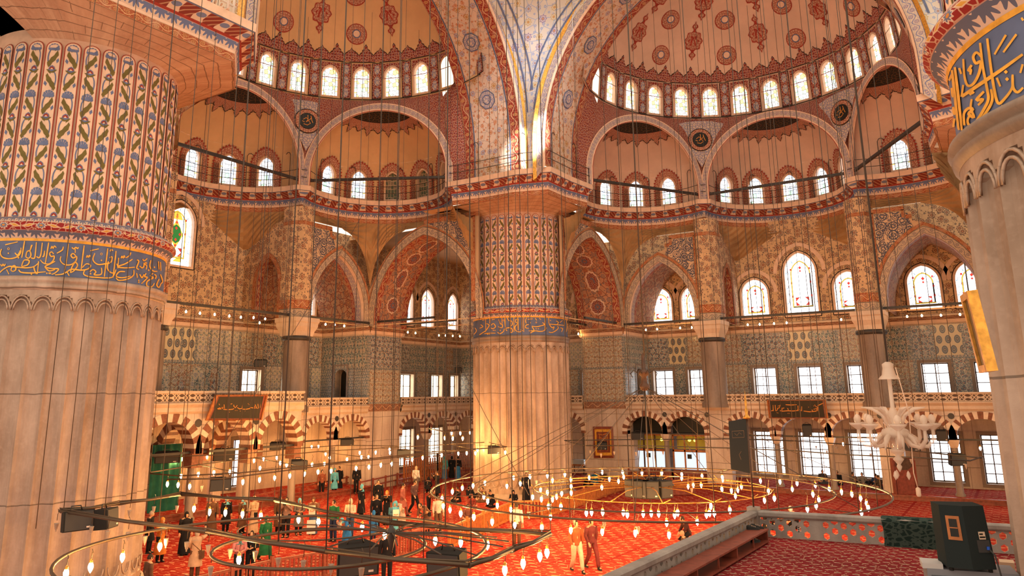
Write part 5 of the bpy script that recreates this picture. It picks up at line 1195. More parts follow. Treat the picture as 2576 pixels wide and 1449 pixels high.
# ------------------------------------------------------------------ iron: tie beams, walkway rails, cables
def tie(p, q, w, h, label, group, parent=None):
    p, q = Vector(p), Vector(q); d = q-p; mb = MB(); L = d.length; rz = atan2(d.y, d.x)
    mb.box((0, 0, 0), (L, w, h)); o = mb.build('tie_beam', M['iron'], None, (p+q)/2, rz); return tag(o, label, 'beam', group)
for sd, nm in ((SB, 'right'), (SA, 'left')):
    half = 'pink half dome' if nm == 'right' else 'amber half dome'
    for t0, t1 in ((-11.4, -5.8), (-4.2, 4.2), (5.8, 11.4)):
        tie(sd.P(ARC-.05, t0, 11.12), sd.P(ARC-.05, t1, 11.12), .16, .14, 'black iron tie beam across a gallery arch under the %s' % half, 'gallery tie beams under the '+half)
    for sg in (-1, 1):
        for dt in (.25, 2.7):
            tie(sd.P(18.3, sg*(11.6+dt), 11.3), sd.P(ARC-.2, sg*(11.6+dt), 11.15), .16, .14, 'black iron tie beam across a large red-painted arch beside the %s' % half, 'aisle tie beams beside the '+half)
    for k in (-1, 0, 1):
        ca, ct, ph = exc(k); r = RX-.35; a = (ca+r*sin(ph), ct-r*cos(ph)); b = (ca-r*sin(ph), ct+r*cos(ph))
        tie(sd.P(*a, 19.95), sd.P(*b, 19.95), .18, .16, 'long black beam across the mouth of a window niche of the %s' % half, 'niche beams of the '+half)
    runs_ = [m_ for m_ in ((-11.4, -8.6), (-8.6, -5.8), (5.8, 8.6), (8.6, 11.4))]
    if nm == 'right': runs_ += [(-4.2, -1.3), (-1.3, 1.9), (1.9, 4.7)]
    for t0, t1 in runs_:
        tie(sd.P(ARC+.2, t0, 3.42), sd.P(ARC+.2, t1, 3.42), .09, .09, 'black tie rod across a striped ground arch below the %s' % half, 'arcade tie rods below the '+half)
def railing(path_fn, label, closed=False, hooks=True):
    e = empty('walkway_railing', label=label, cat='railing'); pts = path_fn(.42)
    for zz, nm in ((ZC+.55, 'lower_rail'), (ZC+1.05, 'upper_rail')):
        mb = MB(); mb.tube([(x, y, zz) for x, y in pts], .022, 5); part(mb, nm, M['iron'], e)
    L = 0; nxt = .3; post = None; rr = random.Random(2); n = 0
    for i in range(len(pts)-1):
        a, b = pts[i], pts[i+1]; d = hypot(b[0]-a[0], b[1]-a[1])
        while nxt < L+d:
            f = (nxt-L)/d; x, y = a[0]+(b[0]-a[0])*f, a[1]+(b[1]-a[1])*f; dx, dy = (b[1]-a[1])/d, -(b[0]-a[0])/d
            c0 = path_fn(.9); sx = 1 if hooks else 0
            tall = n % 2 == 0; h = 2.15 if tall else 1.08; P_ = [(x, y, ZC-.1), (x, y, ZC+h)]
            if tall:
                s_ = .34*(1 if n % 4 == 0 else -1); P_ += [(x+dy*s_*.25*-1, y+dx*s_*.25, ZC+h+.16), (x-dy*s_*.7, y+dx*s_*.7, ZC+h+.20), (x-dy*s_*1.1, y+dx*s_*1.1, ZC+h+.08)]
            mb = MB(); mb.tube(P_, .024, 5); part(mb, 'post', M['iron'], e); n += 1; nxt += 1.5
        L += d
railing(sidepath(SB), 'thin black railing of hooked posts along the walkway under the pink half dome')
railing(sidepath(SA), 'thin black railing of hooked posts along the walkway under the amber half dome')
railing(facet(SA, 1, SB, -1), 'short black railing on the walkway corner above the far fluted pier')
# scaffold frame on the near pier's walkway, top left
e = empty('scaffold_frame', label='pale metal scaffold frame standing on the walkway above the huge pier', cat='scaffold')
c0 = atX(585, 60, -10.2)
for dx, dy in ((0, 0), (0, -1.2), (.5, -.6)):
    mb = MB(); mb.tube([(c0.x+dx, c0.y+dy, ZC), (c0.x+dx, c0.y+dy, ZC+1.9)], .05, 6); part(mb, 'upright', M['crystal'], e)
for zz in (ZC+.5, ZC+1.1, ZC+1.7):
    mb = MB(); mb.tube([(c0.x, c0.y+.1, zz), (c0.x, c0.y-1.3, zz+.1)], .04, 6); part(mb, 'crossbar', M['crystal'], e)
# ------------------------------------------------------------------ lamps
def drop(n=10):
    mb = MB(); mb.lathe([(.001, -.115), (.022, -.085), (.042, -.045), (.052, -.005), (.050, .035), (.038, .07), (.030, .09)], n); return mb
LB = drop().mesh('bulb', M['bulb']); WBm = MB(); WBm.lathe([(.001, -.075), (.035, -.06), (.055, -.02), (.05, .02), (.028, .055), (.02, .08)], 10); WB = WBm.mesh('light_bulb', M['bulb_wall'])
def cupmesh():
    mb = MB(); mb.lathe([(.004, -.16), (.02, -.145), (.012, -.125), (.035, -.09), (.05, -.02), (.058, .04), (.066, .06), (.060, .055), (.045, -.02), (.02, -.08)], 10); return mb
CUP = cupmesh().mesh('glass_cup', M['glass'])
SOC = MB(); SOC.lathe([(.028, .085), (.034, .09), (.034, .14), (.012, .16)], 8); SOC = SOC.mesh('socket', M['gold'])
def lamp_on(parent, p, ztop, lit=True, ptop=None):
    """hanging lamp: curved wire, socket and bulb (or an unlit glass cup)"""
    p = Vector(p); mb = MB(); t = Vector(ptop) if ptop is not None else Vector((p.x, p.y, ztop)); s_ = .05
    mb.tube([p+Vector((0, 0, .13)), p+Vector((s_*.3, 0, .3)), p.lerp(t, .75)+Vector((s_, 0, .02)), t], .009, 4); o = mb.build('lamp', M['iron_lit'], parent)
    if lit: link('bulb', LB, o, p); link('socket', SOC, o, p)
    else: link('glass_cup', CUP, o, p)
    return o
# ---- central chandelier
ch = empty('ring_chandelier', (0, 0, 2.65), label='great two-ring iron chandelier with speaker hub hanging under the main dome', cat='chandelier')
off = Vector((0, 0, 2.65)); CR = [8.2, 6.45, 4.35]
def ring_mesh(R, r, n=72, z=0, c=(0, 0)): mb = MB(); mb.tube([(c[0]+R*cos(a), c[1]+R*sin(a), z) for a in lin(0, 2*pi, n)[:-1]], r, 6, closed=True); return mb
part(ring_mesh(CR[0], .032), 'outer_ring', M['iron_lit'], ch); part(ring_mesh(CR[1], .028), 'inner_ring', M['iron_lit'], ch); part(ring_mesh(CR[2], .018), 'lamp_ring', M['gold'], ch); part(ring_mesh(.9, .03, 24, .1), 'hub_ring', M['iron_lit'], ch)
for i in range(16):
    a = 2*pi*i/16+.1; mb = MB(); mb.tube([(.9*cos(a), .9*sin(a), .1), (2.6*cos(a), 2.6*sin(a), .16), (CR[2]*cos(a), CR[2]*sin(a), 0), (CR[2]*cos(a)+.25*cos(a+1.2), CR[2]*sin(a)+.25*sin(a+1.2), .12)], .016, 5); part(mb, 'spoke', M['gold'], ch)
for i in range(10):
    a = 2*pi*i/10+.25; mb = MB(); mb.tube([(CR[1]*cos(a), CR[1]*sin(a), 0), (CR[0]*cos(a), CR[0]*sin(a), 0)], .014, 4); part(mb, 'tie_bar', M['iron_lit'], ch)
mb = MB(); mb.lathe([(.02, 3.55), (.16, 3.6), (.20, 3.75), (.12, 3.85), (.10, 4.1), (.22, 4.2), (.24, 4.3), (.08, 4.38), (.06, 4.9), (.03, 5.0)], 16); crown = part(mb, 'crown_finial', M['wood_dark'], ch)
for i in range(8):
    a = 2*pi*i/8; mb = MB(); mb.tube([(.2*cos(a), .2*sin(a), 4.2), (.42*cos(a), .42*sin(a), 4.35), (.55*cos(a), .55*sin(a), 4.22), (.48*cos(a), .48*sin(a), 4.08)], .018, 4); part(mb, 'crown_scroll', M['iron'], crown)
for i in range(14):
    a = 2*pi*i/14+.12; R = CR[0] if i % 2 else CR[1]; mb = MB(); mb.tube([(.12*cos(a), .12*sin(a), 3.65), (R*cos(a), R*sin(a), .03)], .011, 4); part(mb, 'stay_wire', M['wire'], ch)
mb = MB(); mb.tube([(0, 0, -.55), (0, 0, 3.6)], .028, 6); part(mb, 'hub_pole', M['iron_lit'], ch)
mb = MB(); mb.tube([(.05, 0, 4.9), (.05, 0, 30.5)], .03, 5); part(mb, 'main_chain', M['wire'], ch)
rr = random.Random(8)
for i in range(30):
    a = 2*pi*(i+rr.random()*.6)/30; R = CR[0] if i % 3 else CR[1]; mb = MB(); mb.tube([(R*cos(a), R*sin(a), .02), (R*cos(a)+rr.uniform(-.05, .05), R*sin(a), 29.5)], .0125, 4); part(mb, 'hanging_wire', M['wire'], ch)
CL = [(1112,1254),(1115,1273),(1132,1283),(1159,1292),(1192,1301),(1238,1313),(1295,1321),(1363,1327),(1436,1334),(1515,1338),(1138,1237),(1163,1228),(1190,1222),(1220,1215),(1292,1202),(1333,1199),(1377,1197),(1421,1194),(1217,1249),(1227,1261),(1251,1272),(1285,1282),(1309,1217),(1275,1223),(1390,1209),(1436,1207),(1385,1301),(1360,1233),(1377,1239),(1340,1251),(1362,1256),(1390,1257),(1400,1250),(1413,1242),(1437,1240),(1437,1224),(1380,1274),(1411,1275),(1475,1291),(1488,1289),(1516,1289),(1515,1188),(1482,1202),(1533,1206),(1514,1226),(1566,1188),(1569,1200),(1556,1211),(1615,1190),(1665,1190),(1661,1204),(1715,1194),(1715,1203),(1766,1198),(1764,1221),(1817,1201),(1818,1207),(1731,1224),(1744,1221),(1816,1231),(1840,1235),(1856,1233),(1865,1225),(1850,1248),(1788,1273),(1777,1295),(1785,1291),(1797,1292),(1836,1284),(1568,1290),(1578,1295),(1618,1293),(1638,1292),(1657,1293),(1697,1296),(1705,1290),(1598,1341),(1677,1316),(1683,1346),(1754,1313),(1913,1210),(1962,1212),(2005,1216),(2051,1221),(1993,1231),(2086,1231),(2117,1238),(2143,1244),(2165,1254),(2180,1267),(2184,1278),(2167,1290),(2045,1244),(2060,1258),(2053,1273),(2031,1281),(1933,1236),(1923,1259),(1948,1254)]
def snap(x, y, Rs_, c, zt):
    best = None
    for R in Rs_:
        for far in (False, True):
            p = atcyl(x, y, c, R, far); s_ = abs(p.z-zt)
            if best is None or s_ < best[0]: best = (s_, p, R)
    return best
for x, y in CL:
    s_, p, R = snap(x, y, CR, (0, 0), 2.12)
    if s_ > .5: p = atz(x, y, 2.12); R = hypot(p.x, p.y)
    lamp_on(ch, p-off, 0)
for x, y in ((1330, 1292), (1444, 1308), (1520, 1318), (1605, 1330), (1350, 1212), (1740, 1232)): s_, p, R = snap(x, y, CR, (0, 0), 2.15); lamp_on(ch, p-off, 0, False)
# ---- the iron frame in front of the huge pier
fr = empty('iron_lamp_frame', (0, 0, 0), label='dark polygonal iron lamp frame with radiating arms hanging low near the huge pier', cat='chandelier'); ZF = 3.15
VF = [atz(x, y, ZF) for x, y in ((150, 1285), (300, 1266), (455, 1243), (690, 1258), (985, 1316), (1385, 1343), (1290, 1382), (1180, 1421), (820, 1386), (520, 1337))]
for i in range(len(VF)):
    a, b = VF[i], VF[(i+1) % len(VF)]; mb = MB(); mid = (a+b)/2+Vector((0, 0, -.03)); mb.tube([a, mid, b], .042, 7); mb.tube([a+Vector((0, 0, .06)), (a+b)/2+Vector((0, 0, .0)), b+Vector((0, 0, .07))], .016, 5); mb.tube([a+Vector((.03, 0, -.05)), mid+Vector((0, 0, .02)), b+Vector((0, .03, -.05))], .012, 5)
    part(mb, 'frame_bar', M['iron_lit'], fr)
hub = atz(985, 1340, ZF)
for x, y in ((1000, 1372), (1110, 1395), (1200, 1397), (1265, 1375), (1250, 1352), (1130, 1322), (1060, 1316), (900, 1318), (800, 1300), (760, 1330), (830, 1375), (930, 1385), (700, 1318), (1280, 1362)):
    t = atz(x, y, ZF); mb = MB(); m_ = hub.lerp(t, .5)+Vector((0, 0, .06)); mb.tube([hub, m_, t], .016, 5); part(mb, 'arm', M['wire'], fr)
mb = MB(); mb.lathe([(.02, -.4), (.05, -.3), (.09, -.1), (.10, .05), (.05, .1), (.03, .16)], 12, tuple(hub)); part(mb, 'hub', M['iron'], fr)
def arc_px(L, z, r, name, mat='iron_lit', par=None, n=28):
    P_ = [atz(x, y, z) for x, y in L]; A_ = [[2*p.x, 2*p.y, 1] for p in P_]
    # circle through three of the points
    (x1, y1), (x2, y2), (x3, y3) = [(P_[i].x, P_[i].y) for i in (0, len(P_)//2, -1)]
    d = 2*(x1*(y2-y3)+x2*(y3-y1)+x3*(y1-y2)); ux = ((x1*x1+y1*y1)*(y2-y3)+(x2*x2+y2*y2)*(y3-y1)+(x3*x3+y3*y3)*(y1-y2))/d; uy = ((x1*x1+y1*y1)*(x3-x2)+(x2*x2+y2*y2)*(x1-x3)+(x3*x3+y3*y3)*(x2-x1))/d
    R = hypot(x1-ux, y1-uy); mb = ring_mesh(R, r, 64, z, (ux, uy)); return part(mb, name, M[mat], par), (ux, uy), R
arc_px([(132, 1445), (200, 1391), (300, 1352), (415, 1330)], 2.95, .035, 'lower_hoop', 'iron_lit', fr)
arc_px([(560, 1371), (515, 1391), (580, 1421), (760, 1432)], 2.95, .035, 'small_hoop', 'iron_lit', fr)
arc_px([(600, 1343), (760, 1300), (980, 1312)], 3.0, .018, 'inner_hoop', 'iron_lit', fr)
for i, (x, y) in enumerate(((488,1280),(527,1288),(567,1290),(402,1375),(308,1402),(228,1427),(166,1444),(610,1294),(656,1298),(751,1307),(801,1313),(911,1327),(601,1409),(968,1345),(1095,1361),(1159,1365),(1226,1371),(1316,1418),(1270,1435),(1358,1400),(1376,1391))):
    p = atz(x, y, 2.62); lamp_on(fr, p, ZF if y < 1372 else 2.98)
for x, y in ((142,1322),(230,1330),(271,1342),(326,1289),(322,1345),(365,1355),(418,1361),(470,1370),(524,1378),(445,1277),(387,1279),(508,1226),(579,1388),(642,1394),(700,1411),(763,1418),(833,1427),(909,1437),(702,1299),(854,1319),(530,1434)):
    lamp_on(fr, atz(x, y, 2.72), ZF, False)
rr = random.Random(21)
for i, (x, y) in enumerate(((330, 1262), (262, 1300), (160, 1284), (455, 1243), (560, 1250), (640, 1255), (690, 1258), (985, 1316), (1120, 1326), (1385, 1343), (1185, 1420), (1290, 1382), (820, 1386), (520, 1337), (980, 1340), (880, 1300), (760, 1285), (620, 1352), (400, 1312), (1065, 1405), (700, 1365), (930, 1400), (90, 1330), (215, 1275))):
    p = atz(x, y, ZF); mb = MB(); mb.tube([p, p+Vector((rr.uniform(-.06, .06), 0, 22))], .011 if i % 4 else .02, 4); part(mb, 'hanging_wire', M['wire'], fr)
def speaker(name, p, rz, w, h, d, label, tilt=0, group=None, wedge=.35, mat='black'):
    """box loudspeaker: tapered cabinet, front grille, handle plate"""
    e = empty('loudspeaker', p, rz, label=label, cat='loudspeaker', group=group); e.rotation_euler = (tilt, 0, rz); mb = MB()
    k = 1-wedge; v = [(-w/2, -d/2), (w/2, -d/2), (w/2*k, d/2), (-w/2*k, d/2)]
    mb.face([(x, y, h) for x, y in v]); mb.face([(x, y, 0) for x, y in v][::-1])
    for i in range(4): a, b = v[i], v[(i+1) % 4]; mb.face([(*a, 0), (*b, 0), (*b, h), (*a, h)])
    part(mb, 'cabinet', M[mat], e)
    mb = MB(); mb.box((0, -d/2-.012, h*.5), (w*.9, .024, h*.9)); part(mb, 'grille', M['grille'], e)
    mb = MB(); mb.box((w*.3, -d/2-.028, h*.16), (w*.12, .008, h*.07)); part(mb, 'badge', M['crystal'], e)
    mb = MB(); mb.tube([(-w*.2, 0, h), (-w*.15, 0, h+.12), (w*.15, 0, h+.12), (w*.2, 0, h)], .018, 5); part(mb, 'bracket', M['iron'], e)
    return e
face_cam = lambda p: atan2(CAM.y-p[1], CAM.x-p[0])+pi/2
for i, (x, a, lb) in enumerate(((1577, -1.0, 'wedge-shaped black speaker at the far end of the cluster in the central chandelier hub'), (1605, -.45, 'slanted black speaker second in the hub cluster of the central chandelier'), (1655, .05, 'upright black speaker with white badge in the hub of the central chandelier'), (1688, .8, 'black speaker turned aside at the end of the central hub cluster'), (1625, 2.9, 'black speaker on the rear side of the central hub cluster'))):
    th = face_cam((0, 0))-pi/2+a; R = .62; p = (R*cos(th), R*sin(th), 2.34); speaker('', p, th+pi/2, .62, .62, .52, lb, 0, None, .3)
speaker('', atz(188, 1336, 2.62), face_cam(atz(188, 1336, 2.62))+.35, .78, .52, .50, 'boxy black speaker hung in front of the huge pier below the iron frame', -.1, None, .3)
speaker('', atz(262, 1330, 2.62), face_cam(atz(250, 1330, 2.62))+1.1, .62, .52, .46, 'narrow black speaker turned sideways in front of the huge pier', -.1, None, .3)
p = atz(890, 1440, 2.25); speaker('', p, face_cam(p)+.3, .95, .62, .6, 'large black speaker slung under the polygonal iron frame above the fence', .1)
p = atz(1130, 1452, 2.3); speaker('', p, face_cam(p)-.5, .8, .55, .5, 'grey-fronted speaker slung at the bottom edge of the polygonal iron frame', .1, None, .2)
# ---- long frame of lamps before the left arcade
lf = empty('long_lamp_frame', (0, 0, 0), label='long dark lamp frame hung before the striped arcade and the lodge', cat='chandelier'); ZL = 3.3
for L in ([(378, 1188), (500, 1169), (640, 1152), (800, 1136), (960, 1127), (1130, 1118), (1228, 1112)], [(378, 1191), (450, 1197), (600, 1190), (760, 1173), (940, 1153), (1100, 1136), (1275, 1124)], [(385, 1150), (470, 1147), (600, 1143), (720, 1130), (860, 1120), (1000, 1122)], [(420, 1206), (560, 1204), (700, 1186), (850, 1166), (1000, 1150), (1130, 1137), (1228, 1127)], [(1228, 1112), (1252, 1118), (1275, 1124)]):
    mb = MB(); mb.tube([atz(x, y, ZL) for x, y in L], .026, 5); part(mb, 'long_rail', M['iron_lit'], lf)
for L in ([(500, 1169), (600, 1190)], [(640, 1152), (760, 1173)], [(800, 1136), (940, 1153)], [(960, 1127), (1100, 1136)], [(1130, 1118), (1190, 1130)]):
    mb = MB(); mb.tube([atz(x, y, ZL) for x, y in L], .018, 4); part(mb, 'cross_bar', M['iron_lit'], lf)
for x, y in ((385,1151),(394,1157),(444,1159),(458,1155),(504,1146),(521,1150),(456,1198),(499,1193),(538,1189),(578,1187),(421,1218),(448,1220),(477,1224),(565,1219),(611,1213),(639,1159),(663,1155),(696,1152),(722,1137),(654,1178),(653,1207),(721,1170),(705,1165),(691,1202),(729,1197),(766,1192),(762,1160),(785,1169),(784,1124),(801,1123),(819,1142),(829,1152),(800,1187),(816,1167),(833,1185),(945,1138),(909,1150),(905,1139),(873,1156),(927,1150),(928,1175),(896,1178),(958,1170),(985,1167),(980,1130),(981,1139),(1037,1156),(1063,1152),(1086,1148),(1111,1145),(1153,1141),(1174,1140),(1196,1140),(1201,1132),(1051,1100),(1136,1090),(1158,1090),(1182,1088),(1119,1102),(1139,1103),(1164,1103),(1234,1135),(1252,1137),(1271,1138)):
    zb = 2.82 if y > 1115 else 3.9
    lamp_on(lf, atz(x, y, zb), ZL if y > 1115 else 4.4)
mb = MB(); mb.tube([atz(x, y, 4.4) for x, y in ((1080, 1078), (1120, 1086), (1188, 1084))], .03, 5); part(mb, 'upper_rail', M['iron_lit'], lf)
for x, y in ((378, 1188), (450, 1197), (500, 1169), (560, 1204), (600, 1190), (640, 1152), (700, 1186), (722, 1130), (760, 1173), (800, 1136), (850, 1166), (905, 1130), (940, 1153), (960, 1127), (1000, 1150), (1040, 1122), (1100, 1136), (1130, 1118), (1180, 1128), (1228, 1112), (1275, 1124), (530, 1165), (670, 1150), (620, 1188)):
    p = atz(x, y, ZL); mb = MB(); mb.tube([p, p+Vector((rr.uniform(-.06, .06), 0, 26))], .0125, 4); part(mb, 'hanging_wire', M['wire'], lf)
# ---- far frame under the right half dome, mostly unlit cups
rf = empty('far_lamp_frame', (0, 0, 0), label='flat oval lamp frame with unlit glass cups before the tall barred windows', cat='chandelier'); ZR = 3.4
for L in ([(1420, 1108), (1560, 1106), (1700, 1105), (1830, 1104), (2000, 1109), (2180, 1121), (2350, 1140), (2470, 1152)], [(1470, 1121), (1600, 1121), (1830, 1127), (2000, 1134), (2130, 1144), (2300, 1151), (2440, 1159), (2475, 1148)], [(1470, 1121), (1440, 1114), (1420, 1108)]):
    mb = MB(); mb.tube([atz(x, y, ZR) for x, y in L], .03, 5); part(mb, 'frame_rail', M['iron'], rf)
for x, y in ((2121, 1117), (2466, 1128)): lamp_on(rf, atz(x, y, 3.1), ZR)
for x, y in ((1485, 1128), (1512, 1136), (1545, 1130), (1600, 1132), (1626, 1124), (1668, 1130), (1735, 1118), (1780, 1128), (1830, 1120), (1880, 1118), (1990, 1112), (2005, 1124), (2053, 1116), (2080, 1128), (2105, 1118), (2128, 1128), (2190, 1136), (2258, 1154), (2292, 1150), (2430, 1163)): lamp_on(rf, atz(x, y+8, 3.0), ZR, False)
for x in range(1440, 2460, 38):
    y = 1106+max(0, x-1900)*.075 if (x//38) % 2 else 1121+max(0, x-1800)*.06; p = atz(x, y, ZR); mb = MB(); mb.tube([p, p+Vector((rr.uniform(-.05, .05), 0, 27))], .0125, 4); part(mb, 'hanging_wire', M['wire'], rf)
# ---- bulbs along the gallery cornice
for i, (x, y) in enumerate(((429,781),(468,784),(503,788),(540,791),(577,795),(606,798),(638,799),(667,802),(653,812),(792,813),(819,816),(842,817),(866,820),(1026,836),(1045,838),(1104,844),(1121,844),(1139,845),(1157,846),(1455,840),(1625,830),(1653,828),(1711,825),(1740,824),(1881,817),(1911,816),(1947,814),(1979,812),(2116,804),(2153,803),(2282,796),(2319,794),(2367,793),(2415,791))):
    p = atX(x, y, -24.75) if x < 1300 else atY(x, y, 23.35)
    if 1020 < x < 1170: p = atX(x, y, -25.0)
    o = link('light_bulb', WB, None, p); s_ = 'left' if x < 1300 else 'right'
    tag(o, 'small lit bulb in the row below the gallery cornice under the %s' % ('amber half dome' if x < 1300 else 'pink half dome'), 'light bulb', 'bulbs along the gallery cornice, '+('amber side' if x < 1300 else 'pink side'))
for nm, L, X_ in (('amber', ((415, 770), (500, 778), (680, 795)), -24.75), ('amber', ((780, 806), (870, 813), (925, 819)), -24.75), ('amber', ((1010, 828), (1100, 837), (1180, 842)), -25.0), ('pink', ((1600, 824), (1680, 818), (1765, 814)), None), ('pink', ((1835, 812), (2000, 802), (2180, 793)), None), ('pink', ((2265, 789), (2380, 784), (2460, 780)), None)):
    mb = MB(); mb.tube([(atX(x, y, X_) if X_ else atY(x, y, 23.35)) for x, y in L], .014, 4); o = mb.build('lamp_cable', M['wire']); tag(o, 'thin cable carrying the cornice bulbs on the %s side' % nm, 'cable', 'cornice bulb cables on the %s side' % nm)
# slack cables hung obliquely across the hall
for (x0, y0, d0), (x1, y1, d1), lb in (((915, 535, 40), (556, 1130, 33), 'thin slack cable running obliquely above the long lamp frame'), ((1140, 880, 40), (1330, 1245, 29), 'thin oblique stay cable ending at the inner ring by the far pier')):
    a, b = atD(x0, y0, d0), atD(x1, y1, d1); mb = MB(); mb.tube([a, a.lerp(b, .5)+Vector((0, 0, -.15)), b], .014, 4); o = mb.build('slack_cable', M['wire']); tag(o, lb, 'cable')
# ------------------------------------------------------------------ framed script panels
def plane3(a, b, c):
    a, b, c = Vector(a), Vector(b), Vector(c); n = (b-a).cross(c-a).normalized()
    if n.dot(CAM-a) < 0: n = -n
    def hit(x, y, o=0): d = ray(x, y); t = (a-CAM).dot(n)/d.dot(n); return CAM+d*t+n*o
    return hit, n
def framed(name, corners, plane_pts, label, cat, cols, bw, strokes=(), wk=3, par_z=0, th=.10, dots=()):
    """corners: tl, tr, br, bl pixels on the plane; frame, mat, board and lettering"""
    hit, n = plane3(*plane_pts); e = empty(name, label=label, cat=cat); P_ = [hit(*c) for c in corners]
    def inset(k): cx = sum((p for p in P_), Vector())/4; return [p+(cx-p).normalized()*k*1.3 for p in P_]
    Q = inset(bw); mb = MB()
    for i in range(4):
        j = (i+1) % 4; mb.face([P_[i]+n*th*.6, P_[j]+n*th*.6, Q[j]+n*th, Q[i]+n*th]); mb.face([P_[i]-n*.02, P_[j]-n*.02, P_[j]+n*th*.6, P_[i]+n*th*.6]); mb.face([Q[i]+n*th, Q[j]+n*th, Q[j]+n*.03, Q[i]+n*.03])
    part(mb, 'frame', M[cols[0]], e)
    mb = MB(); mb.face([p+n*.03 for p in Q]); mb.face([p-n*.02 for p in P_])
    R_ = inset(bw*2.2); 
    mb.face([p+n*.04 for p in R_], None, 1)
    for st in strokes: mb.ribbon(list(st), [wk*(.55+.45*sin(pi*min(1, .2+i/max(1, len(st)-1)*.75))) for i in range(len(st))], lambda x, y: hit(x, y, .055), 2)
    for x, y in dots: mb.face([hit(x-wk*.5, y, .055), hit(x, y-wk*.5, .055), hit(x+wk*.5, y, .055), hit(x, y+wk*.5, .055)], None, 2)
    part(mb, 'inscribed_board', [M[cols[1]], M[cols[2]], M[cols[3]]], e); return e
k_ = 430/2575; zz = lambda L: [(370+x*k_, 960+y*k_) for x, y in L]
framed('script_panel', [(541, 993), (673, 992), (658, 1056), (516, 1057)], [atX(516, 1057, -23.15), atX(658, 1056, -23.15), atX(541, 993, -22.75)], 'leaning framed black panel with orange script on the lodge balustrade', 'script panel', ['wood_orange', 'wood_red', 'blackboard', 'orangepaint'], .10,
 [zz(L) for L in ([(1050, 405), (1090, 390), (1110, 405), (1060, 412)], [(1075, 330), (1085, 350)], [(1115, 380), (1128, 405), (1140, 375)], [(1150, 340), (1158, 400)], [(1140, 412), (1200, 418), (1280, 412), (1300, 400)], [(1296, 345), (1300, 370), (1320, 390), (1350, 350)], [(1350, 385), (1380, 405), (1420, 400), (1430, 340)], [(1430, 410), (1480, 412), (1540, 400), (1545, 380)], [(1510, 325), (1530, 345)], [(1540, 385), (1580, 390), (1620, 400), (1600, 350)], [(1620, 340), (1640, 395), (1665, 400)], [(1660, 330), (1668, 395)], [(1690, 320), (1695, 390)], [(1250, 335), (1275, 328)])], 1.9, dots=zz([(1232, 455), (1320, 430), (1345, 430), (1395, 440), (1465, 438)]))
zb = lambda L: [(1840+x*k_, 960+y*k_) for x, y in L]
framed('script_panel', [(1929, 1006), (2077, 1005), (2084, 1052), (1935, 1052)], [atY(1935, 1052, 22.95), atY(2084, 1052, 22.95), atY(1929, 1006, 22.75)], 'framed black panel with orange script above the striped arches by tall windows', 'script panel', ['wood_orange', 'wood_red', 'blackboard', 'orangepaint'], .07,
 [zb(L) for L in ([(600, 440), (622, 432), (634, 440), (630, 350)], [(662, 350), (668, 440)], [(680, 440), (700, 410), (690, 400), (720, 395), (740, 350), (700, 370)], [(735, 440), (770, 420), (760, 400), (800, 395)], [(750, 445), (850, 436), (930, 440), (1000, 432), (1000, 415)], [(850, 400), (862, 425)], [(1005, 360), (1010, 440)], [(1030, 420), (1060, 440), (1062, 370)], [(1090, 440), (1180, 452), (1280, 442), (1290, 400), (1240, 415)], [(1215, 420), (1225, 440)], [(1300, 440), (1303, 380), (1270, 375)], [(1300, 360), (1345, 340), (1390, 320)], [(820, 345), (900, 350), (985, 345)])], 2.2, dots=zb([(705, 470), (690, 465), (855, 475), (875, 475), (850, 400), (1165, 382), (1245, 365), (1270, 362), (1258, 350)]))
framed('framed_hanging', [(1492, 1073), (1542, 1073), (1545, 1152), (1495, 1152)], [atY(1495, 1152, ARC-.03), atY(1545, 1152, ARC-.03), atY(1492, 1073, ARC-.03)], 'red-brown framed picture on the marble buttress beside the glass booths', 'framed picture', ['wood_red', 'goldpaint', 'wood_red', 'orangepaint'], .16,
 [[(1506, 1092), (1516, 1094), (1528, 1090)], [(1508, 1100), (1520, 1104), (1530, 1100)], [(1512, 1104), (1518, 1112), (1526, 1104)], [(1509, 1130), (1528, 1130)], [(1509, 1094), (1510, 1134)], [(1529, 1092), (1530, 1134)]], 1.6)
# gilt frame hung on the near pier
gp = atD(2461, 835, 10.55); dv = Vector((gp.x-CAM.x, gp.y-CAM.y, 0)).normalized(); sx = Vector((dv.y, -dv.x, 0))
e = empty('gilt_frame', gp, label='gilt-framed dark board seen edge-on hanging on the nearest fluted pier', cat='framed picture')
ax = (dv*.985-sx*.17).normalized(); ny = Vector((-ax.y, ax.x, 0)); Mx = Matrix((ax, ny, Vector((0, 0, 1)))).transposed()
Rt = Matrix.Rotation(radians(-5.5), 3, dv) @ Mx
mb = MB(); w_, h_ = .40, .84
for cx_, cz_, dx_, dz_ in ((0, h_/2, w_, .08), (0, -h_/2, w_, .08), (w_/2, 0, .08, h_+.08), (-w_/2, 0, .08, h_+.08)):
    mb.box((0, 0, 0), (dx_, .11, dz_))
    n8 = len(mb.v)
    for i in range(n8-24, n8): v = Vector(mb.v[i])+Vector((cx_, 0, cz_)); mb.v[i] = tuple(Rt @ v)
part(mb, 'frame', M['gold'], e)
mb = MB(); mb.box((0, 0, 0), (w_, .05, h_)); mb.v = [tuple(Rt @ Vector(v)) for v in mb.v]; part(mb, 'board', M['wood_dark'], e)
mb = MB(); mb.tube([Rt @ Vector((0, 0, h_/2)), Rt @ Vector((0, 0, h_/2))+Vector((0, 0, .4))], .008, 4); part(mb, 'hanging_cord', M['wire'], e)
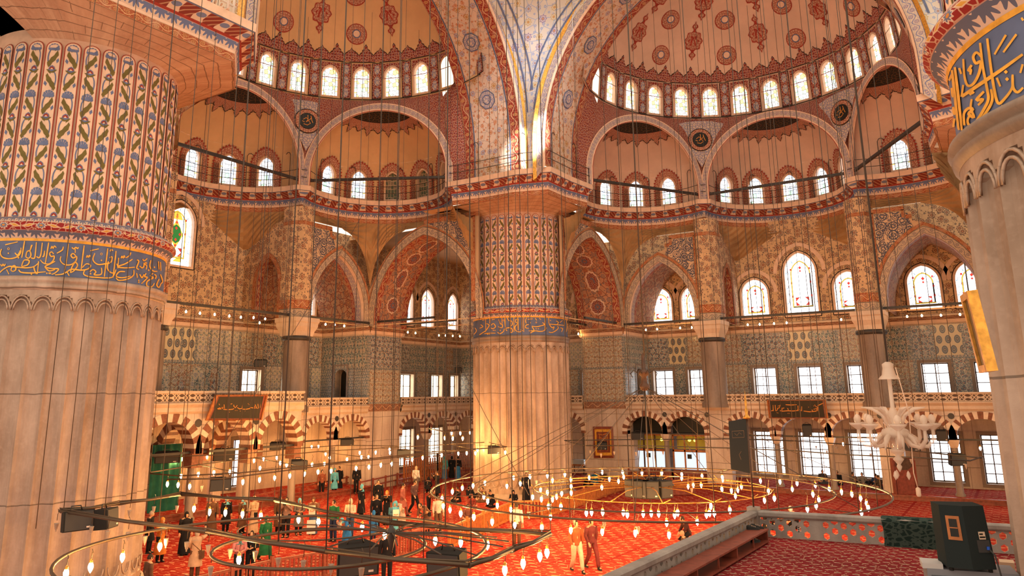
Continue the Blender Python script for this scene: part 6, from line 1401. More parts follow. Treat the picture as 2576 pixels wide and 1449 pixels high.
# ------------------------------------------------------------------ raised platform with pierced balustrade
ZM, ZT = 2.68, 3.28; X0, Y0 = 6.26, -8.45
pf = empty('marble_platform', (0, 0, 0), label='raised marble platform covered with crimson medallion carpet in front', cat='platform')
Yb = lambda x: Y0+(x-X0)*.115
mb = MB(); mb.poly([(X0, -26), (15.0, -26), (15.0, Yb(15)), (X0, Y0)], [], lambda x, y: (x, y, ZM)); part(mb, 'carpet', M['carpet_dark'], pf)
mb = MB(); L = [(X0-.12, -26), (15, -26), (15, Yb(15)+.12), (X0-.12, Y0+.12)]; mb.poly(L, [], lambda x, y: (x, y, ZM-.02)); mb.strip(L, lambda x, y: (x, y, ZM-.02), lambda x, y: (x, y, ZM-.4)); mb.poly(L, [], lambda x, y: (x, y, ZM-.4)); part(mb, 'slab', M['marble_grey'], pf)
for x, y in ((6.5, -8.6), (6.5, -13.5), (6.5, -18.5), (6.5, -24), (11.0, -8.2)):
    mb = MB(); mb.lathe([(.24, 0), (.24, .1), (.17, .2), (.16, ZM-.7), (.28, ZM-.4)], 14, (x, y, 0)); part(mb, 'column', M['marble_grey'], pf)
def hexrail(p, q, label, sp=.235, r=.085):
    p, q = Vector((*p, 0)), Vector((*q, 0)); d = q-p; L = d.length; d.normalize(); nn = Vector((-d.y, d.x, 0)); e = empty('balustrade', label=label, cat='balustrade')
    Pm = lambda s_, z, o: p+d*s_+nn*o+Vector((0, 0, z)); h0, h1 = ZM+.01, ZT-.13
    mb = MB(); s_ = 0; bayL = 2.35
    while s_ < L-.4:
        e1 = min(L, s_+bayL); hs = []; x = s_+.16; i = 0
        while x < e1-.12:
            for zc in ((h0+.10, h0+.345) if i % 2 == 0 else (h0+.2225, h0+.44)):
                if zc+r < h1-.005: hs.append([(x+r*.88*cos(a), zc+r*sin(a)) for a in lin(pi/6, 2*pi+pi/6, 6)[:-1]])
                elif zc < h1: hs.append([(x+r*.88, zc-r*.5), (x+r*.88, h1-.012), (x-r*.88, h1-.012), (x-r*.88, zc-r*.5), (x, zc-r)])
            x += sp*.82; i += 1
        for o in (-.045, .045): mb.poly(rect2d(s_, h0, e1, h1), hs, lambda x, z: Pm(x, z, o))
        for hx in hs: mb.strip(hx, lambda x, z: Pm(x, z, -.045), lambda x, z: Pm(x, z, .045))
        s_ = e1
    part(mb, 'pierced_lattice', M['marble_grey'], e)
    mb = MB(); pr = [(-.09, h1), (-.11, h1+.03), (-.11, ZT-.03), (-.08, ZT), (.08, ZT), (.11, ZT-.03), (.11, h1+.03), (.09, h1)]
    mb.grid(lambda s, k: Pm(s, pr[int(k)][1], pr[int(k)][0]), lin(-.05, L+.05, 6), list(range(8)), lambda s, k: (s, k*.1), smooth=False); part(mb, 'top_rail', M['marble_grey'], e)
    mb = MB(); mb.tube([Pm(0, h1-.02, -.065), Pm(L, h1-.02, -.065)], .016, 5); part(mb, 'rail_molding', M['marble_grey'], e); return e
hexrail((X0, Y0), (X0, -25.5), 'grey marble pierced balustrade running behind the red-brown shoe rack', .3, .075)
hexrail((14.6, Yb(14.6)), (X0, Y0), 'grey marble balustrade with hexagonal holes, dark green cloth hung over it')
mb = MB(); mb.box((X0, Y0, (ZM+ZT)/2+.03), (.26, .26, ZT-ZM+.1)); o = mb.build('balustrade_post', M['marble_grey']); tag(o, 'square grey marble corner post where the two balustrades meet', 'post')
# shoe rack
sr = empty('shoe_rack', (0, 0, 0), label='long red-brown wooden shoe rack inside the pierced balustrade', cat='shoe rack')
for zz, w_ in ((ZM+.30, .40), (ZM+.06, .40)):
    mb = MB(); mb.box((X0+.13+w_/2, -16.2, zz), (w_, 14.0, .035)); part(mb, 'shelf', M['wood_red'], sr)
for y in (-9.25, -11.6, -14, -16.5, -19, -22.8):
    mb = MB(); mb.box((X0+.33, y, ZM+.15), (.36, .05, .30)); part(mb, 'upright', M['wood_red'], sr)
for y in (-10.4, -12.8, -15.2, -17.8):
    mb = MB(); mb.box((X0+.50, y, ZM+.17), (.03, .03, .22)); part(mb, 'front_slat', M['wood_red'], sr)
def shoe(p, rz, label, mat='black'):
    e = empty('shoe', p, rz, label=label, cat='shoe', group='pair of black shoes on the rack'); mb = MB(); pr = [(-.14, .03, .075), (-.11, .042, .09), (-.05, .042, .085), (.02, .045, .065), (.08, .05, .045), (.13, .04, .035), (.155, .012, .02)]
    mb.grid(lambda a, k: (pr[int(k)][0], pr[int(k)][1]*cos(a), .012+pr[int(k)][2]*max(0, sin(a))), lin(0, pi, 8), list(range(7))); part(mb, 'upper', M[mat], e)
    mb = MB(); mb.face([(x, w, .012) for x, w, h in pr]+[(x, -w, .012) for x, w, h in pr[::-1]]); mb.strip([(x, w) for x, w, h in pr]+[(x, -w) for x, w, h in pr[::-1]], lambda x, y: (x, y, .012), lambda x, y: (x, y, 0)); part(mb, 'sole', M['grille'], e)
    for i in range(4): mb = MB(); x = -.03+i*.028; mb.tube([(x, -.03, .075-i*.006), (x+.004, 0, .10-i*.010), (x, .03, .075-i*.006)], .004, 4); part(mb, 'lace', M['creampaint'], e)
shoe((X0+.30, -9.32, ZM+.32), .2, 'black laced shoe lying on the end of the top shelf', 'black'); shoe((X0+.26, -9.52, ZM+.32), .5, 'second black shoe half behind its mate on the top shelf', 'black')
shoe((X0+.35, -9.7, ZM+.08), 1.2, 'black shoe on the lower shelf of the rack', 'black')
# standard with a black banner on the corner post
bp = Vector((X0+.02, Y0-.05, ZT+.08)); top = bp.z+2.7
e = empty('banner_standard', bp, label='upright black banner on a brass-topped pole at the platform corner', cat='banner')
mb = MB(); mb.tube([(0, 0, -.3), (0, 0, 2.10)], .022, 8); part(mb, 'pole', M['wood_dark'], e)
mb = MB(); mb.lathe([(.03, 2.08), (.10, 2.10), (.06, 2.16), (.03, 2.2), (.045, 2.3), (.02, 2.36), (.03, 2.5), (.012, 2.62), (.002, 2.78)], 12); part(mb, 'finial', M['gold'], e)
mb = MB(); rz = face_cam(bp)-.35; c_, s_ = cos(rz), sin(rz); A = lambda x, z, y=0: (-x*c_*1.0-y*s_, -x*s_+y*c_, z)
mb.face([A(.02, .78), A(.50, .86), A(.48, 2.02), A(.02, 2.09)]); mb.face([A(.02, .78, .03), A(.50, .86, .03), A(.48, 2.02, .03), A(.02, 2.09, .03)])
L = [(.02, .78), (.50, .86), (.48, 2.02), (.02, 2.09)]; mb.strip(L, lambda x, z: A(x, z), lambda x, z: A(x, z, .03)); part(mb, 'black_cloth', M['blackboard'], e)
mb = MB()
for L in ([(.10, 1.80), (.40, 1.78), (.40, 1.62), (.10, 1.64), (.10, 1.80)], [(.16, 1.71), (.22, 1.75), (.28, 1.68), (.34, 1.73)], [(.2, 1.30), (.26, 1.22), (.22, 1.1)]): mb.ribbon(L, .008, lambda x, z: A(x, z, -.008))
part(mb, 'embroidery_stitch', M['stain'], e)
# cloth over the balustrade
def onrail(x, y, o=.0): return atY(x, y, Yb(9.5)-.16+o)
e = MB(); xl = lin(9.05, 10.75, 10)
e.grid(lambda x, v: (x+.03*sin(x*9+v*3), Yb(x)-.075-.05*(v > .1)-.025*sin(x*13)*v, ZT+.02-.62*v) if v >= 0 else (x, Yb(x)+.1, ZT+.03), xl, [-1, 0, .12, .3, .5, .75, 1.0], lambda x, v: (x, v))
m = Mat('dark_green_damask', .9, .1); u, v, _ = m.uv(); d = m.flower(u, v, 5.0, .6, 6, .4); st = m.stems(u, v, 6, .12); m.base(m.mix(m.f('maximum', d[0], st)*.8, (.012, .025, .022), (.05, .075, .065))); M['damask'] = m.mat
o = e.build('hanging_cloth', M['damask']); tag(o, 'dark green patterned cloth draped over the hexagon-pierced balustrade', 'cloth')
ps = atY(2010, 1337, Yb(8.0)-.07); e = empty('power_strip', ps, label='white power strip hanging on the hexagon-pierced balustrade', cat='power strip')
mb = MB(); mb.box((0, 0, 0), (.055, .04, .27)); part(mb, 'housing', M['crystal'], e)
for i in range(5): mb = MB(); mb.lathe([(.018, 0), (.018, .004)], 8); mb.v = [(x, -.021-z, y+.09-i*.045) for x, y, z in mb.v]; mb.face([(.018*cos(a), -.0255, .09-i*.045+.018*sin(a)) for a in lin(0, 2*pi, 8)[:-1]]); part(mb, 'socket', M['grille'], e)
mb = MB(); mb.tube([(0, -.01, -.13), (.02, -.06, -.22), (.15, -.15, -.245), (.4, -.2, -.25)], .008, 5); part(mb, 'cable', M['black'], e)
# stage speaker on a grey cabinet
cb = atz(2440, 1432, 3.62); rz = face_cam(cb)
e = empty('equipment_cabinet', (cb.x, cb.y, ZM), rz+.12, label='low grey equipment cabinet carrying the big black stage speaker', cat='cabinet')
hC = 3.60-ZM
mb = MB(); mb.box((.02, .28, hC/2), (1.12, .62, hC)); part(mb, 'body', flat('cabinet_grey', (.20, .21, .24), .5, .4), e)
mb = MB(); mb.box((.02, -.04, hC*.5), (1.02, .03, hC*.82)); part(mb, 'front_panel', flat('panel_grey', (.09, .10, .12), .5), e)
mb = MB(); mb.box((-.46, .18, hC+.03), (.26, .4, .07)); part(mb, 'control_box', flat('pale_grey_case', (.48, .47, .47), .5), e)
e = empty('stage_speaker', (cb.x, cb.y, 3.60), rz+.30, label='big black carpet-covered stage speaker standing on the grey cabinet', cat='loudspeaker')
mb = MB(); v = [(-.30, -.06), (-.02, -.20), (.30, -.12), (.30, .34), (-.30, .34)]; H_ = .88
tp = [(x*.93-.03, y*.9+.03) for x, y in v]
for i in range(5): j = (i+1) % 5; mb.face([(*v[i], .05), (*v[j], .05), (*tp[j], H_), (*tp[i], H_)])
mb.face([(*p, H_) for p in tp]); mb.face([(*p, .05) for p in v][::-1]); part(mb, 'cabinet', M['black_soft'], e)
def onface(i, s_, z, o=.0):
    j = (i+1) % 5; f = (z-.05)/(H_-.05); a = Vector((v[i][0]+(tp[i][0]-v[i][0])*f, v[i][1]+(tp[i][1]-v[i][1])*f, z)); b = Vector((v[j][0]+(tp[j][0]-v[j][0])*f, v[j][1]+(tp[j][1]-v[j][1])*f, z)); d = b-a; n = Vector((d.y, -d.x, 0)).normalized(); return a+d*s_+n*o
def plate(i, s0, s1, z0, z1, o, name, mat):
    mb = MB(); L = rect2d(s0, z0, s1, z1); mb.face([onface(i, s, z, o) for s, z in L]); mb.strip(L, lambda s, z: onface(i, s, z, 0), lambda s, z: onface(i, s, z, o)); return part(mb, name, mat, e)
plate(0, .22, .80, .42, .74, .008, 'handle_surround', M['wood_orange']); plate(0, .34, .68, .465, .70, .012, 'handle_recess', M['blackboard']); plate(0, .34, .68, .575, .59, .016, 'handle_bar', M['wood_orange'])
plate(1, .52, .80, .44, .54, .008, 'rating_plate', M['whitestone']); plate(1, .54, .78, .46, .48, .011, 'plate_print', M['blackboard']); plate(1, .54, .70, .50, .52, .011, 'plate_print', M['blackboard']); plate(1, .38, .92, .27, .43, .010, 'connector_plate', M['grille'])
q_ = onface(1, .78, .33, .03); mb = MB(); mb.lathe([(.022, -.02), (.022, .02)], 8, tuple(q_)); part(mb, 'plug', flat('blue_plug', (.02, .10, .55), .4), e)
mb = MB(); mb.tube([q_, q_+Vector((.05, -.06, -.08)), q_+Vector((.08, -.1, -.35)), q_+Vector((.02, -.14, -.7))], .011, 5); part(mb, 'cable', M['grille'], e)
for x, y in ((-.24, -.02), (.24, -.06), (.24, .3), (-.24, .3)): mb = MB(); mb.lathe([(.03, 0), (.03, .06)], 8, (x, y, 0)); part(mb, 'foot', M['black'], e)
bx = atz(2531, 1405, 3.2); mb = MB(); mb.box((0, 0, 0), (.22, .30, .48), rz=rz); o = mb.build('carton', flat('buff_carton', (.50, .36, .24), .8), None, (bx.x, bx.y, ZM+.24)); tag(o, 'small buff carton standing between the stage speaker and the pier', 'box')
# ------------------------------------------------------------------ crystal chandelier
cp = atD(2253, 1092, 12.2); e = empty('crystal_chandelier', cp, label='clear glass chandelier with curved arms hanging before the tall windows', cat='chandelier')
mb = MB(); mb.lathe([(.002, -.50), (.02, -.47), (.035, -.43), (.02, -.40), (.05, -.36), (.07, -.33), (.03, -.29), (.08, -.24), (.10, -.21), (.04, -.17), (.06, -.10), (.16, -.05), (.20, 0), (.16, .06), (.08, .1), (.05, .2), (.07, .28), (.04, .34), (.028, .36), (.026, .74), (.04, .76)], 16); part(mb, 'stem', M['cut_glass'], e)
mb = MB(); mb.lathe([(.14, .74), (.13, .76), (.09, .80), (.07, .90), (.075, .95), (.03, .98)], 16); part(mb, 'bell_canopy', M['cut_glass'], e)
for i in range(8):
    a = 2*pi*i/8+.2; ca_, sa_ = cos(a), sin(a); mb = MB(); R = .46
    mb.tube([(.12*ca_, .12*sa_, -.02), (.24*ca_, .24*sa_, -.14), (.38*ca_, .38*sa_, -.16), (R*ca_, R*sa_, -.06), (R*ca_, R*sa_, .06)], [.035, .032, .03, .028, .022], 7); arm = part(mb, 'arm', M['cut_glass'], e)
    mb = MB(); mb.lathe([(.02, .06), (.10, .12), (.115, .15), (.09, .14), (.03, .10)], 12, (R*ca_, R*sa_, 0)); part(mb, 'cup', M['cut_glass'], arm)
    mb = MB(); mb.lathe([(.02, .13), (.045, .18), (.05, .215), (.03, .255), (.002, .27)], 10, (R*ca_, R*sa_, 0)); part(mb, 'bulb', M['cut_glass'], arm)
for i in range(6):
    a = 2*pi*i/6; ca_, sa_ = cos(a), sin(a); mb = MB(); mb.tube([(.06*ca_, .06*sa_, .05), (.14*ca_, .14*sa_, .25), (.26*ca_, .26*sa_, .34), (.40*ca_, .40*sa_, .36)], [.02, .026, .03, .008], 6); part(mb, 'upper_scroll', M['cut_glass'], e)
for i in range(8):
    a = 2*pi*(i+.5)/8; ca_, sa_ = cos(a), sin(a); mb = MB(); mb.tube([(.13*ca_, .13*sa_, .02), (.24*ca_, .24*sa_, -.06), (.30*ca_, .30*sa_, -.20)], [.035, .04, .006], 6); part(mb, 'leaf_pendant', M['cut_glass'], e)
for i in range(3): a = 2*pi*i/3; mb = MB(); mb.lathe([(.002, -.62), (.028, -.57), (.02, -.53), (.004, -.5)], 8, (.1*cos(a), .1*sin(a), .02)); part(mb, 'glass_drop', M['cut_glass'], e)
mb = MB(); mb.tube([(0, 0, .97), (0, 0, 27)], .016, 5); part(mb, 'hanging_cable', M['wire'], e)
mb = MB(); mb.tube([(.1, -.05, .9), (.2, -.05, .3), (.17, -.05, -.5), (.2, -.05, -.7)], .007, 4); part(mb, 'switch_cord', M['creampaint'], e); mb = MB(); mb.lathe([(.02, -.8), (.03, -.78), (.03, -.7), (.01, -.68)], 8, (.2, -.05, 0)); part(mb, 'switch', M['creampaint'], e)
# ------------------------------------------------------------------ furniture along the walls
p0 = atz(2255, 1257, 0); p1 = atz(2312, 1257, 0); c_ = (p0+p1)/2; e = empty('wooden_cabinet', (c_.x, c_.y, 0), atan2(p1.y-p0.y, p1.x-p0.x), label='tall dark red wooden cabinet with octagonal head before a marble wall pier', cat='cabinet'); w_ = (p1-p0).length
mb = MB(); mb.box((0, .15, 1.15), (w_, .3, 2.3)); part(mb, 'body', M['wood_red'], e); mb = MB(); mb.face([(w_*.40*cos(a), -.012, 1.98+.36*sin(a)) for a in lin(pi/8, 2*pi+pi/8, 8)[:-1]]); part(mb, 'octagon_panel', M['wood_dark'], e)
for x in (-.48, .48): mb = MB(); mb.box((x*w_, .1, 1.1), (.07, .36, 2.2)); part(mb, 'side_board', M['wood_red'], e)
mb = MB(); mb.box((0, -.01, .75), (w_*.8, .03, 1.2)); part(mb, 'door', M['wood_red'], e)
def wall_speaker(x, y, w, h, fn, label, tilt=.25, rz=None):
    p = fn(x, y); return speaker('', p, rz if rz is not None else face_cam(p), w, h, .3, label, tilt, None, .2)
inB = lambda x, y: atY(x, y, 23.3); inA = lambda x, y: atX(x, y, -24.7)
wall_speaker(2289, 1132, 1.1, .42, inB, 'flat black wall speaker above the tall dark red wooden cabinet')
wall_speaker(2032, 1098, .55, .75, inB, 'small black speaker on the column between the two first tall barred windows')
wall_speaker(2372, 1108, .6, .6, inB, 'small dark speaker hung under the fifth striped arch of the window side')
p = atY(2405, 1170, 21.5); speaker('', p, face_cam(p)+.6, .9, .6, .5, 'round-backed dark speaker hanging on the lamp frame before the fifth tall window', .1, None, .4)
wall_speaker(1515, 1130, .72, .52, lambda x, y: atY(x, y, 22.4), 'black speaker hanging in front of the red-brown framed picture')
wall_speaker(1604, 1103, .95, .42, lambda x, y: atY(x, y, 22.9), 'flat dark monitor speaker before the first glass booth arch')
wall_speaker(563, 1157, 1.15, .62, inA, 'tilted black wall speaker between the lodge arches'); wall_speaker(420, 1163, 1.2, .55, inA, 'black wall speaker in front of the green curtain'); wall_speaker(698, 1130, .9, .42, inA, 'black speaker under the third striped lodge arch'); wall_speaker(873, 1120, .85, .42, inA, 'black speaker under the second small striped arch beside the lodge')
wall_speaker(655, 922, .75, .42, lambda x, y: atX(x, y, -25.6), 'black speaker on the gallery beside the painted pillar and sunlit window'); wall_speaker(1153, 937, .6, .42, lambda x, y: atX(x, y, -25.6), 'black speaker on the gallery close to the far fluted pier')
p = atz(560, 1235, 2.5); 
for x, y, lb in ((548, 1232, 'dark shell-shaped speaker hanging behind the iron frame near the huge pier'), (748, 1180, 'dark wedge speaker in the middle of the long lamp frame'), (1012, 1150, 'brown speaker at the rear of the long lamp frame near the fence screen'), (1240, 1140, 'small dark speaker at the end of the long lamp frame before the far pier')):
    p = atz(x, y, 2.75); speaker('', p, face_cam(p)+.3, .8, .42, .5, lb, .1, None, .4)
# glazed booths in the two arches right of the buttress
for bi, (tc, hw) in enumerate(((-10.2, 1.3), (-7.2, 1.3))):
    e = empty('glazed_booth', SB.P(ARC+.75, tc, 0), label=['glazed wooden booth under the dark arch nearest the marble buttress', 'glazed wooden booth with yellow lamps under the second dark arch'][bi], cat='booth')
    def bar(x0, z0, x1, z1, name, mt='wood_orange', y=0, th=.08): mb = MB(); mb.box(((x0+x1)/2, y, (z0+z1)/2), (x1-x0, th, z1-z0)); return part(mb, name, M[mt], e)
    bar(-hw, .3, hw, 1.0, 'base_panel', 'wood_red'); bar(-hw, 2.2, hw, 2.34, 'transom'); bar(-hw, 3.25, hw, 3.4, 'head_beam')
    for x in (-1.24, -.42, .42, 1.24): bar(x-.05, 1.0, x+.05, 3.3, 'mullion', 'wood_orange' if bi else 'wood_dark')
    bar(-hw, 3.4, hw, 4.6, 'upper_panel', 'blackboard', .25, .02); bar(-hw, 2.34, hw, 3.25, 'yellow_back', 'olive_wall', .9, .02)
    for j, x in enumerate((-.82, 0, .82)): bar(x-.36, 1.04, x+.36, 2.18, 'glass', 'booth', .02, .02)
    for x in ((.7,) if bi == 0 else (-.25, .15)): mb = MB(); mb.lathe([(.002, -.11), (.10, -.06), (.12, .02), (.06, .08)], 10, (x, .55, 2.95)); part(mb, 'ceiling_lamp', M['booth_yellow'], e)
    bar(-.25, 1.75, .05, 2.05, 'notice', 'blackboard', -.03, .02)
# counter and glass case
p = atz(1457, 1193, 0); e = empty('display_case', (p.x, p.y, 0), .1, label='glass-topped display case with pale top beside the far fluted pier', cat='display case'); mb = MB(); mb.box((0, 0, .95), (1.1, .6, .34)); part(mb, 'glass_case', flat('bluish_glass_case', (.45, .55, .62), .15, .6), e); mb = MB(); mb.box((0, 0, .72), (1.1, .6, .12)); part(mb, 'drawer', M['wood_orange'], e)
for x in (-.5, .5):
    for y in (-.25, .25): mb = MB(); mb.box((x, y, .33), (.06, .06, .66)); part(mb, 'leg', M['wood_dark'], e)
mb = MB(); p = atX(408, 1190, -26.2); mb.grid(lambda u, v: (0+.06*sin(u*14), u, v), lin(-.9, .9, 24), [0, 3.4]); o = mb.build('door_curtain', flat('green_curtain', (.012, .10, .075), .9, var=.2), None, (-26.2, p.y+.2, .3)); tag(o, 'dark green curtain hanging in the first lodge doorway', 'curtain')
# ------------------------------------------------------------------ lodge on striped arches, fences
def striped_arch(fn, c, hw, zb, zs, zc, ring, depth, nv, parent, name='striped_arch_brick'):
    """voussoir ring with alternating stones; fn(x, z, o) with o = depth behind the face"""
    ar = arch2d(c, zb, hw, zs, zc, 8); I = []
    for a, b in zip(ar, ar[1:]):
        n_ = max(1, round(hypot(b[0]-a[0], b[1]-a[1])/.06)); I += [(a[0]+(b[0]-a[0])*i/n_, a[1]+(b[1]-a[1])*i/n_) for i in range(n_)]
    I.append(ar[-1]); O = offs(I, ring); O[0] = (I[0][0]+ring, I[0][1]); O[-1] = (I[-1][0]-ring, I[-1][1]); st = (len(I)-1)/nv; vo = MB()
    for v in range(nv):
        for i in range(int(round(v*st)), int(round((v+1)*st))):
            vo.face([fn(*I[i], -.03), fn(*I[i+1], -.03), fn(*O[i+1], -.03), fn(*O[i], -.03)], None, v % 2); vo.face([fn(*I[i], -.03), fn(*I[i+1], -.03), fn(*I[i+1], depth), fn(*I[i], depth)], None, v % 2)
            vo.face([fn(*I[i], depth), fn(*I[i+1], depth), fn(*O[i+1], depth), fn(*O[i], depth)], None, v % 2)
    return part(vo, name, [M['porphyry'], M['whitestone']], parent)
lg = struct('trim_lodge', 'raised marble lodge on three striped arches beside the left arcade', 'lodge'); LA = 22.1; P = SA.P
lf_ = lambda x, z, o=0: P(LA+o, x, z)
LT0, LT1 = -7.6, 4.1; cs = [(-4.55, 1.5), (-1.0, 1.5), (2.5, 1.35)]
pl = MB(); o = [(LT0, 3.3)]
for c_, h_ in cs: o += [(c_-h_, 3.3)]+arch2d(c_, 3.3, h_, 3.45, 4.92, 8)[::-1][1:-1]+[(c_+h_, 3.3)]
o += [(LT1, 3.3), (LT1, 5.3), (LT0, 5.3)]; pl.poly(o, [], lambda x, z: lf_(x, z)); pl.poly(rect2d(LA, 3.3, ARC, 5.3), [], lambda a, z: P(a, LT1, z)); part(pl, 'front_wall', M['marble_wall'], lg)
for c_, h_ in cs: striped_arch(lf_, c_, h_, 3.3, 3.45, 4.92, .46, .9, 19, lg)
for t in (-2.78, .72): striped_arch(lambda a, z, o_: P(a, t+o_, z), 24.0, 1.35, 3.2, 3.3, 4.5, .5, .7, 15, lg)
for c_, h_ in cs: striped_arch(lambda x, z, o_: P(25.6+o_, x, z), c_, h_*.95, 2.6, 3.0, 4.3, .5, .5, 15, lg)
q = MB(); q.face([P(LA, LT0, 5.05), P(LA, LT1, 5.05), P(OUT, LT1, 5.05), P(OUT, LT0, 5.05)]); q.face([P(LA, LT0, 5.5), P(LA, LT1, 5.5), P(ARC+.2, LT1, 5.5), P(ARC+.2, LT0, 5.5)]); part(q, 'lodge_floor', M['marble_wall'], lg)
q = MB()
for z0, z1, o0, o1, mt in ((5.3, 5.42, 0, -.12, 0), (5.42, 5.62, -.12, -.12, 0), (5.62, 5.78, -.12, -.26, 0), (5.78, 5.85, -.26, -.26, 0), (5.85, 5.88, -.26, -.06, 0), (5.88, 6.34, -.06, -.06, 1), (6.34, 6.46, -.13, -.13, 0), (6.46, 6.46, -.13, .12, 0), (6.34, 6.34, -.06, -.13, 0)):
    q.face([lf_(LT0, z0, o0), lf_(LT1-o0, z0, o0), lf_(LT1-o1, z1, o1), lf_(LT0, z1, o1)], [(LT0, 0), (LT1, 0), (LT1, 1), (LT0, 1)], mt)
    q.face([P(LA+o0, LT1-o0, z0), P(ARC, LT1-o0, z0), P(ARC, LT1-o1, z1), P(LA+o1, LT1-o1, z1)], [(0, 0), (1.7, 0), (1.7, 1), (0, 1)], mt)
part(q, 'balustrade', [M['marble_pale'], M['openwork']], lg)
for t, w_ in ((-6.4, .5), (-2.78, .55), (.72, .55), (3.95, .4)):
    c = P(LA+.42, t, 0); q = MB(); q.lathe([(.30, .0), (.30, .14), (.22, .22), (.21, 2.6)], 14, (c[0], c[1], 0)); col = part(q, 'lodge_column', M['marble_dark'], lg)
    q = MB(); q.box((c[0], c[1], 2.96), (.78, w_+.1, .72)); part(q, 'column_capital', M['porphyry'], lg)
for t in (-5.2, -3.3, -.3, 1.2, 3.2):
    c = P(25.9, t, 0); q = MB(); q.box((c[0], c[1], 1.7), (.5, .55, 3.4)); part(q, 'rear_pier', M['marble_wall'], lg)
for x in (-2.9, .8): q = MB(); q.face([lf_(x+.21*cos(a), 4.83+.21*sin(a), -.02) for a in lin(0, 2*pi, 14)[:-1]]); part(q, 'stone_roundel', M['roundel'], lg)
for t0, t1 in ((-6.2, -2.9), (-2.7, .6), (.8, 3.9)): tie(P(LA+.3, t0, 3.36), P(LA+.3, t1, 3.36), .12, .12, 'black tie rod across a striped lodge arch', 'lodge tie rods')
# --- fences
def fence(pts, h, label, mat='wood_red', gap=.16, rails=(.12, .92), post=1.9, slat=.055, name='picket_fence'):
    e = empty(name, label=label, cat='fence'); pts = [Vector((p[0], p[1], 0)) for p in pts]; pk = MB(); rl = MB()
    for a, b in zip(pts, pts[1:]):
        d = b-a; L = d.length; rz = atan2(d.y, d.x); u = d.normalized()
        for f in rails: c = (a+b)/2; rl.box((c.x, c.y, h*f), (L, .07, .08), rz=rz)
        n = int(L/gap)
        if slat:
            for i in range(1, n): c = a+u*(L*i/n); pk.box((c.x, c.y, h*.5), (slat, .03, h*.86), rz=rz)
        m_ = max(1, round(L/post))
        for i in range(m_+1):
            c = a+u*(L*i/m_); q = MB(); q.box((0, 0, h*.54), (.10, .10, h*1.08)); o_ = part(q, 'post', M[mat], e); o_.location = c; o_.rotation_euler.z = rz
    part(rl, 'rail_edge', M[mat], e)
    if slat: part(pk, 'slat', M[mat], e)
    return e
fz = lambda L, h: [atz(x, y, h) for x, y in L]
fence(fz([(470, 1452), (685, 1404), (816, 1383), (965, 1348), (1100, 1318)], .95), .95, 'red-brown picket fence in the crowd below the polygonal iron frame')
fence(fz([(1130, 1322), (1284, 1260)], .95), .95, 'orange picket fence running up to the seated group by the far pier', 'wood_orange')
fence(fz([(1284, 1258), (1362, 1256), (1440, 1236), (1545, 1202), (1650, 1178)], .95), .95, 'orange picket fence passing in front of the far fluted pier', 'wood_orange')
fence(fz([(640, 1245), (760, 1222), (905, 1193)], .8), .8, 'low red two-rail barrier before the striped lodge arches', 'wood_red', rails=(.5, .95), slat=0, name='rail_barrier')
fence(fz([(905, 1212), (1000, 1192), (1188, 1166)], .8), .8, 'low red two-rail barrier before the wooden screen beside the far pier', 'wood_red', rails=(.5, .95), slat=0, name='rail_barrier')
fence(fz([(1000, 1207), (1100, 1188), (1188, 1180)], .45), .45, 'lowest red rail barrier below the wooden screen beside the far pier', 'wood_red', rails=(.3, .9), slat=0, name='rail_barrier')
fence([SA.P(ARC-.25, t, 0) for t in (15.2, 19, 23.5)], 1.75, 'tall orange wooden slat screen between the columns behind the far pier', 'wood_orange', gap=.26, slat=.14, name='slat_screen', rails=(.1, .62, .98))
fence(fz([(1690, 1205), (1745, 1204)], 1.0), 1.0, 'dark red wooden counter front before the glazed booths', 'wood_red', gap=.09, slat=.085, name='counter')
fence([SB.P(23.0, t, 0) for t in (-11.2, -8, -5.9)], 1.0, 'red wooden slat barrier in front of the glazed booths', 'wood_red', gap=.14, slat=.10, name='slat_barrier')
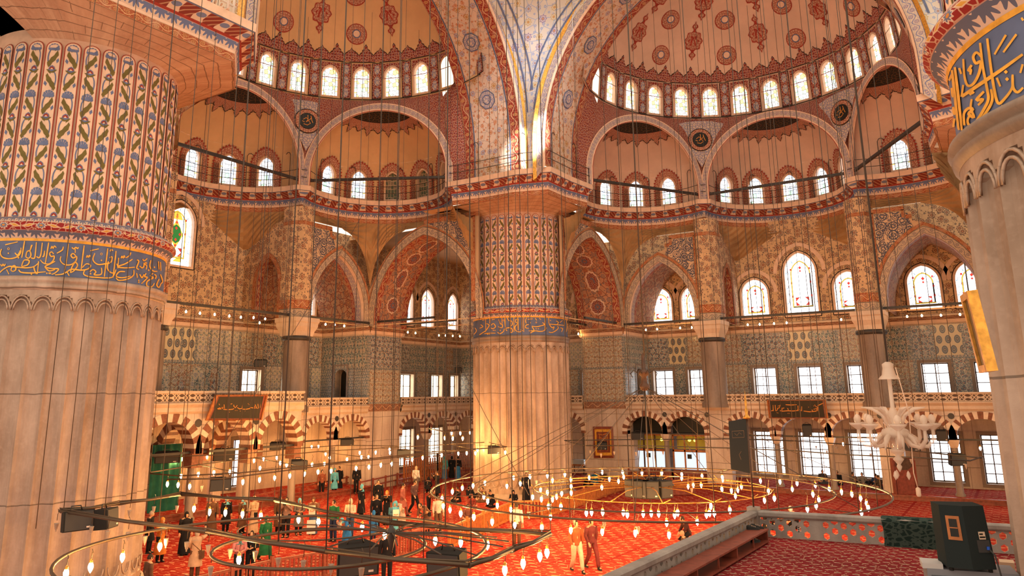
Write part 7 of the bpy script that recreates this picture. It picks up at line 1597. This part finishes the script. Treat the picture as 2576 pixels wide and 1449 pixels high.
# ------------------------------------------------------------------ people
SKIN = flat('skin', (.52, .27, .16), .6); HAIR = flat('dark_hair', (.02, .012, .008), .7); GREYHAIR = flat('grey_hair', (.35, .30, .26), .7)
CLO = {}
def cloth(c):
    k = tuple(c)
    if k not in CLO: CLO[k] = flat('cloth', c, .9, .1, var=.18, vscale=6)
    return CLO[k]
def V(*a): return Vector(a)
def joints(pose):
    J = dict(pel=V(0, 0, .95), chest=V(0, .0, 1.25), neck=V(0, .01, 1.42), head=V(0, .03, 1.53), hl=V(-.09, 0, .90), hr=V(.09, 0, .90), kl=V(-.10, .03, .49), kr=V(.10, .03, .49), al=V(-.10, 0, .08), ar=V(.10, 0, .08), sl=V(-.175, 0, 1.36), sr=V(.175, 0, 1.36),
             el=V(-.23, -.02, 1.10), er=V(.23, -.02, 1.10), wl=V(-.24, .05, .86), wr=V(.24, .05, .86))
    if pose == 'walk': J.update(kl=V(-.10, .16, .52), al=V(-.10, .24, .09), kr=V(.10, -.02, .48), ar=V(.10, -.28, .12), wl=V(-.24, -.10, .88), wr=V(.24, .18, .90))
    if pose == 'camera': J.update(el=V(-.24, .10, 1.14), er=V(.24, .10, 1.14), wl=V(-.07, .26, 1.36), wr=V(.07, .26, 1.36))
    if pose == 'hold': J.update(el=V(-.23, .04, 1.10), er=V(.23, .04, 1.10), wl=V(-.10, .27, 1.10), wr=V(.10, .27, 1.10))
    if pose == 'armup': J.update(er=V(.27, .12, 1.42), wr=V(.22, .22, 1.66), el=V(-.24, .03, 1.10), wl=V(-.18, .2, 1.0))
    if pose == 'bend':
        J.update(chest=V(0, .22, 1.14), neck=V(0, .36, 1.22), head=V(0, .46, 1.26), sl=V(-.17, .30, 1.22), sr=V(.17, .30, 1.22), el=V(-.2, .38, .98), er=V(.2, .38, .98), wl=V(-.1, .5, .82), wr=V(.1, .5, .82))
    if pose in ('sit', 'lean'):
        J.update(pel=V(0, 0, .16), chest=V(0, -.02, .46), neck=V(0, .02, .63), head=V(0, .05, .74), sl=V(-.175, 0, .57), sr=V(.175, 0, .57), hl=V(-.10, .04, .14), hr=V(.10, .04, .14), kl=V(-.34, .30, .20), kr=V(.34, .30, .20), al=V(-.02, .34, .08), ar=V(.06, .42, .08), el=V(-.25, .08, .34), er=V(.25, .08, .34), wl=V(-.14, .28, .24), wr=V(.14, .28, .24))
    if pose == 'lean':
        for k in ('chest', 'neck', 'head', 'sl', 'sr', 'el', 'er'): J[k] += V(.0, -.10-.25*(J[k].z-.3), -.04)
        J.update(kl=V(-.12, .45, .38), kr=V(.12, .45, .34), al=V(-.12, .70, .07), ar=V(.12, .74, .07))
    if pose == 'kneel':
        J.update(pel=V(0, 0, .32), chest=V(0, .10, .60), neck=V(0, .18, .76), head=V(0, .24, .86), sl=V(-.17, .12, .70), sr=V(.17, .12, .70), hl=V(-.10, .02, .30), hr=V(.10, .02, .30), kl=V(-.11, .36, .10), kr=V(.11, .36, .10), al=V(-.11, -.06, .06), ar=V(.11, -.06, .06), el=V(-.22, .22, .48), er=V(.22, .22, .48), wl=V(-.10, .36, .36), wr=V(.10, .36, .36))
    return J
BODY = {}
def body_mesh(pose):
    if pose in BODY: return BODY[pose]
    J = joints(pose); vs, es, rs = [], [], []
    def n(p, r, par=None):
        vs.append(tuple(p)); rs.append(r)
        if par is not None: es.append((par, len(vs)-1))
        return len(vs)-1
    pel = n(J['pel'], .12); ch = n(J['chest'], .135, pel); sh = n(J['neck'].lerp(J['chest'], .35), .10, ch); nk = n(J['neck'], .05, sh); hd = n(J['neck'].lerp(J['head'], .5), .055, nk)
    for s in 'lr':
        a = n(J['s'+s], .055, sh); b = n(J['e'+s], .042, a); c = n(J['w'+s], .028, b); d_ = (J['w'+s]-J['e'+s]).normalized(); pm = n(J['w'+s]+d_*.06, .034, c)
        up = V(0, 0, 1) if abs(d_.z) < .8 else V(0, 1, 0); sx = d_.cross(up).normalized(); cur = sx.cross(d_).normalized()*-1
        sd_ = 1 if s == 'l' else -1
        for i, (o, l) in enumerate(((-.030, .070), (-.010, .082), (.010, .076), (.028, .060))):
            f1 = n(J['w'+s]+d_*.085+sx*o, .0095, pm); f2 = n(J['w'+s]+d_*(.085+l*.5)+sx*o*1.15+cur*.012, .0085, f1); n(J['w'+s]+d_*(.085+l*.9)+sx*o*1.15+cur*.034, .007, f2)
        t1 = n(J['w'+s]+d_*.035+sx*sd_*.038, .011, pm); n(J['w'+s]+d_*.075+sx*sd_*.058+cur*.012, .009, t1)
        h = n(J['h'+s], .085, pel); k = n(J['k'+s], .058, h); a = n(J['a'+s], .040, k); fw = V(0, .17, -.045) if pose not in ('sit', 'kneel') else (J['a'+s]-J['k'+s]).normalized()*.1; n(J['a'+s]+fw, .035, a)
    me = bpy.data.meshes.new('body'); me.from_pydata(vs, es, []); o = bpy.data.objects.new('body_tmp', me); COL.objects.link(o)
    sk = o.modifiers.new('s', 'SKIN'); sk.use_smooth_shade = True
    for i, r in enumerate(rs): me.skin_vertices[0].data[i].radius = (r, r)
    me.skin_vertices[0].data[0].use_root = True; o.modifiers.new('d', 'SUBSURF').levels = 1
    dg = bpy.context.evaluated_depsgraph_get(); dg.update(); m2 = bpy.data.meshes.new_from_object(o.evaluated_get(dg)); bpy.data.objects.remove(o)
    # head with face, joined to the same mesh
    b = MB(); H = J['head']; N, R_ = 16, 11
    tilt = radians(35) if pose == 'bend' else radians(12) if pose in ('kneel',) else 0
    def hp(u, k):
        f = k/R_; e = pi*(f-.5); r = cos(e)**.75 if 0 < k < R_ else 0; z = sin(e)*.118; x = .072*r*cos(u); y = .090*r*sin(u)
        if f < .45: x *= .80+.4*f; y = y*(.86+.3*f)
        fr = max(0, sin(u))**6
        if .36 < f < .58: y += fr*.020*(1-abs(f-.44)/.14)                       # nose
        if .56 < f < .64: y -= fr*.006                                          # eyes sit back
        if .26 < f < .34: y += fr*.006
        sdn = abs(cos(u))**14
        if .42 < f < .62: x *= 1+.16*sdn                                        # ears
        yy, z2 = y*cos(tilt)-z*sin(-tilt), y*sin(-tilt)+z*cos(tilt)
        return (H.x+x, H.y+yy, H.z+z2)
    b.grid(hp, lin(0, 2*pi, N), list(range(R_+1)))
    me_h = b.mesh('h', SKIN); vs0 = [tuple(v.co) for v in m2.vertices]; fs0 = [tuple(p.vertices) for p in m2.polygons]; k0 = len(vs0)
    allm = bpy.data.meshes.new('body'); allm.from_pydata(vs0+[tuple(v.co) for v in me_h.vertices], [], fs0+[tuple(i+k0 for i in p.vertices) for p in me_h.polygons]); allm.materials.append(SKIN)
    for p in allm.polygons: p.use_smooth = True
    BODY[pose] = allm; return allm
def loft(mb, rings, n=14):
    """rings: (centre, rx, ry)"""
    mb.grid(lambda u, k: (rings[int(k)][0].x+rings[int(k)][1]*cos(u), rings[int(k)][0].y+rings[int(k)][2]*sin(u), rings[int(k)][0].z+(rings[int(k)][3] if len(rings[int(k)]) > 3 else 0)*sin(u)), lin(0, 2*pi, n), list(range(len(rings))))
NP = [0]
def person(px, py, h, face, label, pose='stand', top=(.05, .05, .06), bottom=(.02, .02, .025), coat=0, skirt=0, scarf=None, hair=HAIR, hood=0, bag=None, z=0, card=None, p=None, group=None, dist=None):
    """px, py: pixel of the feet (or seat); face: turn from facing the viewer, radians"""
    P0 = p or (atz(px, py, z) if dist is None else atD(px, py, dist)); s = h/1.65
    e = empty('person', (P0[0], P0[1], z), face_cam(P0)+pi+face, label=label, cat='person', group=group); e.scale = (s, s, s)
    J = joints(pose); link('body', body_mesh(pose), e)
    sit = pose in ('sit', 'lean', 'kneel')
    mb = MB(); pe, c, nk = J['pel'], J['chest'], J['neck']; up = nk-pe
    sh = (J['sl']+J['sr'])/2; rings = []
    hem = pe+V(0, 0, -.08)
    tr = [(hem, .165, .125), (pe+V(0, 0, .05), .165, .125), (pe.lerp(c, .55), .150, .115), (c, .175, .130), (sh+V(0, 0, -.02), .200, .115), (sh+V(0, 0, .045), .150, .085), (nk+V(0, 0, .0), .065, .062)]
    if coat: # long coat or robe
        zb = max(.02, coat); g = [(V(pe.x*.5, pe.y*.5, zb), .25, .22), (V(pe.x, pe.y, (zb+pe.z)/2), .225, .18)] if not sit else []
        tr = g+tr
    if sit: # skirts of the garment spread over the folded legs
        fy = .22 if pose != 'lean' else .35; tr = [(V(0, fy*.8, .015), .36, .36), (V(0, fy*.7, .12), .34, .33), (V(0, fy*.35, .24), .25, .24)]+tr[1:] if pose == 'sit' else tr
    loft(mb, tr); part(mb, 'coat' if coat or sit else 'top', cloth(top), e)
    for q in 'lr':
        mb = MB(); a, b, w_ = J['s'+q], J['e'+q], J['w'+q]; mb.tube([a+(a-b)*.05+V(0, 0, .01), a.lerp(b, .5), b, b.lerp(w_, .55), w_.lerp(b, .04)], [.080, .070, .062, .054, .046], 9); part(mb, 'sleeve', cloth(top), e)
    if skirt:
        mb = MB(); loft(mb, [(V(0, 0, .04), .23, .21), (V(0, 0, .45), .20, .17), (V(0, 0, .92), .165, .13), (V(0, 0, 1.0), .15, .12)]); part(mb, 'skirt', cloth(bottom), e)
    elif not (pose == 'sit'):
        mb = None
        for q in 'lr':
            mb = MB(); a, k, n_ = J['h'+q], J['k'+q], J['a'+q]; mb.tube([a+V(0, 0, .06), a.lerp(k, .5), k, k.lerp(n_, .6), n_], [.105, .095, .078, .068, .060], 9); part(mb, 'trouser_leg', cloth(bottom), e)
    if not sit:
        for q in 'lr':
            mb = MB(); a = J['a'+q]; loft(mb, [(a+V(0, .06, -.075), .048, .13), (a+V(0, .06, -.03), .046, .125), (a+V(0, .02, .01), .04, .07), (a+V(0, 0, .05), .038, .04)], 10); part(mb, 'shoe', cloth((.02, .02, .02)), e)
    H = J['head']
    def shell(name, mat, r=1.13, front=-.15, low=-.35, drape=False):
        mb = MB(); N, K = 18, 10
        def f(u, k):
            g = k/K; el = low+(pi/2-low)*g
            # open towards the face
            x = .072*r*cos(el)*cos(u); y = .092*r*cos(el)*sin(u); z_ = .118*r*sin(el); 
            return (H.x+x, H.y+y-.008, H.z+z_+.004)
        us = lin(pi/2+.62, 2*pi+pi/2-.62, N)
        mb.grid(f, us, list(range(int(K*.62))))
        mb.grid(lambda u, k: f(u, k), lin(pi/2-.75*0, 2*pi+pi/2, N), list(range(int(K*.62)-1, K+1)))
        if drape:
            cn = nk; mb.grid(lambda u, k: tuple((Vector(f(u, 0))).lerp(V(sh.x+(.17 if k else 0)*cos(u)*1.15, sh.y+.13*sin(u), sh.z-.06), k/3)), lin(0, 2*pi, N), [0, 1, 2, 3])
        return part(mb, name, mat, e)
    if scarf: shell('headscarf', cloth(scarf), 1.22, low=-.9, drape=True)
    elif hood: shell('hood', cloth(top), 1.30, low=-.9, drape=True)
    elif hair: shell('hair', hair, 1.10, low=-.25)
    mb = MB()
    for sx in (-1, 1):
        y0 = H.y+.083; mb.face([(H.x+sx*.028+.010*cos(a), y0, H.z+.018+.006*sin(a)) for a in lin(0, 2*pi, 8)[:-1]])
    if pose not in ('bend', 'kneel'): part(mb, 'eye_dot', HAIR, e)
    if bag: mb = MB(); mb.box((.22, -.06, .82), (.12, .26, .24)); mb.tube([(.22, -.06, .92), (.1, .12, 1.2), (-.14, .05, 1.38), (-.1, -.12, 1.2), (.22, -.1, .92)], .012, 5); part(mb, 'shoulder_bag', cloth(bag), e)
    if pose == 'camera': mb = MB(); mb.box((0, .33, 1.40), (.13, .05, .08)); mb.lathe([(.03, 0), (.032, .06), (.025, .06)], 10, (0, 0, 0)); part(MB().box((0, .34, 1.40), (.13, .06, .085)), 'camera', M['black'], e)
    if pose == 'armup': part(MB().box((.22, .25, 1.76), (.10, .03, .07)), 'phone', M['black'], e)
    if card: mb = MB(); mb.box((0, .30, 1.12), (.30, .02, .40)); part(mb, 'white_sheet', M['crystal'], e)
    return e
BLK = (.012, .012, .015); BEI = (.46, .30, .20); CRM = (.62, .50, .36); SKY = (.10, .36, .48); BLU = (.03, .16, .42); TEAL = (.05, .28, .33); GRN = (.02, .13, .05); BRN = (.10, .05, .03); RST = (.42, .14, .03); RDD = (.30, .02, .02); GRY = (.14, .11, .10); PNK = (.40, .16, .17); NAV = (.02, .03, .07)
def crowd():
    P = person
    P(488, 1458, 1.62, 2.9, 'person in beige coat and grey headscarf raising a phone beside the huge pier', 'armup', BEI, BRN, coat=.45, scarf=(.38, .30, .24), bag=BRN)
    P(400, 1414, 1.60, .6, 'person in rust-orange coat with raised hands near the huge pier', 'camera', RST, BLK, coat=.3, scarf=(.45, .17, .04))
    P(372, 1392, 1.62, 1.2, 'person with white hair in dark clothes at the edge of the huge pier', 'stand', BLK, BLK, hair=GREYHAIR, coat=.5)
    P(462, 1396, 1.62, .3, 'person in long black dress standing behind the raised-phone visitor', 'stand', BLK, BLK, coat=.06, scarf=BLK)
    P(566, 1340, 1.58, .4, 'person in dark coat and light blue headscarf far down the carpet', 'stand', BLK, BLK, coat=.4, scarf=SKY)
    P(607, 1342, 1.60, .9, 'person with sky-blue headscarf and brown coat next to a beige coat', 'stand', BRN, BLK, coat=.3, scarf=SKY)
    P(636, 1345, 1.66, -.8, 'person in long beige coat and pale headscarf seen from the side', 'hold', (.44, .31, .20), BLK, coat=.1, scarf=(.52, .38, .25))
    P(718, 1352, 1.70, -.3, 'man in grey-brown sweater and black trousers with hand at his chin', 'camera', (.20, .13, .11), BLK)
    P(750, 1346, 1.58, .2, 'person in light blue headscarf and grey top standing by a sweater-clad man', 'hold', GRY, BLK, scarf=SKY, coat=.4)
    P(786, 1344, 1.60, -.2, 'person in brown top and blue skirt reading a white sheet', 'hold', (.16, .08, .05), (.05, .10, .20), scarf=BRN, skirt=1, card=1)
    P(838, 1362, 1.70, -.7, 'man in green jacket looking down, near white board on the fence', 'stand', GRN, NAV)
    P(880, 1352, 1.62, -.4, 'person in cream hooded jacket beside the green-jacketed man', 'hold', CRM, (.05, .08, .15), hood=1)
    P(872, 1378, 1.45, -.6, 'person in bright blue poncho stooping at the picket fence', 'bend', BLU, NAV, coat=.3, scarf=SKY)
    P(945, 1340, 1.68, .3, 'man in black jacket in the crowd with a blue-caped child before him', 'stand', BLK, BLK, hair=HAIR)
    P(938, 1362, 1.25, 2.6, 'child in bright blue cape seen from behind in the crowd', 'stand', BLU, NAV, coat=.35, hood=1)
    P(908, 1300, 1.60, 1.0, 'person in black coat with light blue headscarf turned away', 'stand', BLK, BLK, coat=.2, scarf=SKY)
    P(950, 1292, 1.72, .1, 'man in dark suit standing above a blue headscarf in the crowd', 'stand', BLK, BLK)
    P(972, 1320, 1.58, -.2, 'person in black dress with orange headscarf taking a picture', 'camera', BLK, BLK, coat=.06, scarf=(.50, .20, .04))
    P(1008, 1335, 1.62, -.6, 'person in pale jacket and light blue headscarf bending forward', 'bend', (.52, .42, .33), (.30, .20, .14), scarf=SKY, coat=.4)
    P(990, 1352, 1.5, .3, 'person in sky-blue shawl holding a white board near the fence', 'hold', SKY, NAV, coat=.3, scarf=SKY, card=1)
    P(1046, 1238, 1.62, 2.6, 'person in white jacket and beige hat seen from behind by the red rails', 'stand', (.58, .53, .50), GRY, scarf=(.50, .38, .24), bag=GRY)
    P(1075, 1240, 1.6, 2.8, 'person in black crouching with backpack by the red rails', 'kneel', BLK, BLK, hood=1)
    P(1100, 1255, 1.62, -1.2, 'person in black coat pointing a camera sideways near the far pier', 'camera', BLK, BLK, coat=.35)
    P(1118, 1205, 1.62, 2.9, 'person in wide teal shawl and blue skirt before the slat screen', 'stand', TEAL, (.04, .16, .36), coat=.75, skirt=1, scarf=TEAL)
    P(1136, 1203, 1.60, 2.7, 'person in black robe half hidden behind a teal shawl', 'stand', BLK, BLK, coat=.06, scarf=BLK)
    P(1152, 1205, 1.62, 3.0, 'person in black top and long blue skirt next to the far fluted pier', 'stand', BLK, (.04, .18, .40), skirt=1)
    P(896, 1242, 1.72, .3, 'man in dark clothes standing by the red rails under a lamp', 'stand', BLK, BLK)
    P(948, 1252, 1.6, .0, 'man in brown jacket sitting on the low red rails', 'kneel', BRN, BRN)
    P(1042, 1292, 1.70, .9, 'person in dark clothes walking across the open carpet in the crowd', 'walk', (.09, .05, .05), BLK)
    P(1012, 1300, 1.66, 1.3, 'person in faded red coat walking behind the light blue headscarf', 'walk', (.30, .10, .08), (.16, .06, .05), coat=.5)
    P(1078, 1285, 1.3, .9, 'child in dark coat stooping on the open carpet', 'bend', BRN, BLK)
    P(1075, 1345, 1.66, -.8, 'person in brown coat leaning near the left end of the inner ring', 'bend', (.12, .06, .04), BLK, coat=.4)
    P(1102, 1340, 1.62, .2, 'person in pale top at the ring lamps beside a brown coat', 'stand', (.5, .40, .33), BRN)
    P(665, 1412, 1.62, .6, 'person in green coat walking behind the picket fence', 'walk', GRN, (.02, .09, .04), coat=.25, scarf=(.03, .12, .05))
    P(598, 1462, 1.50, .1, 'person in pink top and green-blue headscarf at the fence corner', 'hold', PNK, BLK, scarf=(.04, .14, .17))
    P(628, 1456, 1.56, -.2, 'person with long black hair and dark top leaning on the fence', 'hold', BLK, BLK)
    P(700, 1340, 1.6, .5, 'person in dark coat standing in the shade behind the sweater-clad man', 'stand', BRN, BLK, coat=.3)
    P(530, 1345, 1.64, .2, 'person in dark brown robe standing before the lodge', 'stand', BRN, BLK, coat=.1, scarf=BRN)
    P(840, 1245, 1.62, .4, 'person in light blue cape by the red rails below the lodge', 'stand', SKY, BLK, coat=.4, scarf=SKY)
    P(852, 1240, 1.66, -.5, 'person in black coat close to the light blue cape by the rails', 'stand', BLK, BLK, coat=.3)
    P(808, 1250, 1.62, .2, 'person with bare head in reddish-brown top by the rails', 'stand', (.22, .07, .04), BLK)
    P(1300, 1375, 1.70, 2.9, 'man in pale shirt and dark trousers seen from behind on the open carpet', 'stand', (.50, .44, .42), BRN)
    P(1324, 1262, 1.62, .2, 'person in black with bright red scarf beside a white board at the pier', 'stand', BLK, BLK, coat=.06, scarf=None)
    P(1152, 1262, 1.6, -.9, 'person in dark jacket sitting at the end of the group by the pier', 'sit', BLK, BLK)
    P(1185, 1258, 1.65, .6, 'person in black reclining in the group at the foot of the pier', 'lean', BLK, BLK, hood=1)
    P(1187, 1278, 1.35, .1, 'child with red hood sitting in the group at the foot of the pier', 'sit', (.20, .04, .03), BLK, scarf=(.30, .05, .03))
    P(1214, 1262, 1.6, -.4, 'person in brown coat sitting against the foot of the pier', 'sit', BRN, BLK)
    P(1176, 1310, 1.5, .2, 'child with pinkish face sitting below the group by the fence', 'sit', (.18, .07, .05), BLK)
    P(1240, 1276, 1.62, -.9, 'person in dark clothes crouching between the seated group and the boy', 'kneel', BLK, BLK)
    P(1292, 1268, 1.45, 0, 'boy in black hooded jacket sitting against the far pier behind the fence', 'sit', BLK, BLK, hood=1)
    P(1452, 1440, 1.72, .4, 'person in rust jacket and pale trousers striding over the glowing carpet', 'walk', (.26, .07, .03), (.52, .36, .27))
    P(1490, 1432, 1.70, .6, 'person in dark reddish clothes following the pale trousers over the carpet', 'walk', (.12, .03, .03), (.14, .03, .03))
    P(1722, 1392, 1.62, -1.7, 'bald man in dark jacket sitting behind the marble balustrade', 'sit', BRN, BLK, hair=None, z=0)
    P(1733, 1362, 1.70, -1.2, 'man with short hair in dark top behind the bald man', 'kneel', (.05, .02, .02), BLK)
    P(2003, 1330, 1.65, -.9, 'man in dark coat and white cap sitting behind the pierced balustrade', 'kneel', BLK, BLK, hair=None, scarf=(.6, .55, .5))
    P(1931, 1330, 1.62, .9, 'person with dark hair lying behind the pierced balustrade near the banner', 'sit', BLK, BLK)
    for x, y, f, c, ps, lb in ((2071, 1216, .2, (.05, .05, .06), 'sit', 'person in open jacket and white shirt sitting by a tall window'), (2110, 1219, -.5, BLK, 'sit', 'person in black huddled against the marble between two tall windows'), (2153, 1222, .8, GRY, 'lean', 'person in grey jacket reclining under the third tall window'), (2172, 1224, -.3, (.16, .15, .14), 'sit', 'person in pale grey sitting in the middle of the window group'), (2200, 1226, -.8, (.02, .04, .10), 'lean', 'person in dark blue jacket leaning back at the end of the window group'), (2214, 1232, -1.2, (.06, .045, .035), 'sit', 'person in brown slumped against the wall pier by the dark red cabinet')):
        P(x, y, 1.65, f, lb, ps, c, BLK, z=.31)
    P(1459, 1192, 1.66, .3, 'man in dark suit standing behind the glass display case', 'stand', BLK, BLK, p=tuple(atz(1463, 1190, 0)+Vector((0, .9, 0))))
    P(1475, 1222, 1.62, .9, 'person in black sitting on the carpet in front of the marble buttress', 'sit', BLK, BLK)
    P(1497, 1216, 1.62, -.6, 'person in blue jacket sitting before the framed picture on the buttress', 'sit', (.03, .16, .26), BLK)
    P(1518, 1214, 1.62, .2, 'person in brown sitting at the base of the buttress near the red barrier', 'sit', BRN, BLK)
    P(1590, 1218, 1.62, .5, 'person in red jacket sitting close to the first glazed booth', 'sit', RDD, BLK)
    P(970, 1452, 1.66, .1, 'person with dark hair in black at the bottom of the crowd below the iron hub', 'stand', BLK, BLK, p=tuple(atz(972, 1470, 0)))
    P(365, 1478, 1.5, 2.0, 'person of whom only the dark head shows at the foot of the huge pier', 'stand', BRN, BLK, p=tuple(atz(366, 1530, 0)))
crowd()
# white notice boards held on stands
for x, y, lb in ((780, 1392, 'white notice board fixed on the picket fence below the iron frame'), (1324, 1262, 'white notice board before the red-scarfed visitor at the far pier')):
    p = atz(x, y, 0); e = empty('notice_board', (p.x, p.y, 0), face_cam(p), label=lb, cat='notice board'); part(MB().box((0, -.06, 1.0), (.34, .02, .52)), 'board', M['crystal'], e); part(MB().box((0, 0, .6), (.04, .04, 1.2)), 'stand', M['wood_orange'], e)
# ------------------------------------------------------------------ light
w = bpy.data.worlds.new('world'); sc.world = w; w.use_nodes = True
bg = w.node_tree.nodes['Background']; bg.inputs[0].default_value = (1.0, .80, .60, 1); bg.inputs[1].default_value = 1.25
def lamp(kind, name, loc, energy, col, size=.3, to=None, **k):
    d = bpy.data.lights.new(name, kind); d.energy = energy; d.color = col
    if kind in ('POINT', 'SPOT'): d.shadow_soft_size = size
    for a, b in k.items(): setattr(d, a, b)
    o = bpy.data.objects.new(name, d); COL.objects.link(o); o.location = loc
    if to is not None: o.rotation_euler = (Vector(to)-Vector(loc)).to_track_quat('-Z', 'Y').to_euler()
    return o
# a shaft of sun through a window of the main dome strikes the foot of the far pendentive
lamp('SPOT', 'sun_shaft', (9, -4, 36), 160000, (1, .98, .95), .2, (-11.3, 10.3, 21.2), spot_size=radians(5.2), spot_blend=.5)
lamp('SPOT', 'dome_daylight', (9, -4, 37), 26000, (.80, .90, 1.0), .8, (-10.6, 9.6, 25.5), spot_size=radians(15), spot_blend=1.0)
vs = sc.view_settings; vs.view_transform = 'Standard'; vs.look = 'None'; vs.gamma = 1; vs.use_curve_mapping = False; vs.exposure = .45
cy = sc.cycles
cy.max_bounces = 5; cy.diffuse_bounces = 3; cy.glossy_bounces = 2; cy.transmission_bounces = 2; cy.transparent_max_bounces = 6
cy.caustics_reflective = False; cy.caustics_refractive = False; cy.sample_clamp_indirect = 4.0; cy.use_adaptive_sampling = True; cy.adaptive_threshold = .05
